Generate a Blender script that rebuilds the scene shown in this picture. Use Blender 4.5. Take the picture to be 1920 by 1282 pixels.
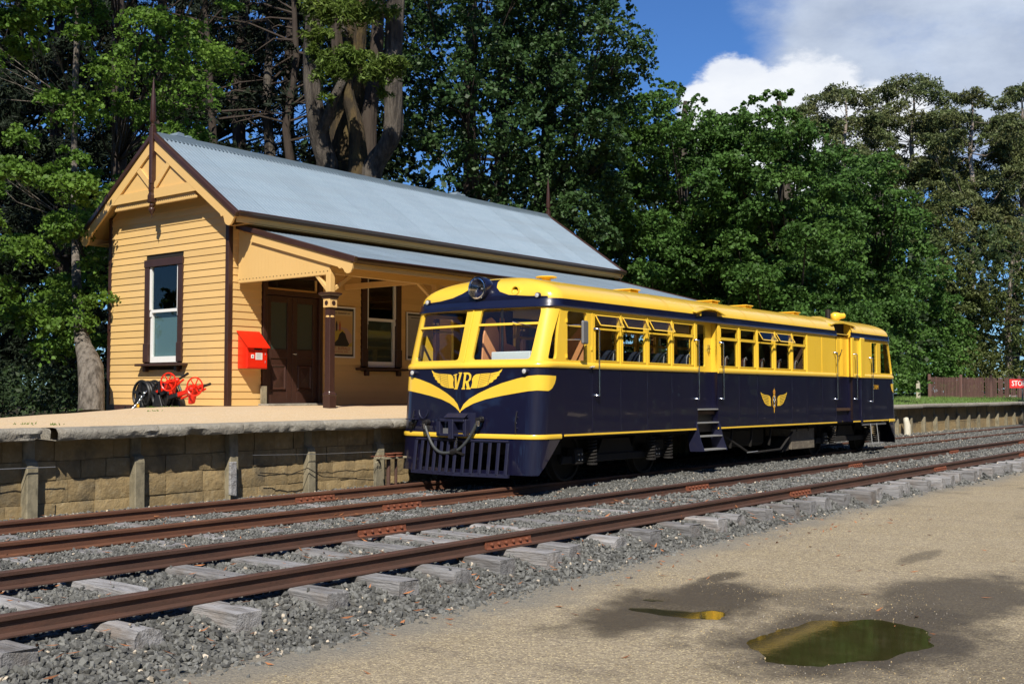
import bpy, bmesh, math, random
import numpy as np
from mathutils import Vector, Matrix
from mathutils.geometry import delaunay_2d_cdt
random.seed(7); RNG = np.random.default_rng(11)
SC = bpy.context.scene
COL = SC.collection
for o in list(bpy.data.objects): bpy.data.objects.remove(o)

# ------------------------------------------------------------------ camera, sky, sun, exposure
FPX = 2079.0; CAMH = 1.42; YAW = math.radians(38.3); PITCH = math.atan(93/FPX)
cf = Vector((math.cos(YAW), math.sin(YAW), 0)); cr = Vector((math.sin(YAW), -math.cos(YAW), 0))
FW = cf*math.cos(PITCH) + Vector((0, 0, math.sin(PITCH))); UPV = -cf*math.sin(PITCH) + Vector((0, 0, math.cos(PITCH)))
cd = bpy.data.cameras.new('camera'); cam = bpy.data.objects.new('camera', cd); COL.objects.link(cam)
cd.sensor_width = 36; cd.lens = 36*FPX/1920; cd.clip_start = .1; cd.clip_end = 2000
cam.matrix_world = Matrix(((cr.x, UPV.x, -FW.x, 0), (cr.y, UPV.y, -FW.y, 0), (cr.z, UPV.z, -FW.z, CAMH), (0, 0, 0, 1)))
SC.camera = cam

SUNV = Vector((1, .76, -1.28)).normalized()          # the way the light travels
sl = bpy.data.lights.new('sun', 'SUN'); sl.energy = 5.0; sl.angle = math.radians(.55); sl.color = (1, .93, .82)
so = bpy.data.objects.new('sun', sl); COL.objects.link(so)
so.rotation_euler = SUNV.to_track_quat('-Z', 'Y').to_euler(); so.location = (-20, -16, 30)
SUN_EL = math.asin(-SUNV.z); SUN_AZ = math.atan2(-SUNV.x, -SUNV.y)

W = bpy.data.worlds.new('World'); SC.world = W; W.use_nodes = True
wn = W.node_tree.nodes; wl = W.node_tree.links; wn.clear()
def wN(t, **k):
    n = wn.new(t)
    for a, b in k.items(): setattr(n, a, b)
    return n
sky = wN('ShaderNodeTexSky', sky_type='NISHITA', sun_disc=False, sun_elevation=SUN_EL, sun_rotation=SUN_AZ, altitude=300, air_density=1.0, dust_density=.25, ozone_density=3.0)
tc = wN('ShaderNodeTexCoord'); bg = wN('ShaderNodeBackground'); out = wN('ShaderNodeOutputWorld')
bg.inputs[1].default_value = .042
# clouds: soft banks of vapour all round the sky, heaviest to the right of the view
mp = wN('ShaderNodeMapping'); mp.inputs['Scale'].default_value = (1.0, 1.0, 2.1)
wl.new(tc.outputs['Generated'], mp.inputs[0])
def noise(scale, det, rough, loc):
    m = wN('ShaderNodeMapping'); m.inputs['Location'].default_value = loc; wl.new(mp.outputs[0], m.inputs[0])
    n = wN('ShaderNodeTexNoise'); n.inputs['Scale'].default_value = scale; n.inputs['Detail'].default_value = det; n.inputs['Roughness'].default_value = rough
    wl.new(m.outputs[0], n.inputs['Vector']); return n.outputs[0]
def math_(op, a, b=None, clamp=False):
    n = wN('ShaderNodeMath', operation=op, use_clamp=clamp)
    for i, v in enumerate((a, b)):
        if v is None: continue
        if isinstance(v, (int, float)): n.inputs[i].default_value = v
        else: wl.new(v, n.inputs[i])
    return n.outputs[0]
def bank(px, py, r0, r1):
    """cloud bank round one direction: 1 inside r0 degrees, 0 outside r1"""
    d = (FW + cr*(px-960)/FPX - UPV*(py-641)/FPX).normalized()
    n = wN('ShaderNodeVectorMath', operation='DOT_PRODUCT'); wl.new(tc.outputs['Generated'], n.inputs[0]); n.inputs[1].default_value = d
    mr = wN('ShaderNodeMapRange', interpolation_type='SMOOTHSTEP'); wl.new(n.outputs['Value'], mr.inputs[0])
    mr.inputs[1].default_value = math.cos(math.radians(r1)); mr.inputs[2].default_value = math.cos(math.radians(r0)); mr.inputs[3].default_value = 0; mr.inputs[4].default_value = 1
    return mr.outputs[0]
nA = noise(2.6, 9, .62, (3.1, 1.7, .4)); nB = noise(6.5, 9, .6, (.3, 5.2, 2.2))
b1 = math_('MAXIMUM', bank(1780, -10, 4.0, 12.5), bank(2300, 60, 7, 15)); b1 = math_('MAXIMUM', b1, bank(1610, 40, 1.0, 6.5))
gmask = math_('ADD', math_('MULTIPLY', b1, .50), math_('ADD', math_('MULTIPLY', nA, .5), math_('MULTIPLY', noise(11, 8, .62, (5.3, 1.2, 2.2)), .32)))
grey = wN('ShaderNodeMapRange', interpolation_type='SMOOTHSTEP'); wl.new(gmask, grey.inputs[0]); grey.inputs[1].default_value = .58; grey.inputs[2].default_value = .86
b2 = math_('MAXIMUM', bank(1375, 215, .0, 4.2), bank(1500, 250, .0, 5.4)); b2 = math_('MAXIMUM', b2, bank(1640, 270, .0, 4.4))
nD = noise(24, 8, .62, (2.3, 4.2, 1.2)); nE = noise(60, 6, .6, (1.3, .2, 3.2))
wmask = math_('ADD', math_('MULTIPLY', b2, .50), math_('ADD', math_('MULTIPLY', nB, .22), math_('ADD', math_('MULTIPLY', nD, .42), math_('MULTIPLY', nE, .12))))
white = wN('ShaderNodeMapRange', interpolation_type='SMOOTHSTEP'); wl.new(wmask, white.inputs[0]); white.inputs[1].default_value = .60; white.inputs[2].default_value = .74
def mixc(f, a, b):
    n = wN('ShaderNodeMix', data_type='RGBA')
    for i, v in ((0, f), (6, a), (7, b)):
        if isinstance(v, (int, float)): n.inputs[i].default_value = v
        elif isinstance(v, tuple): n.inputs[i].default_value = (*v, 1)
        else: wl.new(v, n.inputs[i])
    return n.outputs[2]
nC = noise(6.5, 8, .6, (7.7, .2, 1.9))
shade = wN('ShaderNodeMapRange'); wl.new(nC, shade.inputs[0]); shade.inputs[1].default_value = .32; shade.inputs[2].default_value = .68
greycol = mixc(shade.outputs[0], (7.2, 8.6, 11.4), (12.2, 13.8, 16.4))
skyb = mixc(1.0, sky.outputs[0], sky.outputs[0])
gm = wN('ShaderNodeMix', data_type='RGBA', blend_type='MULTIPLY'); gm.inputs[0].default_value = 1; wl.new(sky.outputs[0], gm.inputs[6]); gm.inputs[7].default_value = (.92, 1.48, 2.25, 1)
c = mixc(grey.outputs[0], gm.outputs[2], greycol)
c = mixc(white.outputs[0], c, mixc(shade.outputs[0], (14.5, 15.4, 17.2), (18.5, 18.9, 19.4)))
wl.new(c, bg.inputs[0]); wl.new(bg.outputs[0], out.inputs[0])

SC.view_settings.view_transform = 'Standard'; SC.view_settings.look = 'None'; SC.view_settings.gamma = 1; SC.view_settings.use_curve_mapping = False
SC.view_settings.exposure = .36
SC.cycles.max_bounces = 8; SC.cycles.transparent_max_bounces = 14; SC.cycles.diffuse_bounces = 3; SC.cycles.glossy_bounces = 4; SC.cycles.use_denoising = True
SC.cycles.sample_clamp_indirect = 6

# ------------------------------------------------------------------ placing helpers
def ray(px, py): return FW + cr*(px-960)/FPX - UPV*(py-641)/FPX
def at(px, py, d):
    """the point d metres away (along the view) behind a spot of the photograph"""
    r = ray(px, py); return Vector((0, 0, CAMH)) + r*d
def on_y(px, py, Y): r = ray(px, py); return Vector((0, 0, CAMH)) + r*(Y/r.y)
def on_x(px, py, X): r = ray(px, py); return Vector((0, 0, CAMH)) + r*(X/r.x)
def to_px(P):
    P = np.asarray(P, float) - np.array((0, 0, CAMH)); w = P@np.array(FW)
    w = np.where(w < .05, .05, w)
    return 960+FPX*(P@np.array(cr))/w, 641-FPX*(P@np.array(UPV))/w, w

_T = np.random.default_rng(5).random((256, 256))
def vn(x, y, seed=0):
    x = np.asarray(x, float)+seed*17.3; y = np.asarray(y, float)+seed*9.1
    xi = np.floor(x).astype(int); yi = np.floor(y).astype(int); fx = x-xi; fy = y-yi
    fx = fx*fx*(3-2*fx); fy = fy*fy*(3-2*fy)
    g = lambda a, b: _T[a % 256, b % 256]
    return (g(xi, yi)*(1-fx)+g(xi+1, yi)*fx)*(1-fy)+(g(xi, yi+1)*(1-fx)+g(xi+1, yi+1)*fx)*fy
def fbm(x, y, seed=0, oct=4):
    s = 0; a = .5; t = 0
    for i in range(oct): s = s+a*vn(np.asarray(x)*2**i, np.asarray(y)*2**i, seed+i*3); t += a; a *= .5
    return s/t
def sst(a, b, x): t = np.clip((x-a)/(b-a), 0, 1); return t*t*(3-2*t)

# ------------------------------------------------------------------ materials
MATS = {}
def M(name, col, rough=.6, metal=0., var=None, bump=None, coat=0., rnd=0., spec=None, trans=0., isl=0., alpha=None, coatr=.05):
    """var: list of (kind, scale(3), colour, lo, hi, fac); bump: list of (kind, scale(3), strength, distance); rnd: brightness shift per object"""
    m = bpy.data.materials.new(name); m.use_nodes = True; nt = m.node_tree; N = nt.nodes; L = nt.links
    b = N['Principled BSDF']; b.inputs['Roughness'].default_value = rough; b.inputs['Metallic'].default_value = metal
    if spec is not None: b.inputs['Specular IOR Level'].default_value = spec
    b.inputs['Coat Weight'].default_value = coat; b.inputs['Coat Roughness'].default_value = coatr
    co = N.new('ShaderNodeTexCoord').outputs['Object']
    def tex(kind, sc):
        mpn = N.new('ShaderNodeMapping'); mpn.inputs['Scale'].default_value = sc; L.new(co, mpn.inputs[0])
        if kind == 'noise':
            t = N.new('ShaderNodeTexNoise'); t.inputs['Scale'].default_value = 1; t.inputs['Detail'].default_value = 6; t.inputs['Roughness'].default_value = .62; o = t.outputs[0]
        elif kind == 'vor':
            t = N.new('ShaderNodeTexVoronoi'); t.inputs['Scale'].default_value = 1; o = t.outputs['Distance']
        elif kind == 'vorc':
            t = N.new('ShaderNodeTexVoronoi'); t.inputs['Scale'].default_value = 1
            s = N.new('ShaderNodeSeparateColor'); L.new(t.outputs['Color'], s.inputs[0]); L.new(mpn.outputs[0], t.inputs['Vector']); return s.outputs[0]
        elif kind == 'wave':
            t = N.new('ShaderNodeTexWave'); t.inputs['Scale'].default_value = 1; t.inputs['Distortion'].default_value = 2.5; t.inputs['Detail'].default_value = 4; t.inputs['Detail Scale'].default_value = 1.5; o = t.outputs[1] if len(t.outputs) > 1 else t.outputs[0]
        L.new(mpn.outputs[0], t.inputs['Vector']); return o
    cur = None; first = (*col, 1)
    b.inputs['Base Color'].default_value = first
    def mix(f, ccol, mode='MIX'):
        nonlocal cur
        n = N.new('ShaderNodeMix'); n.data_type = 'RGBA'; n.blend_type = mode
        if isinstance(f, float): n.inputs[0].default_value = f
        else: L.new(f, n.inputs[0])
        if cur is None: n.inputs[6].default_value = first
        else: L.new(cur, n.inputs[6])
        if isinstance(ccol, tuple): n.inputs[7].default_value = (*ccol, 1)
        else: L.new(ccol, n.inputs[7])
        cur = n.outputs[2]
    for (kind, sc, c2, lo, hi, f) in (var or []):
        t = tex(kind, sc) if kind != 'attr' else None
        if kind == 'attr':
            a = N.new('ShaderNodeAttribute'); a.attribute_name = sc; t = a.outputs['Fac']
        mr = N.new('ShaderNodeMapRange'); L.new(t, mr.inputs[0]); mr.inputs[1].default_value = lo; mr.inputs[2].default_value = hi; mr.inputs[3].default_value = 0; mr.inputs[4].default_value = f
        mix(mr.outputs[0], c2)
    if rnd or isl:
        if rnd:
            oi = N.new('ShaderNodeObjectInfo').outputs['Random']
        else: oi = N.new('ShaderNodeNewGeometry').outputs['Random Per Island']
        a = rnd or isl
        mr = N.new('ShaderNodeMapRange'); L.new(oi, mr.inputs[0]); mr.inputs[3].default_value = 1-a; mr.inputs[4].default_value = 1+a
        cc = N.new('ShaderNodeCombineColor'); [L.new(mr.outputs[0], cc.inputs[i]) for i in range(3)]
        mix(1.0, cc.outputs[0], 'MULTIPLY')
    if cur is not None: L.new(cur, b.inputs['Base Color'])
    prev = None
    for (kind, sc, st, di) in (bump or []):
        t = tex(kind, sc); bn = N.new('ShaderNodeBump'); bn.inputs['Strength'].default_value = st; bn.inputs['Distance'].default_value = di
        L.new(t, bn.inputs['Height'])
        if prev: L.new(prev, bn.inputs['Normal'])
        prev = bn.outputs[0]
    if prev: L.new(prev, b.inputs['Normal']); L.new(prev, b.inputs['Coat Normal'])
    if trans:
        tr = N.new('ShaderNodeBsdfTranslucent'); ms = N.new('ShaderNodeMixShader'); ms.inputs[0].default_value = trans
        if cur is not None:
            hs = N.new('ShaderNodeHueSaturation'); hs.inputs['Value'].default_value = 1.5; L.new(cur, hs.inputs['Color']); L.new(hs.outputs[0], tr.inputs[0])
        else: tr.inputs[0].default_value = (*[min(1, q*1.5) for q in col], 1)
        L.new(b.outputs[0], ms.inputs[1]); L.new(tr.outputs[0], ms.inputs[2]); L.new(ms.outputs[0], N['Material Output'].inputs[0])
    MATS[name] = m; return m

def glass(name, tint=(.95, .97, .96), ior=1.45, rough=.0, f0=.035):
    m = bpy.data.materials.new(name); m.use_nodes = True; N = m.node_tree.nodes; L = m.node_tree.links; N.remove(N['Principled BSDF'])
    t = N.new('ShaderNodeBsdfTransparent'); t.inputs[0].default_value = (*tint, 1); g = N.new('ShaderNodeBsdfGlossy'); g.inputs['Roughness'].default_value = rough
    f = N.new('ShaderNodeLayerWeight'); f.inputs[0].default_value = .5; x = N.new('ShaderNodeMixShader')
    p = N.new('ShaderNodeMath'); p.operation = 'POWER'; p.inputs[1].default_value = 5; L.new(f.outputs['Facing'], p.inputs[0])
    q = N.new('ShaderNodeMath'); q.operation = 'MULTIPLY_ADD'; q.inputs[1].default_value = .9; q.inputs[2].default_value = f0; L.new(p.outputs[0], q.inputs[0]); L.new(q.outputs[0], x.inputs[0]); L.new(t.outputs[0], x.inputs[1]); L.new(g.outputs[0], x.inputs[2]); L.new(x.outputs[0], N['Material Output'].inputs[0])
    return m

CREAM = M('cream_paint', (.70, .458, .178), .45, var=[('noise', (.8, .8, 2), (.63, .405, .15), .4, .75, .6), ('noise', (1.2, 1.2, .5), (.58, .40, .18), .56, .75, .5)], bump=[('noise', (40, 40, 40), .06, .003)], rnd=.05)
CREAMF = M('cream_trim_paint', (.72, .465, .175), .38, var=[('noise', (2, 2, 2), (.65, .41, .15), .45, .8, .4)])
BROWN = M('brown_paint', (.045, .020, .014), .32, var=[('noise', (5, 5, 5), (.07, .034, .025), .4, .8, .5)], bump=[('noise', (60, 60, 8), .05, .003)])
SOFFIT = M('soffit_paint', (.55, .33, .11), .5)
WHITEP = M('white_paint', (.78, .78, .75), .4)
BLUEG = M('blind_grey_blue', (.10, .17, .19), .6)
PALEBLIND = M('blind_olive', (.045, .055, .04), .35)
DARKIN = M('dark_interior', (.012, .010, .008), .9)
WGLASS = glass('window_glass', (.92, .95, .94), 1.5)
GALV = M('galvanised_iron', (.245, .315, .375), .42, metal=.30, var=[('noise', (1.2, 6, 1.2), (.19, .26, .32), .35, .7, .6), ('noise', (45, 45, 45), (.36, .43, .48), .5, .75, .5), ('noise', (.25, 2, 2), (.20, .245, .28), .5, .7, .5)], bump=[('noise', (90, 90, 90), .08, .003)], rnd=.05)
GALVD = M('galvanised_ridge', (.17, .225, .26), .45, metal=.5, var=[('noise', (3, 3, 3), (.13, .18, .22), .4, .7, .5)])
RED = M('red_paint', (.72, .022, .006), .33, var=[('noise', (6, 6, 6), (.60, .016, .005), .5, .8, .5)])
RUST = M('rust_rail', (.078, .042, .030), .62, metal=.15, var=[('noise', (3, 18, 18), (.125, .058, .038), .42, .7, .8), ('noise', (.6, 30, 30), (.10, .062, .05), .5, .7, .6), ('noise', (22, 60, 60), (.045, .022, .018), .52, .8, .7)], bump=[('noise', (50, 90, 90), .35, .006)])
RUSTO = M('rust_orange', (.20, .062, .028), .7, var=[('noise', (30, 30, 30), (.10, .035, .02), .4, .7, .8)], bump=[('noise', (80, 80, 80), .5, .006)])
RUSTF = M('rust_far_rail', (.115, .052, .032), .6, metal=.15, var=[('noise', (2, 18, 18), (.19, .085, .045), .42, .7, .8), ('noise', (22, 60, 60), (.05, .026, .018), .52, .8, .6)], bump=[('noise', (50, 90, 90), .3, .005)])
SLEEP = M('weathered_timber', (.275, .272, .272), .85, var=[('noise', (14, 2.2, 14), (.12, .112, .105), .45, .66, .9), ('noise', (60, 3, 60), (.34, .34, .34), .52, .75, .6), ('noise', (3, 1.5, 3), (.20, .155, .115), .5, .72, .7), ('noise', (120, 4, 120), (.045, .04, .036), .60, .68, .8)],
          bump=[('noise', (70, 2.5, 70), .9, .016), ('noise', (16, 3, 16), .7, .03)], rnd=.26)
STONE = M('ballast_stone', (.118, .119, .110), .85, var=[('noise', (18, 18, 18), (.18, .182, .168), .45, .7, .6)], bump=[('noise', (30, 30, 30), .4, .01)], rnd=.5)
STONEW = M('pale_stone', (.46, .40, .31), .8, rnd=.3)
PEB = M('yellow_pebble', (.42, .32, .17), .7, rnd=.45)
PEBG = M('grey_pebble', (.26, .235, .20), .75, rnd=.4)
BEDM = M('ballast_bed', (.062, .063, .056), .95, var=[('vorc', (26, 26, 26), (.15, .152, .14), .2, .9, .8), ('noise', (2, 2, 2), (.15, .13, .10), .5, .8, .6)], bump=[('vor', (26, 26, 26), 1.0, .03), ('noise', (60, 60, 60), .5, .01)])
ROAD = M('gravel_road', (.270, .218, .138), .9, var=[('noise', (1.1, 1.1, 1.1), (.32, .265, .18), .4, .66, .8), ('noise', (3.5, .9, 1), (.20, .165, .12), .54, .74, .7), ('vorc', (42, 42, 42), (.46, .39, .27), .62, .8, .42), ('vorc', (60, 60, 60), (.13, .105, .075), .60, .8, .45), ('vorc', (95, 95, 95), (.62, .52, .30), .80, .9, .7),
         ('noise', (14, 14, 14), (.22, .18, .125), .5, .75, .5), ('attr', 'grey', (.17, .165, .145), 0., 1., .8), ('attr', 'wet', (.048, .037, .022), 0., 1., .93)],
         bump=[('vor', (60, 60, 60), .7, .010), ('noise', (22, 22, 22), .8, .02)])
def wet_rough():
    nt = ROAD.node_tree; a = nt.nodes.new('ShaderNodeAttribute'); a.attribute_name = 'wet'; mr = nt.nodes.new('ShaderNodeMapRange'); nt.links.new(a.outputs['Fac'], mr.inputs[0]); mr.inputs[3].default_value = .92; mr.inputs[4].default_value = .55
    nt.links.new(mr.outputs[0], nt.nodes['Principled BSDF'].inputs['Roughness'])
wet_rough()
PLAT = M('platform_gravel', (.56, .41, .235), .9, var=[('noise', (3, 3, 3), (.54, .42, .27), .4, .7, .7), ('vorc', (60, 60, 60), (.70, .57, .40), .5, 1., .5), ('vorc', (95, 95, 95), (.30, .21, .12), .8, 1., .5)], bump=[('vor', (70, 70, 70), .3, .008)])
CONC = M('coping_concrete', (.27, .25, .205), .85, var=[('noise', (5, 5, 5), (.20, .175, .135), .45, .7, .85), ('noise', (28, 28, 28), (.40, .38, .33), .5, .75, .6), ('noise', (1.3, 1.3, 1.3), (.12, .115, .10), .56, .72, .6)], bump=[('noise', (22, 22, 22), .8, .03), ('vor', (60, 60, 60), .4, .01)], rnd=.07)
BLOCK = M('block_masonry', (.29, .21, .10), .88, var=[('noise', (4, 4, 4), (.20, .145, .07), .42, .66, .85), ('noise', (11, 11, 11), (.40, .33, .20), .52, .75, .6), ('noise', (1.7, 1.7, 1.7), (.09, .078, .055), .52, .70, .8)], bump=[('noise', (14, 14, 14), .6, .03), ('noise', (60, 60, 60), .4, .008)], rnd=.14)
MORT = M('mortar_dark', (.13, .105, .06), .95, bump=[('noise', (20, 20, 20), .5, .02)])
POSTC = M('concrete_post', (.27, .235, .155), .85, var=[('noise', (9, 9, 5), (.13, .115, .075), .42, .64, .85)], bump=[('noise', (40, 40, 40), .5, .01)], rnd=.2)
DIRT = M('forest_floor', (.055, .042, .026), .95, var=[('noise', (2, 2, 2), (.03, .045, .015), .4, .7, .8)], bump=[('noise', (8, 8, 8), .8, .1)])
FIELD = M('ground_earth', (.16, .13, .085), .95, var=[('noise', (.4, .4, .4), (.08, .11, .04), .4, .7, .8)], bump=[('noise', (6, 6, 6), .6, .05)])
GRASSG = M('grass_ground', (.11, .17, .045), .9, var=[('noise', (3, 3, 3), (.20, .22, .08), .45, .7, .8)], bump=[('noise', (40, 40, 40), .8, .04)])
GRASS = M('grass_blade', (.14, .23, .05), .6, isl=.35, trans=.25)
BARKG = M('bark_grey', (.095, .080, .064), .9, var=[('noise', (7, 7, 1.2), (.022, .017, .013), .42, .58, .9), ('noise', (2, 2, 2), (.16, .14, .11), .5, .7, .6)], bump=[('noise', (12, 12, 1.6), 1.0, .12)])
BARKL = M('bark_light', (.19, .165, .135), .9, var=[('noise', (9, 9, 3), (.05, .04, .03), .45, .62, .9)], bump=[('noise', (16, 16, 4), 1.0, .08)])
BARKM = M('bark_mossy', (.075, .050, .020), .95, var=[('noise', (5, 5, 1.4), (.022, .016, .009), .42, .58, .9), ('noise', (2, 2, 2), (.13, .10, .03), .5, .7, .6)], bump=[('noise', (9, 9, 2), 1.0, .08)])
BARKB = M('bark_brown', (.050, .038, .028), .9, var=[('noise', (9, 9, 1.4), (.035, .022, .016), .42, .66, .85)], bump=[('noise', (12, 12, 1.6), 1.0, .05)])
BARKP = M('bark_pale', (.26, .22, .18), .8, var=[('noise', (3, 3, .6), (.17, .12, .09), .45, .68, .8)], bump=[('noise', (8, 8, 1), .5, .04)])
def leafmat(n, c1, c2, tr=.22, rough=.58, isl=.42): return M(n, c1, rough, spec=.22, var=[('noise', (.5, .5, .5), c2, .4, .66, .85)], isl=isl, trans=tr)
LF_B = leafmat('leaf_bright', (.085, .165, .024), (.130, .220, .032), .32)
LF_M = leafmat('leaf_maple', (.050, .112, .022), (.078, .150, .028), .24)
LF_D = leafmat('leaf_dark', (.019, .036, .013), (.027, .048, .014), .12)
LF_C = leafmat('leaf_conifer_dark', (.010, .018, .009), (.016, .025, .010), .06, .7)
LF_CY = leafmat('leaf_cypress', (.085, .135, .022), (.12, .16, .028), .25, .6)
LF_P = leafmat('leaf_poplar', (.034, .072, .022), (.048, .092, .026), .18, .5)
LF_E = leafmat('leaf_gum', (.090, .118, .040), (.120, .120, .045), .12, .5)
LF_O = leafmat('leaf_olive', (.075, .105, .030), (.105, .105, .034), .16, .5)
LITTER = M('dry_leaf', (.30, .12, .045), .7, isl=.6)
# the railcar's paints
YEL = M('railcar_yellow', (.85, .545, .048), .28, coat=.5, var=[('noise', (1.5, 1.5, 1.5), (.79, .49, .042), .45, .8, .6), ('noise', (9, 9, 1.2), (.62, .39, .05), .60, .8, .45)], coatr=.10)
NAVY = M('railcar_navy', (.0046, .0046, .020), .34, coat=1., coatr=.03, var=[('noise', (3, 3, .8), (.010, .009, .018), .56, .8, .5)])
NAVYM = M('navy_matt', (.010, .011, .032), .5, var=[('noise', (9, 9, 9), (.03, .028, .035), .55, .8, .6)])
GOLD = M('gold_leaf_paint', (.80, .42, .03), .35)
BLACK = M('black_iron', (.012, .011, .011), .45, var=[('noise', (14, 14, 14), (.035, .028, .022), .5, .75, .6)])
UNDER = M('underframe_grime', (.010, .0085, .007), .8, var=[('noise', (8, 8, 8), (.024, .018, .013), .5, .75, .7)])
BOXM = M('dusty_box', (.12, .10, .075), .85, var=[('noise', (12, 12, 12), (.22, .19, .14), .45, .7, .7)], bump=[('noise', (20, 20, 20), .8, .02)])
RUBBER = M('rubber_hose', (.05, .055, .055), .5)
CHROME = M('chrome', (.72, .72, .72), .14, metal=1.)
ALU = M('aluminium_tread', (.50, .50, .48), .45, metal=.7)
STEEL = M('steel_grey', (.25, .25, .25), .45, metal=.6)
TAN = M('tan_panel', (.74, .34, .14), .5, var=[('noise', (2, 2, 2), (.54, .22, .085), .4, .7, .5)])
INTY = M('interior_yellow', (.50, .34, .07), .6)
INTD = M('interior_brown', (.060, .030, .016), .7)
SEATN = M('seat_navy', (.018, .024, .04), .35)
SEATM = M('seat_maroon', (.055, .020, .016), .4)
SEATW = M('seat_piping', (.35, .36, .36), .5)
DESK = M('desk_grey_blue', (.68, .76, .78), .5)
CGLASS = glass('railcar_glass', (.96, .97, .965), 1.5)
REFL = M('lamp_reflector', (.62, .60, .55), .16, metal=1.)
LENS = M('lamp_lens', (.55, .55, .53), .12, coat=.5)
WATER = M('puddle_water', (.032, .030, .010), .035, spec=.42, var=[('noise', (5, 5, 5), (.052, .044, .018), .45, .7, .8)], bump=[('noise', (9, 9, 9), .03, .01)])
FENCEM = M('fence_brown', (.125, .066, .056), .75, var=[('noise', (30, 30, 3), (.16, .10, .08), .5, .75, .7)], rnd=.2)
SIGNR = M('sign_red', (.70, .03, .03), .5)
ASH = M('post_whitewash', (.55, .52, .42), .8, var=[('noise', (9, 9, 3), (.34, .28, .18), .45, .7, .8)])

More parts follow.
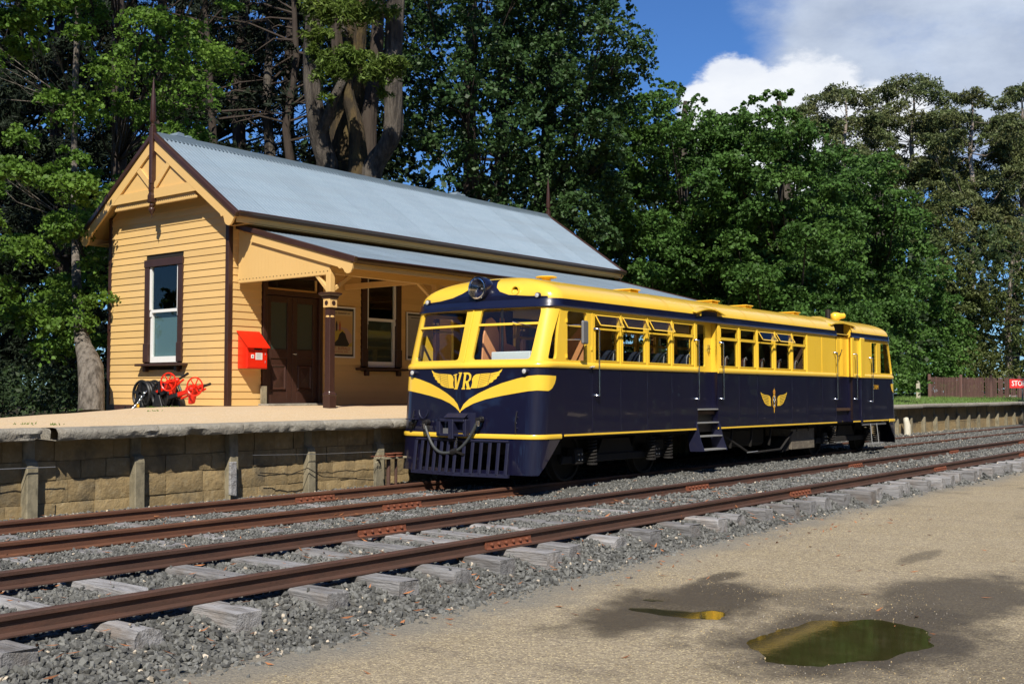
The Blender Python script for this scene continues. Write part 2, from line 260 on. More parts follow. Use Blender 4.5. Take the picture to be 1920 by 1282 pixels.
# ------------------------------------------------------------------ mesh and object helpers
ORG = {}
def org(p): return ORG.get(p.name, Vector((0, 0, 0))) if p is not None else Vector((0, 0, 0))
def thing(name, label, cat, loc=(0, 0, 0), group=None, kind=None):
    o = bpy.data.objects.new(name, None); COL.objects.link(o); o.empty_display_size = .2
    o.location = loc; ORG[o.name] = Vector(loc); o['label'] = label; o['category'] = cat
    if group: o['group'] = group
    if kind: o['kind'] = kind
    return o
def tag(o, label=None, cat=None, group=None, kind=None):
    for k, v in (('label', label), ('category', cat), ('group', group), ('kind', kind)):
        if v: o[k] = v
    return o
class MB:
    def __init__(s): s.v = []; s.f = []
    def add(s, vs, fs):
        n = len(s.v); s.v += [tuple(q) for q in vs]; s.f += [tuple(i+n for i in f) for f in fs]; return s
    def box(s, x0, x1, y0, y1, z0, z1):
        return s.add([(x0, y0, z0), (x1, y0, z0), (x1, y1, z0), (x0, y1, z0), (x0, y0, z1), (x1, y0, z1), (x1, y1, z1), (x0, y1, z1)],
                     [(0, 3, 2, 1), (4, 5, 6, 7), (0, 1, 5, 4), (1, 2, 6, 5), (2, 3, 7, 6), (3, 0, 4, 7)])
    def hexa(s, p): return s.add(p, [(0, 3, 2, 1), (4, 5, 6, 7), (0, 1, 5, 4), (1, 2, 6, 5), (2, 3, 7, 6), (3, 0, 4, 7)])
    def prism(s, poly, vec):
        """closed polygon (3D points) pushed along vec"""
        n = len(poly); vec = Vector(vec); P = [Vector(p) for p in poly]
        return s.add(P+[p+vec for p in P], [tuple(range(n))[::-1], tuple(range(n, 2*n))]+[(i, (i+1) % n, n+(i+1) % n, n+i) for i in range(n)])
    def bar(s, a, b, w, h, up=(0, 0, 1)):
        a = Vector(a); b = Vector(b); d = (b-a).normalized(); u = Vector(up)
        if abs(d.dot(u)) > .98: u = Vector((1, 0, 0))
        r = d.cross(u).normalized(); u = r.cross(d)
        q = [a-r*w/2-u*h/2, a+r*w/2-u*h/2, a+r*w/2+u*h/2, a-r*w/2+u*h/2]
        return s.prism(q, b-a)
    def tube(s, path, r, n=8, cap=True):
        path = [Vector(p) for p in path]; R = r if isinstance(r, (list, tuple)) else [r]*len(path)
        u = None; rings = []
        for i, p in enumerate(path):
            d = (path[min(i+1, len(path)-1)]-path[max(i-1, 0)]).normalized()
            if u is None: u = d.orthogonal().normalized()
            else:
                u = u-d*u.dot(d); u = u.normalized() if u.length > 1e-5 else d.orthogonal().normalized()
            w = d.cross(u); rings.append([p+(u*math.cos(t)+w*math.sin(t))*R[i] for t in [2*math.pi*k/n for k in range(n)]])
        vs = [q for g in rings for q in g]; fs = []
        for i in range(len(rings)-1):
            for k in range(n): fs.append((i*n+k, i*n+(k+1) % n, (i+1)*n+(k+1) % n, (i+1)*n+k))
        if cap: fs += [tuple(range(n))[::-1], tuple(range((len(rings)-1)*n, len(rings)*n))]
        return s.add(vs, fs)
    def cyl(s, a, b, r, n=16): return s.tube([a, b], r, n)
    def lathe(s, base, prof, n=16, axis=(0, 0, 1), cap=True):
        """prof: (radius, distance along the axis)"""
        ax = Vector(axis).normalized(); u = ax.orthogonal().normalized(); w = ax.cross(u); base = Vector(base)
        vs = [base+ax*h+(u*math.cos(t)+w*math.sin(t))*max(r, 1e-4) for r, h in prof for t in [2*math.pi*k/n for k in range(n)]]
        m = len(prof); fs = [(i*n+k, i*n+(k+1) % n, (i+1)*n+(k+1) % n, (i+1)*n+k) for i in range(m-1) for k in range(n)]
        if cap: fs += [tuple(range(n))[::-1], tuple(range((m-1)*n, m*n))]
        return s.add(vs, fs)
    def sqlathe(s, base, prof):
        """square turned piece: (half width, height)"""
        bx, by, bz = base; vs = []
        for h, z in prof: vs += [(bx-h, by-h, bz+z), (bx+h, by-h, bz+z), (bx+h, by+h, bz+z), (bx-h, by+h, bz+z)]
        m = len(prof); fs = [(i*4+k, i*4+(k+1) % 4, i*4+4+(k+1) % 4, i*4+4+k) for i in range(m-1) for k in range(4)]+[(3, 2, 1, 0), tuple(range((m-1)*4, m*4))]
        return s.add(vs, fs)
    def ring(s, c, ax, R, r, n=20, m=8, sc=(1, 1)):
        ax = Vector(ax).normalized(); u = ax.orthogonal().normalized(); w = ax.cross(u); c = Vector(c); vs = []
        for i in range(n):
            t = 2*math.pi*i/n; d = u*math.cos(t)+w*math.sin(t)
            for k in range(m):
                q = 2*math.pi*k/m; vs.append(c+d*(R+r*math.cos(q))+ax*r*math.sin(q))
        return s.add(vs, [(i*m+k, i*m+(k+1) % m, ((i+1) % n)*m+(k+1) % m, ((i+1) % n)*m+k) for i in range(n) for k in range(m)])
    def build(s, name, mat, parent=None, smooth=None, label=None, bev=0, **kw):
        o3 = org(parent); me = bpy.data.meshes.new(name)
        me.from_pydata([(v[0]-o3.x, v[1]-o3.y, v[2]-o3.z) for v in s.v], [], s.f); me.update()
        bm = bmesh.new(); bm.from_mesh(me); bmesh.ops.recalc_face_normals(bm, faces=bm.faces[:])
        if bev: bmesh.ops.bevel(bm, geom=[e for e in bm.edges if e.is_manifold and e.calc_face_angle(0) > .5], offset=bev, segments=1, affect='EDGES', clamp_overlap=True)
        bm.to_mesh(me); bm.free()
        if mat: me.materials.append(mat)
        if smooth:
            me.shade_smooth(); me.set_sharp_from_angle(angle=math.radians(smooth))
        o = bpy.data.objects.new(name, me); COL.objects.link(o); ORG[o.name] = o3.copy()
        if parent is not None: o.parent = parent
        if label: o['label'] = label
        return tag(o, **kw) if kw else o
def mesh_np(name, V, F, mat, parent=None, smooth=None):
    """fast mesh from numpy vertices (N,3) and equal-sized faces (M,k)"""
    o3 = org(parent); me = bpy.data.meshes.new(name); V = np.asarray(V, np.float32)-np.array(o3, np.float32); F = np.asarray(F, np.int32)
    me.vertices.add(len(V)); me.vertices.foreach_set('co', V.ravel()); me.loops.add(F.size); me.loops.foreach_set('vertex_index', F.ravel())
    me.polygons.add(len(F)); me.polygons.foreach_set('loop_start', np.arange(0, F.size, F.shape[1], dtype=np.int32))
    me.update(calc_edges=True)
    if mat: me.materials.append(mat)
    if smooth: me.shade_smooth()
    o = bpy.data.objects.new(name, me); COL.objects.link(o); ORG[o.name] = o3.copy()
    if parent is not None: o.parent = parent
    return o
def inpoly(x, y, P):
    c = False; j = len(P)-1
    for i in range(len(P)):
        if (P[i][1] > y) != (P[j][1] > y) and x < (P[j][0]-P[i][0])*(y-P[i][1])/(P[j][1]-P[i][1])+P[i][0]: c = not c
        j = i
    return c
def resample(P, d):
    R = []
    for i in range(len(P)):
        a = P[i]; b = P[(i+1) % len(P)]; n = max(1, int(math.hypot(b[0]-a[0], b[1]-a[1])/d))
        R += [(a[0]+(b[0]-a[0])*k/n, a[1]+(b[1]-a[1])*k/n) for k in range(n)]
    return R
def rrect(x0, x1, y0, y1, r, n=4):
    R = []
    for cx, cy, a in ((x1-r, y1-r, 0), (x0+r, y1-r, 90), (x0+r, y0+r, 180), (x1-r, y0+r, 270)):
        R += [(cx+r*math.cos(math.radians(a+90*k/n)), cy+r*math.sin(math.radians(a+90*k/n))) for k in range(n+1)]
    return R
def rpoly(P, r, n=3):
    """round the corners of a polygon"""
    R = []
    for i in range(len(P)):
        p = Vector(P[i]); a = (Vector(P[i-1])-p); b = (Vector(P[(i+1) % len(P)])-p); q = min(r, a.length*.45, b.length*.45)
        A = p+a.normalized()*q; B = p+b.normalized()*q
        for k in range(n+1): t = k/n; R.append(tuple(A*(1-t)**2+p*2*t*(1-t)+B*t*t))
    return R
def panel(name, outer, holes, mapf, mat, parent, thick=.03, grid=.12, off=0., smooth=35, gx=None, **kw):
    """a sheet with holes, laid on a curved surface mapf(u, v, off) and given a thickness"""
    vs = []; es = []
    for loop in [outer]+list(holes):
        L = resample(loop, grid); n = len(vs); vs += L; es += [(n+i, n+(i+1) % len(L)) for i in range(len(L))]
    u0, u1 = min(p[0] for p in outer), max(p[0] for p in outer); v0, v1 = min(p[1] for p in outer), max(p[1] for p in outer)
    if grid < 5:
        gxx = gx or grid
        for i in range(1, int((u1-u0)/gxx)+1):
            for j in range(1, int((v1-v0)/grid)+1):
                p = (u0+i*gxx+.0031*(j % 2), v0+j*grid-.0017*(i % 3))
                if inpoly(*p, outer) and not any(inpoly(*p, h) for h in holes): vs.append(p)
    r = delaunay_2d_cdt([Vector(p) for p in vs], es, [], 0, 1e-5)
    V2 = r[0]; T = []
    for f in r[2]:
        cx = sum(V2[i].x for i in f)/len(f); cy = sum(V2[i].y for i in f)/len(f)
        if inpoly(cx, cy, outer) and not any(inpoly(cx, cy, h) for h in holes): T.append(tuple(f))
    n = len(V2); mb = MB(); V = [mapf(p.x, p.y, off) for p in V2]
    if thick:
        V += [mapf(p.x, p.y, off-thick) for p in V2]; cnt = {}
        for f in T:
            for i in range(len(f)):
                e = (f[i], f[(i+1) % len(f)]); cnt[e] = cnt.get(e, 0)+1
        F = list(T)+[tuple(i+n for i in f[::-1]) for f in T]
        for (a, b) in cnt:
            if (b, a) not in cnt: F.append((b, a, a+n, b+n))
    else: F = T
    mb.add(V, F); return mb.build(name, mat, parent, smooth=smooth, **kw)
_tc = {}
def text2d(s):
    if s in _tc: return _tc[s]
    c = bpy.data.curves.new('t', 'FONT'); c.body = s; c.align_x = 'CENTER'; c.align_y = 'CENTER'; c.size = 1; c.resolution_u = 2
    o = bpy.data.objects.new('t', c); me = bpy.data.meshes.new_from_object(o)
    R = ([tuple(v.co[:2]) for v in me.vertices], [tuple(p.vertices) for p in me.polygons])
    bpy.data.objects.remove(o); bpy.data.curves.remove(c); bpy.data.meshes.remove(me); _tc[s] = R; return R
def letters(s, c, ux, uy, size, mat, parent, sx=1., name='lettering', shear=0., weight=0):
    V, F = text2d(s); c = Vector(c); ux = Vector(ux); uy = Vector(uy); n = ux.cross(uy).normalized()*.002
    mb = MB()
    for dx, dy in ([(0, 0)] if not weight else [(0, 0), (weight, 0), (-weight, 0), (0, weight)]):
        k = len(mb.v); mb.add([c+n*(1+.02*k/max(1, len(V)))+ux*((x*sx+shear*y+dx)*size)+uy*((y+dy)*size) for x, y in V], F)
    return mb.build(name, mat, parent)

# ------------------------------------------------------------------ ground, road, puddles
RAILY = dict(a=6.98, b=8.65, c=10.33, d=11.98)      # rail centres: near track a-b, platform track c-d
def edgeY(X): return np.interp(X, [0, 4, 9, 12, 16, 40], [5.75, 5.85, 6.05, 6.35, 6.5, 6.6])+.16*(fbm(np.asarray(X)*1.3, 3.3, 4)-.5)*2
def bedz(X, Y):
    X = np.asarray(X, float); Y = np.asarray(Y, float)
    e = edgeY(X); z = -.385+.19*sst(e-.30, 7.1, Y)
    z = z+(.040+.09*sst(12, 17, X))*sst(9.0, 10.0, Y)
    z = z+.045*sst(8.5, 13.5, X)*sst(e+.1, e+.4, Y)*(1-sst(9.0, 9.6, Y))+.05*sst(12.2, 12.8, Y)+.02*(fbm(X*2.1, Y*2.1, 2)-.5)
    return z
PUD = [(7.85, 3.14, .98, .56, -.12), (7.93, 4.62, .16, .44, .1), (8.3, 5.02, .09, .12, 0), (8.1, 4.35, .2, .13, .3)]
def pudd(X, Y):
    r = 0
    for cx, cy, a, b, t in PUD:
        dx = X-cx; dy = Y-cy; u = dx*math.cos(t)+dy*math.sin(t); v = -dx*math.sin(t)+dy*math.cos(t)
        d = np.sqrt((u/a)**2+(v/b)**2)+.42*(fbm(X*3.2, Y*3.2, 8)-.5); r = np.maximum(r, 1-sst(.45, 1.35, d))
    return r
def roadz(X, Y):
    X = np.asarray(X, float); Y = np.asarray(Y, float)
    return -.352+.022*(fbm(X*.5, Y*1.6, 1)-.5)+.014*(fbm(X*6, Y*6, 6)-.5)-.045*pudd(X, Y)
def sheet(name, xs, ys, zf, mat, attrs=None, **kw):
    XX, YY = np.meshgrid(xs, ys, indexing='ij'); ZZ = zf(XX, YY)+0*XX; V = np.stack([XX, YY, ZZ], -1).reshape(-1, 3); nx, ny = len(xs), len(ys)
    i, j = np.meshgrid(np.arange(nx-1), np.arange(ny-1), indexing='ij'); a = (i*ny+j).ravel(); F = np.stack([a, a+ny, a+ny+1, a+1], -1)
    o = mesh_np(name, V, F, mat, smooth=True)
    for k, f in (attrs or {}).items():
        at_ = o.data.attributes.new(k, 'FLOAT', 'POINT'); at_.data.foreach_set('value', np.clip(f(XX, YY), 0, 1).astype(np.float32).ravel())
    return tag(o, **kw)
def wetf(X, Y):
    w = .55*sst(.56, .8, fbm(X*.9+3, Y*.9, 15))*sst(.45, .6, fbm(X*5, Y*5, 16))
    for cx, cy, a, b, s in [(8.2, 4.7, 1.4, .72, 1), (8.0, 3.1, 1.75, .95, 1), (10.0, 2.95, 1.7, .75, .9), (9.2, 3.9, .7, .5, .6), (9.6, 5.05, .55, .16, .9), (12.2, 4.0, .8, .12, .6), (7.7, 1.9, 1.5, .35, .5)]:
        d = np.sqrt(((X-cx)/a)**2+((Y-cy)/b)**2)+.8*(fbm(X*1.6, Y*1.6, 5)-.5)+.35*(fbm(X*9, Y*9, 25)-.5); w = np.maximum(w, s*(1-sst(.60, 1.16, d)))
    return np.maximum(w, sst(.25, .6, pudd(X, Y)))*.95
xs = np.concatenate([np.linspace(-250, -2, 12), np.arange(-1, 3, .4), np.arange(3, 15, .06), np.arange(15, 30, .3), np.linspace(30, 300, 30)])
ys = np.concatenate([np.linspace(-250, -3, 14), np.arange(-2, 1.5, .25), np.arange(1.5, 6.9, .06)])
sheet('gravel_road', xs, ys, roadz, ROAD, dict(wet=wetf, grey=lambda X, Y: .9*sst(-.75, -.05, Y-edgeY(X)+.5*(fbm(X*3, Y*3, 9)-.5))*1.), kind='structure')
mesh_np('ground', [(-900, -900, -.55), (900, -900, -.55), (900, 900, -.55), (-900, 900, -.55)], [(0, 1, 2, 3)], FIELD)['kind'] = 'structure'
for i, (cx, cy, a, b, t) in enumerate(PUD):
    mb = MB(); n = 40
    mb.add([(cx+1.25*a*math.cos(q)*math.cos(t)-1.25*b*math.sin(q)*math.sin(t), cy+1.25*a*math.cos(q)*math.sin(t)+1.25*b*math.sin(q)*math.cos(t), -.3745-.0007*i) for q in [2*math.pi*k/n for k in range(n)]], [tuple(range(n))])
    mb.build('puddle', WATER, kind='structure')
xs = np.concatenate([np.arange(-4, 20, .14), np.arange(20, 60, .6), np.linspace(61, 260, 30)]); ys = np.concatenate([np.arange(5.3, 12.95, .14), [13.3]])
sheet('ballast_bed', xs, ys, bedz, BEDM, kind='structure')
sheet('forest_floor', np.linspace(-120, 320, 90), np.concatenate([[13.35, 14.5], np.linspace(16, 330, 60)]), lambda X, Y: .72+.25*fbm(X*.2, Y*.2, 3)*sst(13, 22, Y)+.0*X, DIRT, kind='structure')

# ------------------------------------------------------------------ tracks
def rail_profile(): return [(-.064, -.142), (.064, -.142), (.064, -.131), (.012, -.118), (.0085, -.048), (.034, -.036), (.035, -.008), (.028, 0), (-.028, 0), (-.035, -.008), (-.034, -.036), (-.0085, -.048), (-.012, -.118), (-.064, -.131)]
SLX_near = [2.09, 2.85, 3.61, 4.45, 5.22, 6.11, 6.88, 7.59, 8.26, 8.92, 9.42, 10.34, 11.0, 11.8]+[12.5+.7*k+random.uniform(-.06, .06) for k in range(70)]
SLX_far = [1.9+.72*k+random.uniform(-.05, .05) for k in range(86)]
SLP = []
def track(label, ya, yb, sx, y0, y1, rmat, joints, top):
    t = thing('railway_track', label, 'railway track', (0, (ya+yb)/2, -.14))
    for y, jl in zip((ya, yb), joints):
        cuts = [-5]+sorted(jl)+[190]
        for x0, x1 in zip(cuts[:-1], cuts[1:]):
            mb = MB(); n = max(2, int((min(x1, 60)-x0)/1.2)); st = [x0+.003+(x1-.006-x0)*k/n for k in range(n+1)]; vs = []
            for s_ in st:
                wob = .006*(fbm(s_*.5, y, 3)-.5)
                vs += [(s_, y+py+wob, pz+wob*.6) for py, pz in rail_profile()]
            m = 14; fs = [(i*m+k, i*m+(k+1) % m, (i+1)*m+(k+1) % m, (i+1)*m+k) for i in range(n) for k in range(m)]+[tuple(range(m))[::-1], tuple(range(n*m, n*m+m))]
            mb.add(vs, fs).build('rail', rmat, t, smooth=30)
        for x in jl:
            for sg in (-1, 1):
                fp = MB().prism([(x-.36, y+sg*.014, -.112), (x-.36, y+sg*.05, -.122), (x-.36, y+sg*.034, -.10), (x-.36, y+sg*.03, -.055), (x-.36, y+sg*.034, -.047), (x-.36, y+sg*.012, -.05)], (.72, 0, 0)).build('fishplate', RUSTO, t)
                if sg == -1:
                    for q in (-.28, -.17, -.06, .06, .17, .28):
                        MB().lathe((x+q, y-.026, -.078), [(.016, 0), (.019, .012), (.017, .026), (.008, .033)], 8, (0, -1, 0)).build('bolt', RUSTO, fp, smooth=40)
    for k, x in enumerate(sx):
        w = .235+random.uniform(-.015, .02); h = .21; a = y0+random.uniform(-.10, .07); b = y1+random.uniform(-.05, .05)
        zt = top+random.uniform(-.006, .003); sk = random.uniform(-.03, .03)
        if k % 4 == 3 and y0 < 8:   # half round hewn ones
            pr = [(-w*.5, -h), (-w*.5, -.055), (-w*.36, -.012), (-w*.12, 0), (w*.2, -.004), (w*.38, -.02), (w*.5, -.07), (w*.5, -h)]
        else:
            c = random.uniform(.004, .018); pr = [(-w*.5, -h), (-w*.5, -c), (-w*.5+c, 0), (w*.5-c, 0), (w*.5, -c), (w*.5, -h)]
        m = len(pr); ns = 5; vs = []
        for i in range(ns+1):
            yy = a+(b-a)*i/ns
            vs += [(x-w/2+px+sk*(yy-a)/2+random.uniform(-.003, .003), yy+(random.uniform(-.012, .012) if i in (0, ns) else 0), zt+pz+random.uniform(-.003, .002)) for px, pz in pr]
        fs = [(i*m+q, i*m+(q+1) % m, (i+1)*m+(q+1) % m, (i+1)*m+q) for i in range(ns) for q in range(m)]+[tuple(range(m))[::-1], tuple(range(ns*m, ns*m+m))]
        MB().add(vs, fs).build('sleeper', SLEEP, t)
        SLP.append((x-w, x, a-.01, b+.01, y0 < 8))
    return t
track('nearer rusty railway track with grey timber sleepers standing clear of the stones', RAILY['a'], RAILY['b'], SLX_near, 6.50, 9.12, RUST, ([8.75, 15.78, 22.38, 28.7, 35], [8.65, 15.66, 22.3, 28.9, 35.5]), -.143)
track('farther rusty track beside the platform, under the yellow and navy railcar', RAILY['c'], RAILY['d'], SLX_far, 9.86, 12.45, RUSTF, ([10.7, 22, 33.5], [10.65, 22.3, 44.5]), -.143)

# ------------------------------------------------------------------ stones laid by geometry nodes
def rock(i, r=1, flat=.75):
    bm = bmesh.new(); rr = random.Random(i)
    for k in range(15):
        v = Vector((rr.gauss(0, 1), rr.gauss(0, 1), rr.gauss(0, 1))).normalized()*rr.uniform(.75, 1.05); bm.verts.new((v.x, v.y*rr.uniform(.7, .9), v.z*flat))
    bmesh.ops.convex_hull(bm, input=bm.verts[:]); bmesh.ops.delete(bm, geom=[v for v in bm.verts if not v.link_faces], context='VERTS')
    me = bpy.data.meshes.new('stone'); bm.to_mesh(me); bm.free(); return me
def scatter(name, P, S, meshes, mat, flat=True, seed=1, **kw):
    """one object: a point cloud with a stone from the set on every point"""
    cset = bpy.data.collections.new(name+'_set')
    for me in meshes:
        if not me.materials: me.materials.append(mat)
        o = bpy.data.objects.new('stone_shape', me); cset.objects.link(o)
    me = bpy.data.meshes.new(name); me.vertices.add(len(P)); me.vertices.foreach_set('co', np.asarray(P, np.float32).ravel())
    a = me.attributes.new('sz', 'FLOAT', 'POINT'); a.data.foreach_set('value', np.asarray(S, np.float32)); me.update()
    o = bpy.data.objects.new(name, me); COL.objects.link(o)
    g = bpy.data.node_groups.new(name, 'GeometryNodeTree'); g.interface.new_socket('Geometry', in_out='INPUT', socket_type='NodeSocketGeometry'); g.interface.new_socket('Geometry', in_out='OUTPUT', socket_type='NodeSocketGeometry')
    N = g.nodes; L = g.links; gi = N.new('NodeGroupInput'); go = N.new('NodeGroupOutput'); ip = N.new('GeometryNodeInstanceOnPoints'); ci = N.new('GeometryNodeCollectionInfo')
    ci.inputs['Collection'].default_value = cset; ci.inputs['Separate Children'].default_value = True; ci.inputs['Reset Children'].default_value = True
    rv = N.new('FunctionNodeRandomValue'); rv.data_type = 'FLOAT_VECTOR'; rv.inputs['Max'].default_value = (6.28, 6.28, 6.28); rv.inputs['Seed'].default_value = seed
    ri = N.new('FunctionNodeRandomValue'); ri.data_type = 'INT'; [s for s in ri.inputs if s.name == 'Max' and s.type == 'INT'][0].default_value = len(meshes)-1; ri.inputs['Seed'].default_value = seed+3
    na = N.new('GeometryNodeInputNamedAttribute'); na.data_type = 'FLOAT'; na.inputs['Name'].default_value = 'sz'
    m2p = N.new('GeometryNodeMeshToPoints')
    L.new(gi.outputs[0], m2p.inputs['Mesh']); L.new(m2p.outputs[0], ip.inputs['Points']); L.new(ci.outputs[0], ip.inputs['Instance']); ip.inputs['Pick Instance'].default_value = True
    L.new([s for s in ri.outputs if s.type == 'INT'][0], ip.inputs['Instance Index']); L.new([s for s in rv.outputs if s.type == 'VECTOR'][0], ip.inputs['Rotation']); L.new(na.outputs[0], ip.inputs['Scale']); L.new(ip.outputs[0], go.inputs[0])
    md = o.modifiers.new('scatter', 'NODES'); md.node_group = g; o['kind'] = 'stuff'; return tag(o, **kw)
def cull(X, Y, Z, m=170):
    px, py, w = to_px(np.stack([X, Y, Z], -1)); return (px > -m) & (px < 1920+m) & (py < 1282+m) & (w > 1)
def field(x0, x1, y0, y1, dens, seed):
    r = np.random.default_rng(seed); n = int((x1-x0)*(y1-y0)*dens); return r.uniform(x0, x1, n), r.uniform(y0, y1, n), r
def off_track(X, Y, keep_top=.05, r=None):
    k = np.ones(len(X), bool)
    for y in RAILY.values(): k &= np.abs(Y-y) > .085
    for x0, x1, a, b, near in SLP:
        if x1 > 34: continue
        ins = (X > x0-.012) & (X < x1+.012) & (Y > a-.012) & (Y < b+.012)
        if near: k &= ~(ins & (r.random(len(X)) > .012))
        else: k &= ~(ins & (r.random(len(X)) > .30-.20*sst(.0, .5, 1-np.abs(Y-11.15)/1.3)))
    return k
PX = []; PS = []
for (x0, x1, dens, s0, s1, sd) in ((2.0, 12.5, 780, .018, .033, 21), (12.5, 22, 430, .022, .038, 22), (22, 46, 150, .028, .046, 23)):
    X, Y, r = field(x0, x1, 5.6, 12.88, dens, sd); Z = bedz(X, Y); e = edgeY(X)
    k = (Y > e-.05-.35*r.random(len(X))**2) & cull(X, Y, Z); X, Y, Z = X[k], Y[k], Z[k]
    k = off_track(X, Y, r=r); X, Y, Z = X[k], Y[k], Z[k]; S = r.uniform(s0, s1, len(X))*(1+.35*(r.random(len(X)) < .06))
    S = np.where((Y > 9.2), S*.72, S)
    ontop = np.zeros(len(X))
    for a0, a1, b0, b1, near in SLP:
        if a1 < 34: ontop = np.where((X > a0) & (X < a1) & (Y > b0) & (Y < b1), 1, ontop)
    Z = np.where(ontop > 0, -.143+S*.35, Z+S*r.uniform(-.15, .75, len(X))); PX.append(np.stack([X, Y, Z], -1)); PS.append(S)
P = np.concatenate(PX); S = np.concatenate(PS)
pale = np.random.default_rng(3).random(len(P)) < .022+.10*(P[:, 1] > 12.35)
scatter('ballast_stones', P[~pale], S[~pale], [rock(i) for i in range(9)], STONE, label='crushed grey ballast stones under and beside both railway tracks')
scatter('pale_stones', P[pale], S[pale]*.8, [rock(i+20) for i in range(5)], STONEW, seed=5, label='scattered pale stones among the grey ballast')
X, Y, r = field(3.5, 18, 1.2, 6.9, 620, 31); Z = roadz(X, Y); pc = fbm(X*.8, Y*.8, 12); k = (r.random(len(X)) < .12+1.5*(pc-.48)) & cull(X, Y, Z, 60) & (pudd(X, Y) < .5) & (Y < edgeY(X)+.3); X, Y, Z = X[k], Y[k], Z[k]; S = r.uniform(.0025, .006, len(X))*(1+.9*(r.random(len(X)) < .06)); P = np.stack([X, Y, Z+S*.25], -1)
y_ = r.random(len(X)) < .5
scatter('yellow_pebbles', P[y_], S[y_], [rock(i+40, flat=.6) for i in range(4)], PEB, seed=8, label='small yellowish pebbles strewn over the gravel road')
scatter('grey_pebbles', P[~y_], S[~y_], [rock(i+50, flat=.6) for i in range(4)], PEBG, seed=9, label='small grey pebbles strewn over the gravel road')
# fallen leaves
def leaf_litter():
    r = np.random.default_rng(77); n = 900; X = r.uniform(3.5, 16, n); Y = r.choice([0, 1, 2], n, p=[.55, .25, .2]); Y = np.where(Y == 0, r.uniform(5.6, 9.2, n), np.where(Y == 1, r.uniform(9.2, 12.8, n), r.uniform(2.5, 5.8, n)))
    Z = np.where(Y < edgeY(X)-.1, roadz(X, Y)+.006, bedz(X, Y)+.045); k = cull(X, Y, Z); k &= ~((Y < 5.7) & (r.random(n) < .72)) ; V = []; F = []
    for x, y, z in zip(X[k], Y[k], Z[k]):
        L = r.uniform(.025, .06); w = L*.22; a = r.uniform(0, 6.28); d = Vector((math.cos(a), math.sin(a), r.uniform(-.2, .3))); s = Vector((-math.sin(a), math.cos(a), r.uniform(-.4, .4))); c = Vector((x, y, z)); q = len(V)
        V += [c-d*L, c-d*.2*L+s*w, c+d*L+Vector((0, 0, .012)), c-d*.1*L-s*w]; F.append((q, q+1, q+2, q+3))
    o = mesh_np('fallen_leaves', V, F, LITTER); tag(o, 'dry brown gum leaves fallen on ballast and road', kind='stuff')
leaf_litter()

# ------------------------------------------------------------------ platform
def platz(X, Y):
    H = np.interp(X, [6, 8, 12, 30, 60], [.05, .09, .17, .16, .12]); z = .972+H*sst(12.6, 14.9, Y)
    return z-.15*sst(17.3, 21.2, Y)*(np.asarray(X) < 15)+.012*(fbm(np.asarray(X)*1.5, np.asarray(Y)*1.5, 7)-.5)
def platform_sheet(name, mat, xs, ys, **kw): return sheet(name, xs, ys, platz, mat, **kw)
# the gravel top ends at a slanting back edge on the left
cr_x = [-2, 6.5, 7.6, 10.2, 12.3, 13.0, 13.3]; cr_y = [13.6, 14.45, 15.1, 16.6, 18.4, 21.4, 21.6]
def gravel_top():
    xs = np.concatenate([np.arange(2, 13.3, .2), np.arange(13.3, 30.2, .6)]); V = []; F = []; n = 22
    for x in xs:
        yb = np.interp(x, cr_x, cr_y)
        for j in range(n+1): y = 12.84+(yb-12.84)*j/n; V.append((x, y, float(platz(x, y))))
        V.append((x, yb+.35, .55))
    m = n+2
    for i in range(len(xs)-1):
        for j in range(m-1): a = i*m+j; F.append((a, a+m, a+m+1, a+1))
    mesh_np('platform_surface', V, F, PLAT, smooth=True)['kind'] = 'structure'
gravel_top()
platform_sheet('platform_lawn', GRASSG, np.concatenate([np.arange(30, 80, 1), [90, 120, 160]]), np.concatenate([np.arange(12.84, 22, .6), [26, 34]]), kind='structure')
def grass():
    r = np.random.default_rng(9); n = 26000; X = 34+(r.random(n)**1.3)*34; Y = r.uniform(12.86, 17.5, n); Z = platz(X, Y); k = cull(X, Y, Z, 90); X, Y, Z = X[k], Y[k], Z[k]; n = len(X)
    h = r.uniform(.03, .08, n)*(1+.8*(Y > 16)); a = r.uniform(0, 6.28, n); w = .012; V = np.zeros((n, 3, 3)); lean = r.normal(0, .03, (n, 2))
    V[:, 0] = np.stack([X-w*np.cos(a), Y-w*np.sin(a), Z-.01], -1); V[:, 1] = np.stack([X+w*np.cos(a), Y+w*np.sin(a), Z-.01], -1); V[:, 2] = np.stack([X+lean[:, 0], Y+lean[:, 1], Z+h], -1)
    tag(mesh_np('grass', V.reshape(-1, 3), np.arange(3*n).reshape(-1, 3), GRASS), 'short green grass on the far end of the platform', kind='stuff')
grass()
def tufts():
    mb = MB()
    for px, py in ((135, 782), (290, 781), (316, 780), (52, 800), (95, 800), (290, 787)):
        d = .45/((py-734)/FPX); c = at(px, py, d)
        for k in range(14): x = c.x+random.gauss(0, .10); y = c.y+random.gauss(0, .03); z = float(platz(x, y)); mb.add([(x-.01, y, z), (x+.01, y, z), (x+random.gauss(0, .02), y, z+random.uniform(.012, .035))], [(0, 1, 2)])
    mb.build('weeds', GRASS, kind='stuff', label='small green weeds growing on the platform gravel')
tufts()

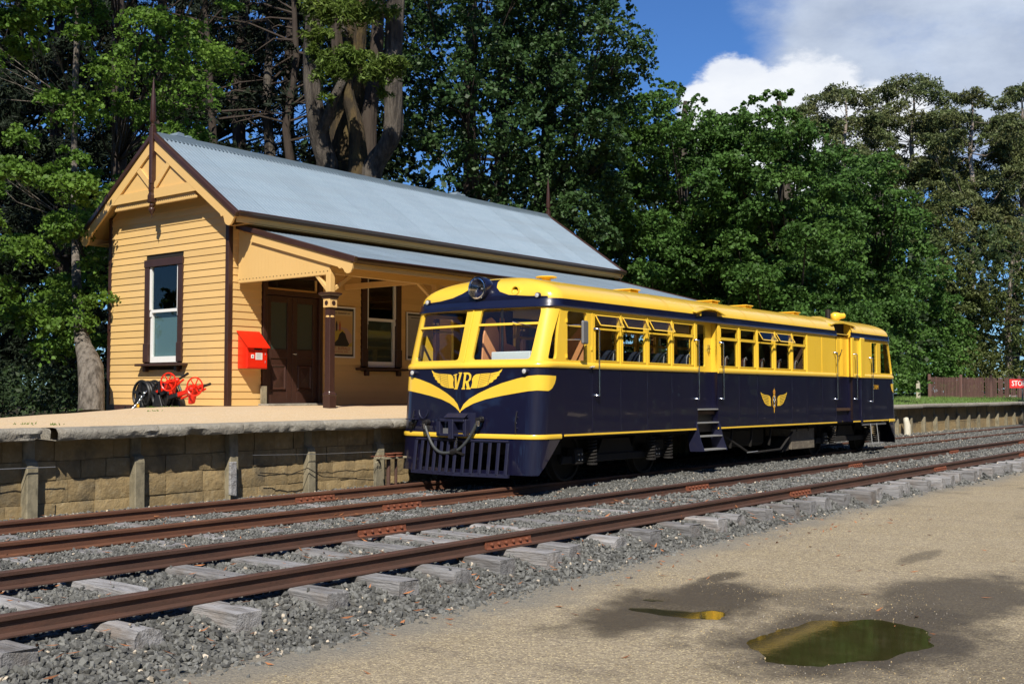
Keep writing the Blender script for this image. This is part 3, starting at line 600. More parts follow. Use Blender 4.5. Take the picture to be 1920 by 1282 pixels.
pw = thing('platform_wall', 'rendered masonry platform wall with concrete coping and buttress posts', 'platform wall', (12, 12.9, -.1))
POSTX = [3.9, 5.4]+[6.92, 8.38, 9.89, 11.33, 12.8]; nb = 17; POSTX += [12.8+(36.89-12.8)*k/nb for k in range(1, nb+1)]+[36.89+1.337*k for k in range(1, 27)]
WY = 12.9
MB().box(2, 95, WY+.035, WY+.3, -.4, .93).build('wall_core', MORT, pw)
random.seed(21)
for bx0, bx1 in zip(POSTX[:-1], POSTX[1:]):
    if bx1 < 15:
        rows = [(-.22, .05), (.056, .335), (.341, .565), (.571, .83)]
        for ri, (z0, z1) in enumerate(rows):
            x = bx0+.05
            while x < bx1-.06:
                L = random.uniform(.30, .62) if ri < 2 else random.uniform(.28, .45); x2 = min(x+L, bx1-.05)
                if bx1-.05-x2 < .16: x2 = bx1-.05
                n = max(2, int((x2-x)/.08)); m = 4; dy = random.uniform(-.012, .010); mb = MB(); vs = []
                for i in range(n+1):
                    for j in range(m+1):
                        u = i/n; v = j/m; ed = min(u*(1-u)*n*1.6, v*(1-v)*m*1.4, .5)/.5; xx = x+.003+(x2-x-.006)*u; zz = z0+(z1-z0)*v
                        nz = fbm(xx*9, zz*9+ri, 5)-.5; ex = (fbm(xx*7, zz*7, 8)-.5)*.03*(1-ed)
                        vs.append((xx+(ex if 0 < i < n else ex*.6), WY+dy+.012*(1-ed)-.05*nz*ed*.7, zz+(ex if j in (0, m) else 0)*.7))
                k0 = len(vs); vs += [(p[0], WY+.05, p[2]) for p in vs[:]]; fs = [(i*(m+1)+j, (i+1)*(m+1)+j, (i+1)*(m+1)+j+1, i*(m+1)+j+1) for i in range(n) for j in range(m)]
                bd = [i*(m+1) for i in range(n+1)]+[n*(m+1)+j for j in range(1, m+1)]+[i*(m+1)+m for i in range(n-1, -1, -1)]+[j for j in range(m-1, 0, -1)]
                fs += [(bd[i], bd[(i+1) % len(bd)], bd[(i+1) % len(bd)]+k0, bd[i]+k0) for i in range(len(bd))]
                mb.add(vs, fs).build('block', BLOCK, pw, smooth=50); x = x2
    else:
        dy = random.uniform(-.01, .01); zz = random.uniform(.28, .34)
        for z0, z1 in ((-.3, zz), (zz+.012, .82)): MB().box(bx0+.05, bx1-.05, WY+dy, WY+.06, z0, z1).build('wall_slab', BLOCK, pw)
for i, x in enumerate(POSTX):
    w = .075; yo = WY-.115+random.uniform(-.01, .01); t = random.uniform(-.015, .015); z1 = .83
    if i != 4: mb = MB().prism([(x-w, yo, -.3), (x-w, yo+.008, .50), (x-w, yo+.03, .575), (x-w, WY-.022, .60), (x-w, WY-.022, z1), (x-w, WY+.05, z1), (x-w, WY+.05, -.3)], (2*w+t*.3, 0, 0))
    elif i == 4: mb = MB().prism([(x-w, yo+.02, -.3), (x-w, yo, .2), (x-w, yo+.03, z1), (x-w, WY+.05, z1), (x-w, WY+.05, -.3)], (2*w, 0, 0))
    else: mb = MB().hexa([(x-w, yo, -.3), (x+w, yo, -.3), (x+w, WY+.05, -.3), (x-w, WY+.05, -.3), (x-w+t, yo+.02, z1), (x+w+t, yo+.02, z1), (x+w+t, WY+.05, z1), (x-w+t, WY+.05, z1)])
    mb.build('buttress', POSTC, pw, bev=.012)
# coping: cast lengths with worn, broken edges
cj = [2.0, 4.1, 5.6, 6.93]+[float(on_y(px, 810, 12.58).x) for px in (300, 459, 610, 738)]; cj += [cj[-1]+1.62*k for k in range(1, 45)]
CY = 12.585
for ci, (x0, x1) in enumerate(zip(cj[:-1], cj[1:])):
    st = .045 if x1 < 15 else .55; n = max(2, int((x1-x0)/st)); g0 = .006; vs = []; dz = random.uniform(-.012, .012) if x1 < 40 else random.uniform(-.02, .03)
    prof = [(WY+.02, .835), (CY+.06, .832), (CY+.015, .845), (CY, .875), (CY-.005, .925), (CY+.01, .957), (CY+.045, .980), (CY+.12, .986), (CY+.28, .984), (CY+.42, .980)]; m = len(prof)
    for i in range(n+1):
        x = x0+g0+(x1-x0-2*g0)*i/n
        for k, (y, z) in enumerate(prof):
            e = 1 if 1 <= k <= 5 else .25; chip = 0
            if x1 < 15: chip = max(0, fbm(x*3.1, k*.35+ci, 9)-.58)*.24*(1 if k in (1, 2, 3) else .35)
            if i in (0, n) and x1 < 15: chip += random.uniform(0, .03)
            vs.append((x, y+e*.03*(fbm(x*8, k*1.1, 4)-.5)*(x1 < 30)+e*random.uniform(-.004, .004)*(x1 < 20)+chip, z+e*.022*(fbm(x*5, k*.9+7, 5)-.5)*(x1 < 30)+e*random.uniform(-.004, .004)*(x1 < 20)+(chip*.5 if k < 4 else 0)+dz*(.3 if k > 6 else 1)))
    fs = [(i*m+k, i*m+k+1, (i+1)*m+k+1, (i+1)*m+k) for i in range(n) for k in range(m-1)]+[(i*m+m-1, i*m, (i+1)*m, (i+1)*m+m-1) for i in range(n)]+[tuple(range(m))[::-1], tuple(range(n*m, n*m+m))]
    if ci == 3:    # broken gap near the joint on the left
        fs = [f for f in fs if not (len(f) == 4 and max(vs[q][0] for q in f) < x0+.14)]; vs = [(v[0]+(.10 if v[0] < x0+.16 else 0), v[1], v[2]) for v in vs]
    MB().add(vs, fs).build('coping_stone', CONC, pw, smooth=50)
# wires, pulley stand and the loose plank
def wire(label, pts, r=.006, mat=STEEL):
    tag(MB().tube([on_y(px, py, Y) for px, py, Y in pts], r, 6).build('signal_wire', mat, smooth=60), label, 'wire')
wire('short pale signal wire at the far left of the platform wall', [(-90, 883, 12.74), (104, 875, 12.74)], .006, STEEL)
wire('long thin signal wire running level to the pulley stand', [(474, 853, 12.72), (600, 851, 12.72), (720, 846, 12.72)], .0045, STEEL)
wire('sagging dark wire low on the sunlit part of the wall', [(487, 886, 12.76), (545, 889, 12.74), (577, 877, 12.74), (604, 893, 12.72), (705, 900, 12.6)], .007, BLACK)
pk = on_y(438, 893, 12.70)
tag(MB().hexa([(pk.x-.055, 12.69, -.02), (pk.x+.05, 12.69, -.04), (pk.x+.05, 12.74, -.04), (pk.x-.055, 12.74, -.02), (pk.x-.05, 12.70, .44), (pk.x+.055, 12.70, .44), (pk.x+.055, 12.75, .44), (pk.x-.05, 12.75, .44)]).build('timber_plank', SLEEP, bev=.006), 'short grey timber plank fixed upright against a wall buttress', 'plank')
def pulley_stand():
    b = on_y(728, 905, 12.45); x = b.x; y = 12.45; t = thing('pulley_stand', 'rusty iron pulley stand with two legs beside the railcar front', 'pulley stand', (x, y, -.1))
    for k, q in enumerate((0, .17)): MB().tube([(x+q, y, -.12), (x+q, y, .36)], .035-.01*k, 10).build('leg', RUST, t, smooth=60)
    MB().box(x-.2, x+.34, y-.10, y+.12, .36, .39).build('top_plate', POSTC, t, bev=.005)
    for q in (.0, .16): MB().lathe((x+q, y-.04, .395), [(.09, 0), (.09, .012), (.055, .02), (.055, .035), (.09, .045), (.09, .055)], 14).build('pulley', RUSTO, t, smooth=40)
    MB().prism([(x-.22, y+.06, -.12), (x-.02, y+.06, -.12), (x-.10, y+.06, .3), (x-.14, y+.06, .36), (x-.2, y+.06, .3)], (0, .05, 0)).build('bracket', POSTC, t, bev=.004)
    ch = MB(); [ch.ring((x-.42+.03*k, y-.05, .415), ((1, 0, 0) if 0 else ((0, 1, 0) if k % 2 else (0, 0, 1))), .014, .004, 8, 4, ) for k in range(12)]; ch.build('chain', RUSTO, t)
pulley_stand()

# ------------------------------------------------------------------ station building
random.seed(5)
BX0, BX1, BY0, BY1 = 13.15, 25.75, 17.25, 21.27; RY, RZ = 19.26, 6.56; EY, EZ = 16.63, 4.73; VX0, VX1 = 12.80, 26.10
PITCHR = (RZ-EZ)/(RY-EY)
B = thing('station_building', 'cream weatherboard station building with brown trim and grey iron roof', 'station building', (BX0, BY0, 1.1))
def roofz(y): return RZ-PITCHR*abs(y-RY)
# solid inner walls so that nothing shows through
MB().box(BX0+.03, BX1-.03, BY1-.06, BY1, .8, 4.7).build('inner_wall', DARKIN, B)
MB().box(BX0+.02, BX1-.02, BY0+1.6, BY0+1.62, .8, 4.7).build('partition', DARKIN, B)
MB().box(BX0+1.2, BX0+1.22, BY0+.03, BY1-.03, .8, 4.7).build('partition', DARKIN, B)
MB().box(BX0+.03, BX1-.03, BY0+.03, BY1-.03, 1.0, 1.05).build('floor', DARKIN, B)
MB().box(BX0+.03, BX1-.03, BY0+.03, BY1-.03, 4.55, 4.6).build('ceiling', DARKIN, B)
EXP = .139
def board(ax, a0, a1, t0, t1, z0, z1, out_, c):
    """one lapped board: ax 'y' runs along Y at X=c facing -X; 'x' runs along X at Y=c facing -Y; sgn by out_"""
    lo, hi = .020, .004; P = []
    for z, th, (s0, s1) in ((z0, lo, (a0, a1)), (z1, hi, (t0, t1))):
        for s, w in ((s0, 0), (s1, 0), (s1, th), (s0, th)):
            P.append((c+out_*w, s, z) if ax == 'y' else (s, c+out_*w, z))
    MB().hexa(P).build('weatherboard', CREAM, B)
def wallboards(ax, lo, hi, z0, z1, out_, c, holes, topf=None):
    k = 0; z = z0
    while z < z1:
        za, zb = z, z+EXP+.012
        segs = [(lo, hi)]
        for h0, h1, hz0, hz1 in holes:
            if zb > hz0+.01 and za < hz1-.02:
                ns = []
                for s0, s1 in segs:
                    if h1 <= s0 or h0 >= s1: ns.append((s0, s1)); continue
                    if h0 > s0: ns.append((s0, h0))
                    if h1 < s1: ns.append((h1, s1))
                segs = ns
        for s0, s1 in segs:
            a0, a1, t0, t1 = s0, s1, s0, s1
            if topf:
                l0, r0 = topf(za); l1, r1 = topf(zb)
                a0, a1 = max(s0, l0), min(s1, r0); t0, t1 = max(s0, l1), min(s1, r1)
                if t1-t0 < .02: t0 = t1 = (a0+a1)/2; t0 -= .01; t1 += .01
                if a1-a0 < .06: continue
            board(ax, a0, a1, t0, t1, za, zb, out_, c)
        z += EXP
def gable_lim(z):
    h = (RZ-.12-z)/PITCHR; return (RY-h, RY+h) if z > 4.4 else (0, 99)
WINY0, WINY1, WZ0, WZ1 = 18.66, 19.95, 1.98, 4.10
for X, o_, holes in ((BX0, -1, [(WINY0+.01, WINY1-.01, WZ0, WZ1)]), (BX1, 1, [])):
    wallboards('y', BY0+.05, BY1-.05, 1.15, 6.4, o_, X, holes, gable_lim)
# gable sheathing round the window
for y0, y1, z0, z1 in ((BY0, WINY0, .85, 4.6), (WINY1, BY1, .85, 4.6), (WINY0, WINY1, .85, WZ0), (WINY0, WINY1, WZ1, 4.6)): MB().box(BX0+.004, BX0+.03, y0, y1, z0, z1).build('wall_lining', DARKIN, B)
MB().prism([(BX0+.004, BY0, 4.6), (BX0+.004, BY1, 4.6), (BX0+.004, RY, 6.42)], (.026, 0, 0)).build('wall_lining', DARKIN, B)
MB().box(BX0-.03, BX0+.02, BY0-.02, BY1+.02, .9, 1.15).build('base_board', BROWN, B)
MB().box(BX1-.02, BX1+.03, BY0-.02, BY1+.02, .9, 1.15).build('base_board', BROWN, B)
FH = [(13.93, 15.50, 1.0, 3.80), (16.60, 17.84, 1.92, 4.02), (19.6, 20.9, 1.92, 4.02), (22.3, 23.6, 1.0, 3.8)]
wallboards('x', BX0+.05, BX1-.05, 1.15, 4.68, -1, BY0, FH)
xs_ = [BX0]
for h0, h1, z0, z1 in FH: xs_ += [h0, h1]
xs_ += [BX1]
for i in range(0, len(xs_), 2): MB().box(xs_[i], xs_[i+1], BY0+.004, BY0+.03, .85, 4.7).build('wall_lining', DARKIN, B)
for h0, h1, z0, z1 in FH:
    MB().box(h0, h1, BY0+.004, BY0+.03, z1, 4.7).build('wall_lining', DARKIN, B)
    if z0 > 1.1: MB().box(h0, h1, BY0+.004, BY0+.03, .85, z0).build('wall_lining', DARKIN, B)
wallboards('x', BX0+.05, BX1-.05, 1.15, 4.68, 1, BY1, [])
for x, y in ((BX0, BY0), (BX0, BY1), (BX1, BY0), (BX1, BY1)):
    sx = -1 if x == BX0 else 1; sy = -1 if y == BY0 else 1
    MB().box(min(x+sx*.032, x-sx*.07), max(x+sx*.032, x-sx*.07), min(y+sy*.034, y-sy*.07), max(y+sy*.034, y-sy*.07), .88, roofz(y)-.06).build('corner_post', BROWN, B, bev=.006)

# --- windows
def window(ax, c, a0, a1, z0, z1, mid, glzt, blind, slide='l'):
    """sash window; ax 'y': in the gable (outward -X); 'x': in the front wall (outward -Y)"""
    def bx(n, s0, s1, d0, d1, h0, h1, mat, par, **k):   # s along wall, d outward
        m = MB()
        if ax == 'y': m.box(c-d1, c-d0, s0, s1, h0, h1)
        else: m.box(s0, s1, c-d1, c-d0, h0, h1)
        return m.build(n, mat, par, **k)
    w = .155; f = bx('window', a0, a0+w, -.03, .045, z0+.03, z1-.15, BROWN, B, bev=.006)
    bx('architrave', a1-w, a1, -.03, .045, z0+.03, z1-.15, BROWN, f, bev=.006); bx('architrave', a0-.01, a1+.01, -.03, .055, z1-.15, z1, BROWN, f, bev=.006)
    for q in (a0, a1-w): bx('architrave_block', q-.012, q+w+.012, .0, .062, z0+.03, z0+.42, BROWN, f, bev=.01)
    bx('sill', a0-.17, a1+.10, -.03, .19, z0-.045, z0+.005, BROWN, f, bev=.008)
    for q in (a0+.08, a1-.14): bx('sill_bracket', q, q+.09, .0, .10, z0-.16, z0-.047, BROWN, f, bev=.01)
    g0, g1 = a0+w, a1-w; gz0 = z0+.03
    bx('sash', g0, g0+.055, -.07, -.01, gz0, mid, WHITEP, f); bx('sash', g1-.055, g1, -.07, -.01, gz0, mid, WHITEP, f)
    bx('sash', g0+.055, g1-.055, -.07, -.01, gz0, gz0+.12, WHITEP, f); bx('sash', g0, g1, -.05, .005, mid-.03, mid+.03, WHITEP, f)
    bx('sash', g0, g0+.05, -.035, .02, mid+.03, glzt, WHITEP, f); bx('sash', g1-.05, g1, -.035, .02, mid+.03, glzt, WHITEP, f); bx('sash', g0, g1, -.036, .019, glzt, z1-.15, WHITEP, f)
    for q in (g0, g1-.05): bx('sash_horn', q, q+.05, -.05, .012, mid-.11, mid-.03, WHITEP, f)
    bx('pane', g0+.05, g1-.05, -.045, -.040, gz0+.1, mid-.02, WGLASS, f); bx('pane', g0+.045, g1-.045, -.012, -.008, mid+.02, glzt+.01, WGLASS, f)
    bx('blind', g0+.03, g1-.03, -.085, -.078, gz0+.08, mid, blind, f)
    return f
window('y', BX0, WINY0, WINY1, WZ0, WZ1, 3.05, 3.95, BLUEG)
window('x', BY0, 16.62, 17.82, 1.92, 4.0, 2.98, 3.86, PALEBLIND)
window('x', BY0, 19.62, 20.88, 1.92, 4.0, 2.98, 3.86, PALEBLIND)
# --- doors
def door(x0, x1, z0, z1, par=B):
    d = MB().box(x0, x0+.10, BY0-.06, BY0+.06, z0, z1).build('door', BROWN, par, bev=.006)
    MB().box(x1-.10, x1, BY0-.06, BY0+.06, z0, z1).build('door_post', BROWN, d, bev=.006); MB().box(x0, x1, BY0-.065, BY0+.06, z1-.10, z1).build('door_head', BROWN, d, bev=.006)
    zt = z1-.46; MB().box(x0+.1, x1-.1, BY0-.055, BY0+.06, zt, zt+.1).build('transom', BROWN, d, bev=.005)
    MB().box(x0+.14, x1-.14, BY0-.01, BY0+.02, zt+.10, zt+.14).build('fanlight_frame', CREAMF, d); MB().box(x1-.17, x1-.13, BY0-.01, BY0+.02, zt+.14, z1-.1).build('fanlight_frame', CREAMF, d)
    MB().box(x0+.1, x1-.1, BY0+.02, BY0+.026, zt+.1, z1-.1).build('pane', WGLASS, d)
    xm = (x0+x1)/2; W2 = (x1-x0-.2)/2
    for k, a in enumerate((x0+.1, xm)):
        b = a+W2; zz = z0+.06
        for q0, q1 in ((a+.004, a+.13), (b-.13, b-.004)): MB().box(q0, q1, BY0, BY0+.045, zz, zt-.01).build('door_stile', BROWN, d, bev=.004)
        for q0, q1 in ((zz, zz+.22), (2.08, 2.26), (zt-.14, zt-.01)): MB().box(a+.13, b-.13, BY0, BY0+.045, q0, q1).build('door_rail', BROWN, d, bev=.004)
        MB().box(a+.12, b-.12, BY0+.022, BY0+.030, 2.24, zt-.12).build('pane', PALEBLIND, d)
        MB().box(a+.12, b-.12, BY0+.020, BY0+.032, zz+.2, 2.1).build('door_panel', BROWN, d)
        p0, p1, q0, q1 = a+.15, b-.15, zz+.26, 1.95; i = .05
        mb = MB(); mb.add([(p0, BY0+.019, q0), (p1, BY0+.019, q0), (p1, BY0+.019, q1), (p0, BY0+.019, q1), (p0+.02, BY0-.012, q0+.02), (p1-.02, BY0-.012, q0+.02), (p1-.02, BY0-.012, q1-.02), (p0+.02, BY0-.012, q1-.02),
                           (p0+i, BY0+.012, q0+i), (p1-i, BY0+.012, q0+i), (p1-i, BY0+.012, q1-i), (p0+i, BY0+.012, q1-i)], [(0, 1, 5, 4), (1, 2, 6, 5), (2, 3, 7, 6), (3, 0, 4, 7), (4, 5, 9, 8), (5, 6, 10, 9), (6, 7, 11, 10), (7, 4, 8, 11)])
        cx, cz = (p0+p1)/2, (q0+q1)/2; mb.add([(p0+i, BY0+.012, q0+i), (p1-i, BY0+.012, q0+i), (p1-i, BY0+.012, q1-i), (p0+i, BY0+.012, q1-i), (cx, BY0-.02, cz)], [(0, 1, 4), (1, 2, 4), (2, 3, 4), (3, 0, 4)]); mb.build('door_moulding', BROWN, d)
    MB().lathe((xm+.08, BY0, 2.17), [(.022, 0), (.022, .012), (.008, .014), (.008, .045)], 10, (0, -1, 0)).build('door_handle', CHROME, d, smooth=40); MB().tube([(xm+.08, BY0-.045, 2.17), (xm-.03, BY0-.05, 2.172)], .008, 6).build('door_handle', CHROME, d)
    MB().box(x0-.08, x1+.08, BY0-.30, BY0+.05, 1.06, z0+.055).build('door_sill', CONC, par, bev=.012)
    MB().box(x0-.07, x0+.06, BY0-.10, BY0-.061, z0+.06, z0+.40).build('door_plinth', POSTC, d)
    return d
door(13.95, 15.49, 1.13, 3.79); door(22.32, 23.58, 1.13, 3.79)

# --- main roof: corrugated sheets, ridge, verges, gutters
def corr_sheet(x0, x1, ya, za, yb, zb, name='roof_sheet', mat=GALV, lap=0., pit=.076):
    n = int(round((x1-x0)/pit*8)); V = []; F = []
    nrm = Vector((0, -(zb-za), (yb-ya))).normalized()
    if nrm.z < 0: nrm = -nrm
    for i in range(n+1):
        x = x0+(x1-x0)*i/n; h = .020*math.cos(2*math.pi*(x-x0)/pit)+lap
        for t in (0, .33, .66, 1): V.append((x, ya+(yb-ya)*t+nrm.y*h, za+(zb-za)*t+nrm.z*h))
    F = [(i*4+j, i*4+4+j, i*4+5+j, i*4+1+j) for i in range(n) for j in range(3)]
    o = mesh_np(name, V, F, mat, B, smooth=True); return o
ns = 17; sw = (VX1-VX0-.10)/ns
for s in range(ns):
    xa = VX0+.05+sw*s; xb = xa+sw*1.125; lp = .0020*(s % 2)
    corr_sheet(xa, xb, EY-.03, roofz(EY-.03)+.02, RY-.02, RZ+.005, lap=lp, pit=sw/8); corr_sheet(xa, xb, 2*RY-EY+.03, roofz(EY-.03)+.02, RY+.02, RZ+.005, lap=lp, pit=sw/8)
MB().prism([(VX0+.02, RY-.20, roofz(RY-.20)+.033), (VX0+.02, RY-.03, RZ+.035), (VX0+.02, RY, RZ+.065), (VX0+.02, RY+.03, RZ+.035), (VX0+.02, RY+.20, roofz(RY+.2)+.033), (VX0+.02, RY, RZ+.02)], (VX1-VX0-.04, 0, 0)).build('ridge_cap', GALVD, B)
for a_, b_ in ((EY+.02, BY0-.03), (BY1+.03, 2*RY-EY-.02)): MB().box(BX0, BX1, a_, b_, EZ-.16, EZ-.15).build('soffit_board', SOFFIT, B)
for sg in (-1, 1):
    ye = RY+sg*(RY-EY); y2 = ye-sg*.02
    MB().prism([(VX0+.06, y2, EZ-.17), (VX0+.06, y2, EZ+.00), (VX0+.06, y2-sg*.025, EZ+.01), (VX0+.06, y2-sg*.025, EZ-.17)], (VX1-VX0-.12, 0, 0)).build('fascia_board', CREAMF, B)
    # ogee gutter
    pr = [(0, .075), (0, .085), (-.10, .085), (-.112, .07), (-.105, .05), (-.085, .035), (-.075, .0), (-.02, -.012), (0, -.012)]
    MB().prism([(VX0+.04, ye-sg*q, EZ-.05+h) for q, h in pr], (VX1-VX0-.08, 0, 0)).build('gutter', BROWN, B)
# roof decking (dark underside so that the sheet is not the ceiling)
for sg in (-1, 1): MB().prism([(VX0+.06, RY, RZ-.03), (VX0+.06, RY+sg*(RY-EY), EZ-.03), (VX0+.06, RY+sg*(RY-EY), EZ-.05), (VX0+.06, RY, RZ-.05)], (VX1-VX0-.12, 0, 0)).build('roof_boarding', SOFFIT, B)
SL = Vector((0, -1, -PITCHR)).normalized(); LR = math.hypot(RY-EY, RZ-EZ)
def rake(sg, t, d, x):   # a point t metres down the slope from the ridge, d metres below the roof plane (perpendicular)
    dn = Vector((0, sg, -PITCHR)).normalized(); nn = Vector((0, -sg*PITCHR, -1)).normalized()
    return Vector((x, RY, RZ))+dn*t+nn*d
for gx, od in ((VX0, -1), (VX1, 1)):
    for sg in (-1, 1):
        # brown rolled verge cap
        P = [rake(sg, -.02, -.05, gx+od*.035), rake(sg, -.02, .055, gx+od*.035), rake(sg, -.02, .055, gx-od*.07), rake(sg, -.02, -.05, gx-od*.07)]
        MB().prism(P, rake(sg, LR+.07, 0, 0)-rake(sg, -.02, 0, 0)).build('verge_cap', BROWN, B, bev=.012)
        # barge board with rounded foot
        pts = [rake(sg, .03, .058, gx), rake(sg, LR+.02, .058, gx)]
        for k in range(7): a = math.pi*k/6; pts.append(rake(sg, LR-.07+.115*math.cos(math.pi/2-a)*1.0, .17+.115-.115*math.cos(a)+.0, gx))
        pts = [rake(sg, .10, .058, gx), rake(sg, LR+.03, .058, gx)]+[rake(sg, LR-.10+.13*math.cos(math.radians(q)), .205+.11*math.sin(math.radians(q)), gx) for q in (0, 30, 60, 90, 120, 150)]+[rake(sg, LR-.27, .225, gx), rake(sg, LR-.32, .27, gx), rake(sg, LR-.37, .245, gx), rake(sg, .10, .245, gx)]
        MB().prism(pts, (-od*.04, 0, 0)).build('barge_board', CREAMF, B)
    # gable fill: boarded triangle set back, collar, struts, lace
    cz0, cz1 = 5.27, 5.46; hw0 = (RZ-.26-cz0)/PITCHR
    MB().prism([(gx-od*.045, RY-(RZ-.08-cz0)/PITCHR, cz0+.03), (gx-od*.045, RY+(RZ-.08-cz0)/PITCHR, cz0+.03), (gx-od*.045, RY, RZ-.1)], (-od*.02, 0, 0)).build('gable_boarding', CREAMF, B)
    for sg in (-1, 1):
        MB().prism([(gx-od*.003, RY+sg*.05, cz0), (gx-od*.003, RY+sg*(hw0+.1), cz0), (gx-od*.003, RY+sg*(hw0-.16), cz1), (gx-od*.003, RY+sg*.05, cz1)], (-od*.038, 0, 0)).build('collar_board', CREAMF, B)
        a = Vector((0, RY+sg*.05, cz1+.02)); MB().bar((gx-od*.022, RY+sg*.05, cz1+.04), (gx-od*.022, RY+sg*.56, cz1+.04+.56*1.05-.14), .034, .12, up=(0, -sg, 1)).build('gable_strut', CREAMF, B)
        # scalloped lace under the collar
        L0, L1 = .05, 1.40; n = 20; mb = MB()
        for k in range(n):
            y0 = RY+sg*(L0+(L1-L0)*k/n); y1 = RY+sg*(L0+(L1-L0)*(k+1)/n); ym = (y0+y1)/2; zc = 5.155
            c0 = min(abs(y0-RY), 1.27); c1 = min(abs(y1-RY), 1.27); mb.prism([(gx-od*.05, RY+sg*c0, 5.30), (gx-od*.05, RY+sg*c1, 5.30), (gx-od*.05, y1, zc+.01), (gx-od*.05, (y1+ym)/2, zc-.018), (gx-od*.05, ym, zc+.012), (gx-od*.05, (y0+ym)/2, zc-.018), (gx-od*.05, y0, zc+.01)], (-od*.02, 0, 0))
        mb.build('lace_board', CREAMF, B)
        hb = MB(); [hb.cyl((gx-od*.048, RY+sg*(L0+(L1-L0)*(k+.5)/n), 5.205), (gx-od*.072, RY+sg*(L0+(L1-L0)*(k+.5)/n), 5.205), .011, 6) for k in range(n)]; hb.build('lace_hole', BROWN, B)
    # finial
    fz = MB().box(gx+od*.005-.055, gx+od*.005+.055, RY-.055, RY+.055, 5.55, 6.72).build('finial', BROWN, B, bev=.015)
    MB().sqlathe((gx+od*.005, RY, 5.0), [(.05, .17), (.062, .19), (.062, .32), (.05, .36), (.043, .39), (.05, .42), (.05, .55)]).build('finial_drop', BROWN, fz)
    MB().lathe((gx+od*.005, RY, 4.87), [(.004, 0), (.010, .04), (.008, .06), (.05, .13), (.066, .17), (.06, .20), (.035, .225), (.05, .24), (.05, .27), (.04, .30)], 14).build('finial_ball', BROWN, fz, smooth=50)
    MB().lathe((gx+od*.005, RY, 6.72), [(.055, 0), (.055, .03), (.035, .045), (.035, .06), (.06, .085), (.066, .12), (.05, .5), (.022, .85), (.004, 1.0)], 14).build('finial_spike', BROWN, fz, smooth=50)
# verandah-side details on the ridge: two small skylights seen edge-on
for x in (13.35, 22.05):
    s = MB().box(x, x+.52, RY+.06, RY+.55, RZ-.04, RZ+.10).build('roof_vent', GALVD, B, bev=.008)
    MB().prism([(x+.06, RY+.10, RZ+.10), (x+.27, RY+.10, RZ+.10), (x+.24, RY+.10, RZ+.17), (x+.12, RY+.10, RZ+.185)], (0, .3, 0)).build('vent_cap', GALV, s)
    MB().prism([(x+.30, RY+.10, RZ+.10), (x+.46, RY+.10, RZ+.10), (x+.42, RY+.10, RZ+.15), (x+.34, RY+.10, RZ+.155)], (0, .3, 0)).build('vent_cap', GALV, s)

# --- verandah
VY0, VZ0, VY1, VZ1 = 14.0, 3.72, 17.2, 4.58; VS = (VZ1-VZ0)/(VY1-VY0)
vz = lambda y: VZ0+VS*(y-VY0)
va, vb = 13.30, 25.95; ns = 16; sw = (vb-va)/ns
for s in range(ns): corr_sheet(va+sw*s, va+sw*s+sw*1.125, VY0-.03, vz(VY0-.03)+.01, VY1+.02, vz(VY1+.02)+.01, 'verandah_sheet', lap=.0012*(s % 2), pit=sw/8)
MB().prism([(va+.02, VY0+.05, vz(VY0+.05)-.03), (va+.02, VY1+.02, vz(VY1+.02)-.03), (va+.02, VY1+.02, vz(VY1+.02)-.045), (va+.02, VY0+.05, vz(VY0+.05)-.045)], (vb-va-.04, 0, 0)).build('verandah_lining', SOFFIT, B)
MB().prism([(va, VY0+.03, VZ0-.17), (va, VY0+.03, VZ0-.01), (va, VY0+.055, VZ0-.01), (va, VY0+.055, VZ0-.17)], (vb-va, 0, 0)).build('verandah_fascia', CREAMF, B)
MB().prism([(va-.03, VY0+.028, VZ0+.025), (va-.03, VY0-.075, VZ0+.025), (va-.03, VY0-.088, VZ0+.01), (va-.03, VY0-.06, VZ0-.03), (va-.03, VY0-.05, VZ0-.07), (va-.03, VY0+.028, VZ0-.075)], (vb-va+.06, 0, 0)).build('verandah_gutter', BROWN, B)
dn = Vector((0, -1, -VS)).normalized()
for gx, od in ((13.27, -1), (25.98, 1)):
    top = Vector((gx, VY1-.02, vz(VY1-.02))); bot = Vector((gx, VY0-.02, vz(VY0-.02))); up = Vector((0, -VS, 1)).normalized()
    P = [top-up*.055+Vector((od*.03, 0, 0)), top+up*.05+Vector((od*.03, 0, 0)), top+up*.05-Vector((od*.06, 0, 0)), top-up*.055-Vector((od*.06, 0, 0))]
    MB().prism(P, bot-top+dn*.06).build('verandah_verge', BROWN, B, bev=.012)
    def bp(t, d): return bot-dn*t-up*d
    LL = (top-bot).length
    P = [bp(-.02, .058)]+[bp(.09-.11*math.cos(math.radians(q)), .175+.10*math.sin(math.radians(q))) for q in (0, 30, 60, 90, 120, 150)]+[bp(.24, .205), bp(.29, .235), bp(.34, .21), bp(LL-.48, .21), bp(LL-.52, .058)]
    MB().prism(P, (-od*.035, 0, 0)).build('verandah_barge', CREAMF, B)
    # end boarding: vertical boards with pointed feet, from the wall out to where the barge meets their foot line
    y = VY1-.03; k = 0; zf = 3.49
    while y-.098 > VY0+.62:
        y0 = y-.096; z1a = vz(y)-.08; z1b = vz(y0)-.08; n2 = 3; bot_ = []
        for q in range(n2): u0 = y0+(y-y0)*q/n2; u1 = y0+(y-y0)*(q+.5)/n2; bot_ += [(gx-od*.045, u0, zf+.012), (gx-od*.045, u1, zf-.012)]
        MB().prism([(gx-od*.045, y, z1a)]+[(gx-od*.045, y0, z1b)]+bot_+[(gx-od*.045, y, zf+.012)], (-od*.016, 0, 0)).build('end_board', CREAMF, B)
        if k % 1 == 0: MB().cyl((gx-od*.040, y-.048, zf+.06), (gx-od*.064, y-.048, zf+.06), .0105, 8).build('board_hole', BROWN, B)
        y -= .098; k += 1
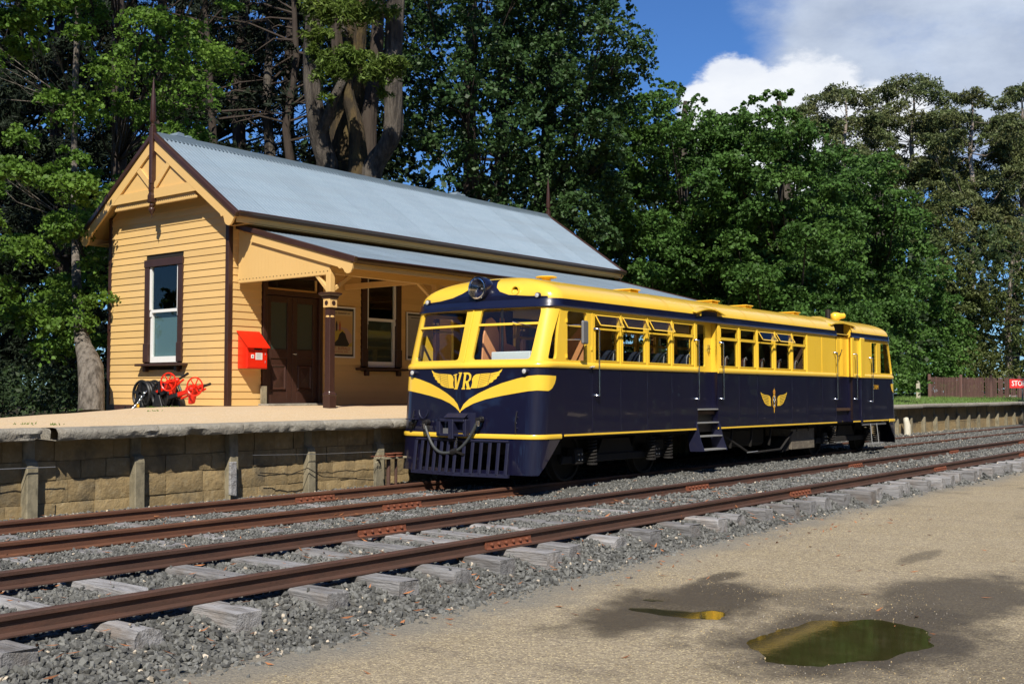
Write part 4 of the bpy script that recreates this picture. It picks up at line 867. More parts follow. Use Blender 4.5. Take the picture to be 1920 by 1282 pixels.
VPY = 14.66
MB().box(va+.03, vb-.03, VPY-.045, VPY+.045, 3.50, 3.66).build('verandah_beam', CREAMF, B, bev=.006)
for i, px_ in enumerate([13.37, 16.13, 18.9, 21.65, 24.4]):
    z0 = float(platz(px_, VPY))-.01
    p = MB().sqlathe((px_, VPY, z0), [(.085, 0), (.085, .22), (.092, .24), (.092, .26), (.066, .29), (.066, 1.62)]).build('verandah_post', BROWN, B, bev=.010)
    MB().lathe((px_, VPY, z0+1.60), [(.066, 0), (.078, .012), (.078, .028), (.066, .04)], 16).build('post_collar', CREAMF, p, smooth=40)
    MB().sqlathe((px_, VPY, z0+1.62), [(.062, 0), (.062, .16)]).build('post_shaft', BROWN, p)
    cb = MB().sqlathe((px_, VPY, z0+1.78), [(.088, 0), (.088, .155)]).build('post_block', CREAMF, p, bev=.006)
    for dx, dy in ((-1, 0), (0, -1), (1, 0), (0, 1)): MB().lathe((px_+dx*.086, VPY+dy*.086, z0+1.86), [(.042, 0), (.042, .008)], 16, (dx, dy, 0)).build('post_boss', BROWN, p)
    MB().sqlathe((px_, VPY, z0+1.935), [(.09, 0), (.105, .02), (.11, .05), (.145, .075), (.15, .105), (.11, .12)]).build('post_capital', BROWN, p)
    MB().sqlathe((px_, VPY, z0+2.055), [(.058, 0), (.058, 3.52-z0-2.055)]).build('post_top', CREAMF, p, bev=.006)
    for sg in (-1, 1):
        if i == 0 and sg < 0: continue
        MB().bar((px_+sg*.05, VPY, z0+2.10), (px_+sg*.50, VPY, 3.52), .07, .07, up=(0, 1, 0)).build('post_bracket', CREAMF, p, bev=.005)
        # rafters' spandrel towards the wall
    MB().bar((px_, VPY+.05, z0+2.10), (px_, VPY+.50, 3.66), .07, .07, up=(1, 0, 0)).build('post_bracket', CREAMF, p, bev=.005)
    MB().bar((px_, VPY+.04, 3.62), (px_, BY0-.03, 3.62), .07, .12).build('cross_beam', CREAMF, B, bev=.005)
# down pipe off the far gutter
MB().tube([(26.0, EY+.03, EZ-.06), (26.0, EY+.10, EZ-.3), (26.0, EY+.25, EZ-.55), (26.0, BY0-.10, 4.0)], .035, 8).build('down_pipe', BROWN, B, smooth=50)

# ------------------------------------------------------------------ things on and by the station
def mailbox():
    x0, x1, y1, y0, z0 = 13.36, 13.85, BY0-.025, BY0-.30, 1.86; t = thing('mailbox', 'bright red wall mailbox with sloping lid left of the dark double door', 'mailbox', ((x0+x1)/2, y1, z0))
    zf, zb = 2.30, 2.56; MB().hexa([(x0, y0, z0), (x1, y0, z0), (x1, y1, z0), (x0, y1, z0), (x0, y0, zf), (x1, y0, zf), (x1, y1, zb), (x0, y1, zb)]).build('box_body', RED, t, bev=.006)
    MB().hexa([(x0-.02, y0-.06, zf-.05), (x1+.02, y0-.06, zf-.05), (x1+.03, y1+.004, zb+.008), (x0-.03, y1+.004, zb+.008), (x0-.02, y0-.06, zf-.035), (x1+.02, y0-.06, zf-.035), (x1+.03, y1+.004, zb+.024), (x0-.03, y1+.004, zb+.024)]).build('lid', RED, t)
    MB().box(x0+.17, x0+.36, y0-.006, y0+.01, 2.215, 2.245).build('slot', DARKIN, t)
    MB().box(x0+.015, x1-.015, y0-.007, y0+.002, z0+.02, 2.19).build('box_door', RED, t, bev=.003)
    MB().box(x0+.20, x0+.36, y0-.011, y0-.0075, 2.03, 2.16).build('notice', WHITEP, t)
    for k in range(6): MB().box(x0+.215, x0+.345-.02*(k % 2), y0-.0125, y0-.0112, 2.143-.019*k, 2.148-.019*k).build('notice_text', STEEL, t)
    MB().box(x0+.095, x0+.16, y0-.012, y0-.0075, 2.055, 2.125).build('lock_plate', WHITEP, t); MB().box(x0+.12, x0+.14, y0-.0135, y0-.0121, 2.075, 2.105).build('lock', BLACK, t)
    for z in (2.0, 2.15): MB().cyl((x1-.06, y0-.012, z-.03), (x1-.06, y0-.012, z+.01), .007, 6).build('hinge', ALU, t)
mailbox()
PAPER = M('poster_paper', (.55, .43, .24), .6); PSKY = M('poster_sky', (.50, .32, .12), .6); PBLK = M('poster_black', (.02, .017, .013), .6); PYEL = M('poster_yellow', (.42, .31, .05), .6); PINK = M('poster_mauve', (.40, .27, .22), .6); PRED = M('poster_red', (.35, .07, .03), .6); PGRY = M('notice_paper', (.34, .32, .28), .6)
def poster():
    x0, x1, z0, z1 = 15.62, 16.40, 2.13, 3.20; y = BY0-.035; t = thing('travel_poster', 'framed travel poster of a dark rock on a yellow hill beside the first verandah post', 'poster', ((x0+x1)/2, y, z0))
    MB().box(x0, x1, y, y+.015, z0, z1).build('backing', PBLK, t)
    for a, b, c, d in ((x0, x0+.03, z0, z1), (x1-.03, x1, z0, z1), (x0+.03, x1-.03, z0, z0+.03), (x0+.03, x1-.03, z1-.03, z1)): MB().box(a, b, y-.018, y, c, d).build('frame', WHITEP, t)
    px0, px1, pz0, pz1 = x0+.065, x1-.065, z0+.075, z1-.085; q = [y-.002]
    def rect(n, a, b, c, d, m): q[0] -= .0007; MB().box(a, b, q[0], y, c, d).build(n, m, t)
    def poly(n, P, m): q[0] -= .0007; MB().prism([(px0+(px1-px0)*u, q[0], pz0+(pz1-pz0)*v) for u, v in P], (0, .0006, 0)).build(n, m, t)
    rect('sheet', px0, px1, pz0, pz1, PAPER); rect('picture', px0+.015, px1-.015, pz0+.17, pz1-.10, PSKY)
    poly('picture', [(.03, .18), (.97, .18), (.97, .45), (.75, .6), (.5, .62), (.3, .72), (.03, .5)], PINK)
    poly('picture', [(.03, .18), (.3, .18), (.55, .30), (.68, .50), (.55, .575), (.3, .56), (.03, .42)], PYEL)
    poly('picture', [(.12, .18), (.9, .18), (.84, .25), (.74, .36), (.68, .47), (.55, .53), (.42, .46), (.36, .34), (.25, .28)], PBLK)
    poly('picture', [(.78, .18), (.97, .18), (.97, .28), (.9, .26)], PYEL)
    for u, m in ((.30, PBLK), (.44, PRED), (.20, PYEL)): poly('picture', [(u-.03, .53), (u+.03, .53), (u+.035, .68), (u+.015, .74), (u, .77), (u-.015, .74), (u-.035, .68)], m)
    mx = (px0+px1)/2
    letters('MT. BUFFALO', (mx, q[0]-.002, pz0+.115), (1, 0, 0), (0, 0, 1), .095, PRED, t, sx=.86); letters('NATIONAL PARK', (mx, q[0]-.002, pz0+.045), (1, 0, 0), (0, 0, 1), .055, PRED, t, sx=.95)
    letters('for Summer air', (mx+.02, q[0]-.002, pz1-.05), (1, 0, 0), (0, 0, 1), .075, PBLK, t, shear=.25)
poster()
def notice(x0, x1, label):
    z0, z1 = 2.13, 3.20; y = BY0-.035; t = thing('notice_board', label, 'notice board', ((x0+x1)/2, y, z0)); MB().box(x0, x1, y, y+.015, z0, z1).build('backing', PBLK, t)
    for a, b, c, d in ((x0, x0+.03, z0, z1), (x1-.03, x1, z0, z1), (x0+.03, x1-.03, z0, z0+.03), (x0+.03, x1-.03, z1-.03, z1)): MB().box(a, b, y-.018, y, c, d).build('frame', WHITEP, t)
    MB().box(x0+.04, x1-.04, y-.003, y, z0+.09, z1-.07).build('sheet', PGRY, t); mb = MB(); r = random.Random(4)
    MB().box(x0+.15, x1-.2, y-.0045, y-.003, z1-.13, z1-.115).build('print', PBLK, t)
    for k in range(34):
        x = x0+.08
        while x < x1-.12: w = r.uniform(.03, .1); mb.box(x, min(x+w, x1-.07), y-.0045, y-.003, z1-.18-.023*k, z1-.172-.023*k); x += w+.03
    mb.build('print', STEEL, t)
notice(17.98, 18.78, 'framed printed notice on the station wall, partly hidden by the railcar')
def winch():
    """interlocking lever pair: two black drums and two red arms with handwheels"""
    X = 12.52; DY = -.50; t = thing('lever_frame', 'black iron signal lever frame with two drums and red handwheels beneath the gable window', 'lever frame', (X, 18.4, 1.08))
    z = 1.0; MB().hexa([(X-.34, 17.15, z+.04), (X+.26, 17.15, z+.04), (X+.26, 19.5, z-.05), (X-.34, 19.5, z-.05), (X-.34, 17.15, z+.10), (X+.26, 17.15, z+.10), (X+.26, 19.5, z+.02), (X-.34, 19.5, z+.02)]).build('timber_base', SLEEP, t)
    MB().hexa([(X-.28, 17.7, z+.06), (X+.2, 17.7, z+.06), (X+.2, 19.38, z+.0), (X-.28, 19.38, z+.0), (X-.25, 17.75, z+.15), (X+.17, 17.75, z+.15), (X+.17, 19.33, z+.10), (X-.25, 19.33, z+.10)]).build('bed_plate', BLACK, t, bev=.01)
    b = MB(); r = random.Random(3)
    for k in range(9): y = 17.75+.19*k; b.lathe((X-.24, y, z+.14-.03*(y-17.75)), [(.022, 0), (.022, .02), (.012, .022), (.012, .045)], 6)
    b.build('bed_bolt', BLACK, t)
    for k, (dy, R, dz) in enumerate(((18.86, .285, .36), (18.24, .27, .35))):
        d = MB(); c = (X-.16, dy, z+dz); d.ring((X-.16, dy, z+dz), (1, 0, 0), R-.02, .028, 28, 6); d.ring((X+.12, dy, z+dz), (1, 0, 0), R-.02, .028, 28, 6)
        for g in range(3): d.ring((X-.10+.07*g, dy, z+dz), (1, 0, 0), R-.03, .02, 28, 6)
        d.lathe((X-.14, dy, z+dz), [(R-.05, 0), (R-.05, .24)], 28, (1, 0, 0)); dr = d.build('drum', BLACK, t, smooth=40)
        h = MB(); h.lathe((X-.20, dy, z+dz), [(.06, 0), (.06, .4)], 12, (1, 0, 0))
        for q in range(5): a = 2*math.pi*q/5+.3; h.bar((X-.185, dy, z+dz), (X-.185, dy+(R-.03)*math.cos(a), z+dz+(R-.03)*math.sin(a)), .05, .03, up=(1, 0, 0))
        h.build('drum_spokes', BLACK, dr, smooth=40)
        MB().prism([(X-.24, dy-.2, z+.08), (X-.24, dy+.18, z+.08), (X-.24, dy+.05, z+.36), (X-.24, dy-.07, z+.36)], (.03, 0, 0)).build('drum_bracket', BLACK, t, bev=.006)
        MB().prism([(X-.02, dy-.42, z+.12), (X-.02, dy+.1, z+.12), (X-.02, dy-.02, z+.34), (X-.02, dy-.36, z+.28)], (.16, 0, 0)).build('gear_case', BLACK, t, bev=.02)
        # arm and handwheel
        a0 = Vector((X-.12, dy-.22, z+.30)); a1 = Vector((X-.12, dy-1.22-.26*k, z+.68-.12*k))
        MB().bar(a0, a0+(a1-a0)*.25, .10, .08).build('arm_socket', BLACK, t, bev=.01)
        arm = MB().bar(a0+(a1-a0)*.22, a0+(a1-a0)*.82, .07, .085).build('lever_arm', RED, t, bev=.012)
        MB().bar(a0+(a1-a0)*.3-Vector((0, 0, .085)), a0+(a1-a0)*.75-Vector((0, 0, .07)), .035, .04).build('lever_arm', RED, t, bev=.01)
        wc = a0+(a1-a0)*.74+Vector((-.10, 0, .02)); wh = MB(); ax = Vector((1, .35, .0)).normalized(); wh.ring(wc, ax, .165, .015, 28, 7)
        wh.lathe(wc-ax*.04, [(.035, 0), (.04, .02), (.04, .06), (.03, .08)], 10, ax); u = ax.orthogonal().normalized(); w_ = ax.cross(u)
        for q in range(6): an = math.pi/3*q+.2; wh.tube([wc, wc+(u*math.cos(an)+w_*math.sin(an))*.16], [.016, .010], 6)
        wh.build('handwheel', RED, t, smooth=50)
        d2 = (a1-a0).normalized(); bse = a0+d2*.62
        MB().lathe(bse, [(.07, 0), (.10, .03), (.105, .10), (.085, .13), (.09, .17), (.06, .21), (.065, .26), (.045, .29), (.04, .34), (.02, .36)], 14, d2).build('gear_head', RED, t, smooth=35)
        MB().prism([bse+Vector((-.03, -.02, -.05)), bse+Vector((-.03, -.20, -.02)), bse+Vector((-.03, -.13, -.22)), bse+Vector((-.03, -.02, -.24))], (.09, 0, 0)).build('gear_head', RED, t, bev=.015)
        MB().bar(bse+d2*.18+Vector((0, 0, -.10)), bse+d2*.52+Vector((0, 0, -.06)), .03, .03).build('catch_rod', RED, t)
        MB().tube([bse+d2*.40, bse+d2*.66], [.022, .026], 8).build('grip', BLACK, t)
    ch = MB(); p0 = Vector((X-.22, 18.62, z+.42)); p1 = Vector((X-.42, 18.92, z+.02))
    for k in range(17):
        p = p0+(p1-p0)*k/16+Vector((0, 0, -.05*math.sin(math.pi*k/16))); ch.ring(p, (0, 1, .2) if k % 2 else (1, .2, 0), .016, .0055, 8, 5)
    ch.build('chain', CHROME, t, smooth=60); MB().box(X-.36, X-.33, 18.66, 18.71, z+.12, z+.18).build('padlock', GOLD, t, bev=.004)
winch()
# fence, sign and post at the far end of the platform
def fence():
    a = at(1743, 747, 52); b = at(2030, 748.5, 60); t = thing('picket_fence', 'brown picket fence across the far end of the platform lawn', 'fence', (a.x, a.y, a.z)); d = (b-a); L = d.length; d.normalize(); nrm = Vector((-d.y, d.x, 0))
    zg = lambda s: float(platz((a+d*s).x, (a+d*s).y))
    n = int(L/.113); r = random.Random(8)
    for k in range(n):
        s = .12+k*.113; p = a+d*s; z = zg(s)-.02
        if 35 < k < 70 and k % 5 == 4: continue
        h = 1.05+r.uniform(-.03, .02); w = .03; P = [p-d*w, p+d*w, p+d*w+Vector((0, 0, h-.05)), p+Vector((0, 0, h)), p-d*w+Vector((0, 0, h-.05))]; ln = r.uniform(-.012, .012)
        P = [Vector((q.x+(ln if q.z > a.z+.3 else 0), q.y, z+(q.z-p.z))) for q in P]; MB().prism(P, nrm*-.02).build('picket', FENCEM, t)
    for zz in (.22, .86):
        for k in range(6): s0 = L*k/6; s1 = L*(k+1)/6; MB().bar(a+d*s0+Vector((0, 0, zg(s0)-a.z+zz))+nrm*.035, a+d*s1+Vector((0, 0, zg(s1)-a.z+zz))+nrm*.035, .04, .07).build('fence_rail', FENCEM, t)
    for k in range(4):
        s = 2.55*k; p = a+d*s; MB().box(p.x-.06, p.x+.06, p.y-.06, p.y+.06, zg(s)-.1, zg(s)+1.14).build('fence_post', FENCEM, t, bev=.02)
    c = at(1909.5, 719, 50.5); z0 = float(platz(c.x, c.y)); s = thing('stop_sign', 'red rectangular sign reading STOP in front of the picket fence', 'sign', (c.x, c.y, z0))
    rt = cr; hw, hh = .405, .20; n_ = -cf
    P = [c-rt*hw-Vector((0, 0, hh)), c+rt*hw-Vector((0, 0, hh)), c+rt*hw+Vector((0, 0, hh)), c-rt*hw+Vector((0, 0, hh))]; MB().prism(P, cf*.012).build('sign_plate', SIGNR, s)
    letters('STOP', c+n_*.006, rt, (0, 0, 1), .33, WHITEP, s, sx=.78, weight=.02); 
    for q in (.22,): MB().box(c.x+rt.x*q-.03+.05, c.x+rt.x*q+.03+.05, c.y+rt.y*q-.03+.05, c.y+rt.y*q+.03+.05, z0-.1, c.z+.25).build('sign_post', STEEL, s)
    w = at(1906, 742, 57.5); tag(MB().bar(w-cr*.4, w+cr*1.6, .05, .09).build('barrier_rail', WHITEP), 'white horizontal rail glimpsed behind the gap in the picket fence', 'rail')
    p = at(1722, 745, 46); z0 = float(platz(p.x, p.y)); tag(MB().hexa([(p.x-.07, p.y-.06, z0-.1), (p.x+.07, p.y-.06, z0-.1), (p.x+.07, p.y+.06, z0-.1), (p.x-.07, p.y+.06, z0-.1), (p.x-.08, p.y-.06, z0+.68), (p.x+.05, p.y-.06, z0+.75), (p.x+.05, p.y+.06, z0+.75), (p.x-.08, p.y+.06, z0+.70)]).build('short_post', ASH), 'short weathered whitish post on the lawn left of the fence', 'post')
    p = on_y(1705, 800, 12.55); tag(MB().tube([(p.x, 12.62, -.25), (p.x, 12.62, .30), (p.x+.10, 12.70, .52)], [.11, .11, .09], 12).build('bollard', ASH, smooth=50), 'pale grey leaning round post at the foot of the far platform wall', 'post')
fence()

# ------------------------------------------------------------------ the railcar
TX, TY, TL = 13.10, 11.155, 14.80
T = thing('railcar', 'yellow and navy vintage diesel railcar with winged VR emblem standing at the platform', 'railcar', (TX, TY, 0))
_P = []
for i in range(60): v = i/60*1.18; _P.append((-.275+.145*math.sqrt((v/1.18)**2+.0009), v))
_x0, _v0 = _P[-1][0]+.002, 1.181; _a0 = math.atan(.123); _r = .25
for k in range(25):
    a = _a0+(math.pi/2-_a0)*k/24; _P.append((_x0+_r*(math.cos(_a0)-math.cos(a)), _v0+_r*(math.sin(a)-math.sin(_a0))))
_P = np.array(_P); _xe, HW = float(_P[-1][0]), float(_P[-1][1]); _S = np.concatenate([[0], np.cumsum(np.hypot(*np.diff(_P, axis=0).T))]); SE = float(_S[-1]); XD = .50
def rk(z): return (z-1)*.09 if z < 1.8 else .072+(z-1.8)*.30
def F(s, z, off=0.):
    def c(a):
        if a < SE: x = float(np.interp(a, _S, _P[:, 0])); v = float(np.interp(a, _S, _P[:, 1]))
        else: x = _xe+a-SE; v = HW
        return x+rk(z)*min(1, max(0, (XD-x)/(XD-_xe))), v
    a = abs(s); x, v = c(a)
    if off:
        x1, v1 = c(a+.01); x0, v0 = c(max(0, a-.01))
        if a < .01: n = (-1, 0)
        else: tx, tv = x1-x0, v1-v0; l = math.hypot(tx, tv); n = (-tv/l, tx/l)
        x += n[0]*off; v += n[1]*off
    return Vector((TX+x, TY+(-v if s > 0 else v), z))
def G(s, z, off=0.): p = F(s, z, off); return Vector((2*TX+TL-p.x, p.y, p.z))
def sx(x): return SE+(x-_xe)          # s of a point x along the side
def side(sg): return lambda x, z, off=0.: Vector((TX+x, TY+sg*(HW+off), z))
S1 = sx(XD)+.02
WZB, WZT, BELT, CORN = 1.90, 2.65, 1.86, 2.70
fwin = rpoly([(.148, 2.690), (1.20, 2.690), (1.215, 2.62), (1.175, 1.905), (.135, 1.905)], .06)
qwin = rpoly([(1.515, 2.67), (1.46, 2.25), (1.455, 1.91), (1.665, 1.91), (1.675, 2.0), (1.57, 2.45)], .03)
mir = lambda P: [(-a, b) for a, b in P][::-1]
skirt = [(-1.86, .71), (-1.42, .19), (1.42, .19), (1.86, .71)]
XDR = 1.10
for E_, nm in ((F, 'front'), (G, 'rear')):
    SB = S1 if nm == 'front' else sx(XDR)-.002; qw = qwin if nm == 'front' else rpoly([(1.53, 2.64), (1.475, 2.25), (1.46, 1.91), (sx(.98), 1.91), (sx(.98), 2.64)], .03)
    panel('nose_panel', [(-S1, .76), (S1, .76), (S1, 1.80), (-S1, 1.80)], [], E_, NAVY, T, .03, .05)
    sk = panel('skirt_panel', skirt, [[(-.90, .25), (.90, .25), (.90, .655), (-.90, .655)]], E_, NAVY, T, .02, .12)
    panel('cab_frame', [(-SB, BELT), (SB, BELT), (SB, CORN+.01), (-SB, CORN+.01)], [fwin, mir(fwin), qw, mir(qw)], E_, YEL, T, .05, .055)
    for P in (fwin, mir(fwin), qw, mir(qw)):
        w = panel('window', P, [], lambda s, z, o=0, E_=E_: E_(s, z, -.03+o), CGLASS, T, .004, .10)
        b0, b1 = min(p[0] for p in P), max(p[0] for p in P)
        if P in (fwin, mir(fwin)): panel('window_bar', [(b0+.0, 2.43), (b1-.01, 2.43), (b1-.01, 2.465), (b0+.0, 2.465)], [], lambda s, z, o=0, E_=E_: E_(s, z, .002+o), YEL, w, .03, .1)
    # crease moulding between the windscreens
    MB().tube([E_(0, z, .004) for z in (1.87, 2.2, 2.69)], .012, 6).build('centre_strip', YEL, T, smooth=60)
    MB().tube([E_(0, z, .0) for z in (.78, 1.2, 1.79)], .006, 6).build('centre_strip', NAVY, T, smooth=60)
def sweep(path, prof):
    """sweep a (off, z) profile along perimeter stations given as functions"""
    m = len(prof); vs = []
    for fn in path: vs += [fn(o, z) for o, z in prof]
    n = len(path); return MB().add(vs, [(i*m+k, i*m+(k+1) % m, (i+1)*m+(k+1) % m, (i+1)*m+k) for i in range(n-1) for k in range(m)]+[tuple(range(m))[::-1], tuple(range((n-1)*m, n*m))])
def ends_s(E_, s0, s1, n=44): return [(lambda o, z, s=s0+(s1-s0)*i/n: E_(s, z, o)) for i in range(n+1)]
BELTP = [(0, 1.775), (.018, 1.78), (.030, 1.80), (.032, 1.825), (.024, 1.85), (.008, 1.868), (0, 1.87)]
STRIPF = [(0, .715), (.016, .72), (.022, .74), (.022, .765), (.016, .782), (0, .787)]
STRIPS = [(0, .745), (.012, .748), (.016, .76), (.012, .775), (0, .778)]
CORNP = [(0, 2.70), (.030, 2.695), (.036, 2.715), (.026, 2.735), (.026, 2.825), (0, 2.83)]
for E_ in (F, G):
    sweep(ends_s(E_, -S1, S1), BELTP).build('belt_moulding', YEL, T, smooth=40)
    sweep(ends_s(E_, -1.87, 1.87), STRIPF).build('lower_stripe', YEL, T, smooth=40)
    sweep(ends_s(E_, -S1, S1), CORNP).build('cornice', NAVY, T, smooth=40)
def ssweep(sg, x0, x1, prof, step=1.5):
    n = max(1, int((x1-x0)/step)); return sweep([(lambda o, z, x=x0+(x1-x0)*i/n: side(sg)(x, z, o)) for i in range(n+1)], prof)
D1, D2 = (4.63, 5.40), (11.02, 12.02)        # door recesses on the camera side
# sides
postsA = [1.29, 2.09, 2.91, 3.72, 4.54]; postsB = [5.46, 6.26, 7.04, 7.84, 8.66, 9.42]
LX = TL-XD
for sg in (-1, 1):
    near = sg < 0; S = side(sg)
    gaps = [(XD+.02, D1[0]), (D1[1], D2[0]), (D2[1], LX-.02)] if near else [(XD+.02, LX-.02)]
    for a, b in gaps:
        ssweep(sg, a, b, BELTP).build('belt_moulding', YEL, T, smooth=40); ssweep(sg, a, b, STRIPS).build('lower_stripe', YEL, T, smooth=40)
    ssweep(sg, XD+.02, D2[0] if near else LX-.02, CORNP).build('cornice', NAVY, T, smooth=40)
    if near: ssweep(sg, D2[1]-.12, LX-.02, CORNP).build('cornice', NAVY, T, smooth=40)
    # navy lower panels, each a slightly pillowed sheet
    cuts = [XD+.02, 1.27]+[2.09, 2.91, 3.72]+[4.63]+[5.40]+[6.26, 7.04, 7.84, 8.66, 9.42, 10.24, 11.02]+[12.02, 12.55, 13.25, LX-.02]
    if not near: cuts = [XD+.02, 1.27, 2.09, 2.91, 3.72, 4.63, 5.4, 6.26, 7.04, 7.84, 8.66, 9.42, 10.24, 11.02, 12.02, 13.25, LX-.02]
    rr = random.Random(12)
    for a, b in zip(cuts[:-1], cuts[1:]):
        if near and (a, b) in (D1, D2): continue
        nx, nz = 16, 26; vs = []; k1, k2, k3 = rr.uniform(.0035, .006), rr.uniform(0, 6), rr.uniform(-.4, .4)
        for i in range(nx+1):
            for j in range(nz+1):
                u, v = i/nx, j/nz; e = min(1, 5*min(u, 1-u))*min(1, 6*min(v, 1-v))
                lw = max(0, 1-v*1.25); o = k1*.7*math.sin(math.pi*u)*(1+.5*k3)+min(1, 14*min(u, 1-u))*min(1, 8*v)*lw*(.0020*math.sin(2*math.pi*v*2.4+k2*.12+.9*math.sin(math.pi*u))+.0013*math.sin(11*v*math.pi+k2*.3+u*1.5))+.0008*e*math.sin(5*v+k2+3*u)
                vs.append(S(a+.002+(b-a-.004)*u, .745+(1.80-.745)*v, o))
        MB().add(vs, [(i*(nz+1)+j, (i+1)*(nz+1)+j, (i+1)*(nz+1)+j+1, i*(nz+1)+j+1) for i in range(nx) for j in range(nz)]).build('side_panel', NAVY, T, smooth=80)
        MB().tube([S(b, .78, .0), S(b, 1.77, .0)], .004, 5).build('panel_seam', NAVY, T)
    MB().box(TX+XD, TX+LX, min(TY+sg*(HW-.06), TY+sg*(HW-.012)), max(TY+sg*(HW-.06), TY+sg*(HW-.012)), .80, 1.80).build('inner_lining', INTD, T) if not near else [MB().box(TX+a, TX+b, TY-HW+.012, TY-HW+.06, .80, 1.80).build('inner_lining', INTD, T) for a, b in gaps]
    # yellow window bands
    cdw = rrect(.60, 1.12, 1.90, 2.645, .045)
    wr = lambda a, b: rrect(a+.055, b-.045, 1.905, 2.645, .025, 2)
    def band(x0, x1, holes, nm='window_band'): return panel(nm, [(x0, BELT), (x1, BELT), (x1, CORN+.005), (x0, CORN+.005)], holes, S, YEL, T, .05, .3)
    band(XD+.022, 1.265, [cdw], 'cab_door'); holesA = [wr(a, b) for a, b in zip(postsA[:-1], postsA[1:])]; holesB = [wr(a, b) for a, b in zip(postsB[:-1], postsB[1:])]
    rw = rrect(13.20, 13.58, 1.90, 2.645, .03)
    if near:
        band(1.27, D1[0], holesA); band(D1[1], 9.46, holesB); band(9.462, 10.235, []); band(10.24, D2[0], []); band(D2[1], 12.545, []); band(12.55, TL-XDR, [rw])
    else:
        band(1.27, 4.6, holesA); band(4.602, 5.4, [wr(4.6, 5.4)]); band(5.402, 9.46, holesB); band(9.462, TL-XDR, [wr(10.3, 11.1), wr(12, 12.8), rw])
    # mouldings between windows
    for x in postsA[1:]+postsB: MB().tube([S(x, 1.87, .002), S(x, 2.69, .002)], .011, 6).build('window_post', YEL, T, smooth=60)
    for x in (1.267, 9.46, 10.237, 12.547): MB().box(TX+x-.006, TX+x+.006, *sorted((TY+sg*(HW-.002), TY+sg*(HW+.006))), 1.87, 2.70).build('panel_strip', YEL, T)
    def winpart(P, op=False, bar=True, lo=True):
        x0, x1 = min(p[0] for p in P), max(p[0] for p in P); w = MB().box(TX+x0-.005, TX+x1+.005, *sorted((TY+sg*(HW-.012), TY+sg*(HW+.008))), 2.395, 2.425).build('window', YEL, T, bev=.003)
        for q0, q1 in ((x0-.004, x0+.016), (x1-.016, x1+.004)): MB().box(TX+q0, TX+q1, *sorted((TY+sg*(HW-.04), TY+sg*(HW+.004))), 1.905, 2.40).build('window_rim', YEL, w)
        MB().box(TX+x0, TX+x1, *sorted((TY+sg*(HW-.03), TY+sg*(HW+.006))), 1.90, 1.918).build('window_rim', YEL, w)
        if lo: MB().box(TX+x0, TX+x1, *sorted((TY+sg*(HW-.033), TY+sg*(HW-.029))), 1.905, 2.40).build('pane', CGLASS, w)
        t = .11 if op else 0; zt, zb = 2.635, (2.455 if op else 2.43)
        fr = lambda x, z, o: S(x, z, o+t*(zt-z)/(zt-zb)+.004)
        for a, b, c, d in ((x0+.002, x1-.002, zb, zb+.018), (x0+.002, x1-.002, zt-.016, zt), (x0+.002, x0+.018, zb, zt), (x1-.018, x1-.002, zb, zt)):
            MB().hexa([fr(a, c, 0), fr(b, c, 0), fr(b, c, -.012), fr(a, c, -.012), fr(a, d, 0), fr(b, d, 0), fr(b, d, -.012), fr(a, d, -.012)]).build('hopper_frame', YEL, w)
        MB().add([fr(x0+.015, zb+.015, -.006), fr(x1-.015, zb+.015, -.006), fr(x1-.015, zt-.012, -.006), fr(x0+.015, zt-.012, -.006)], [(0, 1, 2, 3)]).build('hopper_pane', CGLASS, w)
        if op:
            for q in (x0+.008, x1-.012): MB().prism([S(q, zt, 0), S(q, zb-.01, 0), S(q, zb-.01, t*.55), S(q, zb+.02, t)], (.003, 0, 0)).build('hopper_cheek', CGLASS, w)
    for k, P in enumerate(holesA): winpart(P, near and k < 3)
    for k, P in enumerate(holesB): winpart(P, near and k in (2, 3))
    if not near: winpart(wr(4.6, 5.4)); winpart(wr(10.3, 11.1)); winpart(wr(12, 12.8))
    w = MB().box(TX+.60, TX+1.12, *sorted((TY+sg*(HW-.02), TY+sg*(HW+.004))), 2.415, 2.44).build('window', YEL, T); MB().box(TX+.59, TX+1.13, *sorted((TY+sg*(HW-.034), TY+sg*(HW-.03))), 1.90, 2.65).build('pane', CGLASS, w)
    w = panel('window', rw, [rrect(13.215, 13.565, 1.915, 2.63, .02)], lambda x, z, o=0: S(x, z, .004+o), YEL, T, .03, .3); MB().box(TX+13.2, TX+13.58, *sorted((TY+sg*(HW-.034), TY+sg*(HW-.03))), 1.90, 2.65).build('pane', CGLASS, w)
# door recesses on the camera side
def nb(n, x0, x1, y0, y1, z0, z1, m, par=T, **k): return MB().box(TX+x0, TX+x1, TY+y0, TY+y1, z0, z1).build(n, m, par, **k)
yr = -HW+.13
for x0, x1 in (D1, D2):
    nb('door_jamb', x0-.03, x0, -HW+.002, yr+.02, 1.80, 2.72, YEL); nb('door_jamb', x1, x1+.03, -HW+.002, yr+.02, 1.80, 2.72, YEL)
    nb('door_jamb', x0-.03, x0, -HW+.002, yr+.02, .76, 1.80, NAVY); nb('door_jamb', x1, x1+.03, -HW+.002, yr+.02, .76, 1.80, NAVY)
d = panel('passenger_door', [(D1[0], 1.80), (D1[1], 1.80), (D1[1], 2.74), (D1[0], 2.74)], [rrect(4.70, 5.16, 1.90, 2.66, .04)], lambda x, z, o=0: Vector((TX+x, TY+yr-o, z)), YEL, T, .03, .4)
nb('pane', 4.69, 5.17, yr+.012, yr+.016, 1.89, 2.67, CGLASS, d); nb('door_lower', D1[0], D1[1], yr, yr+.03, 1.13, 1.80, NAVY, d)
nb('door_handle', 5.22, 5.30, yr-.05, yr-.005, 2.22, 2.24, CHROME, d); nb('door_handle', 5.24, 5.26, yr-.05, yr-.005, 2.17, 2.30, CHROME, d)
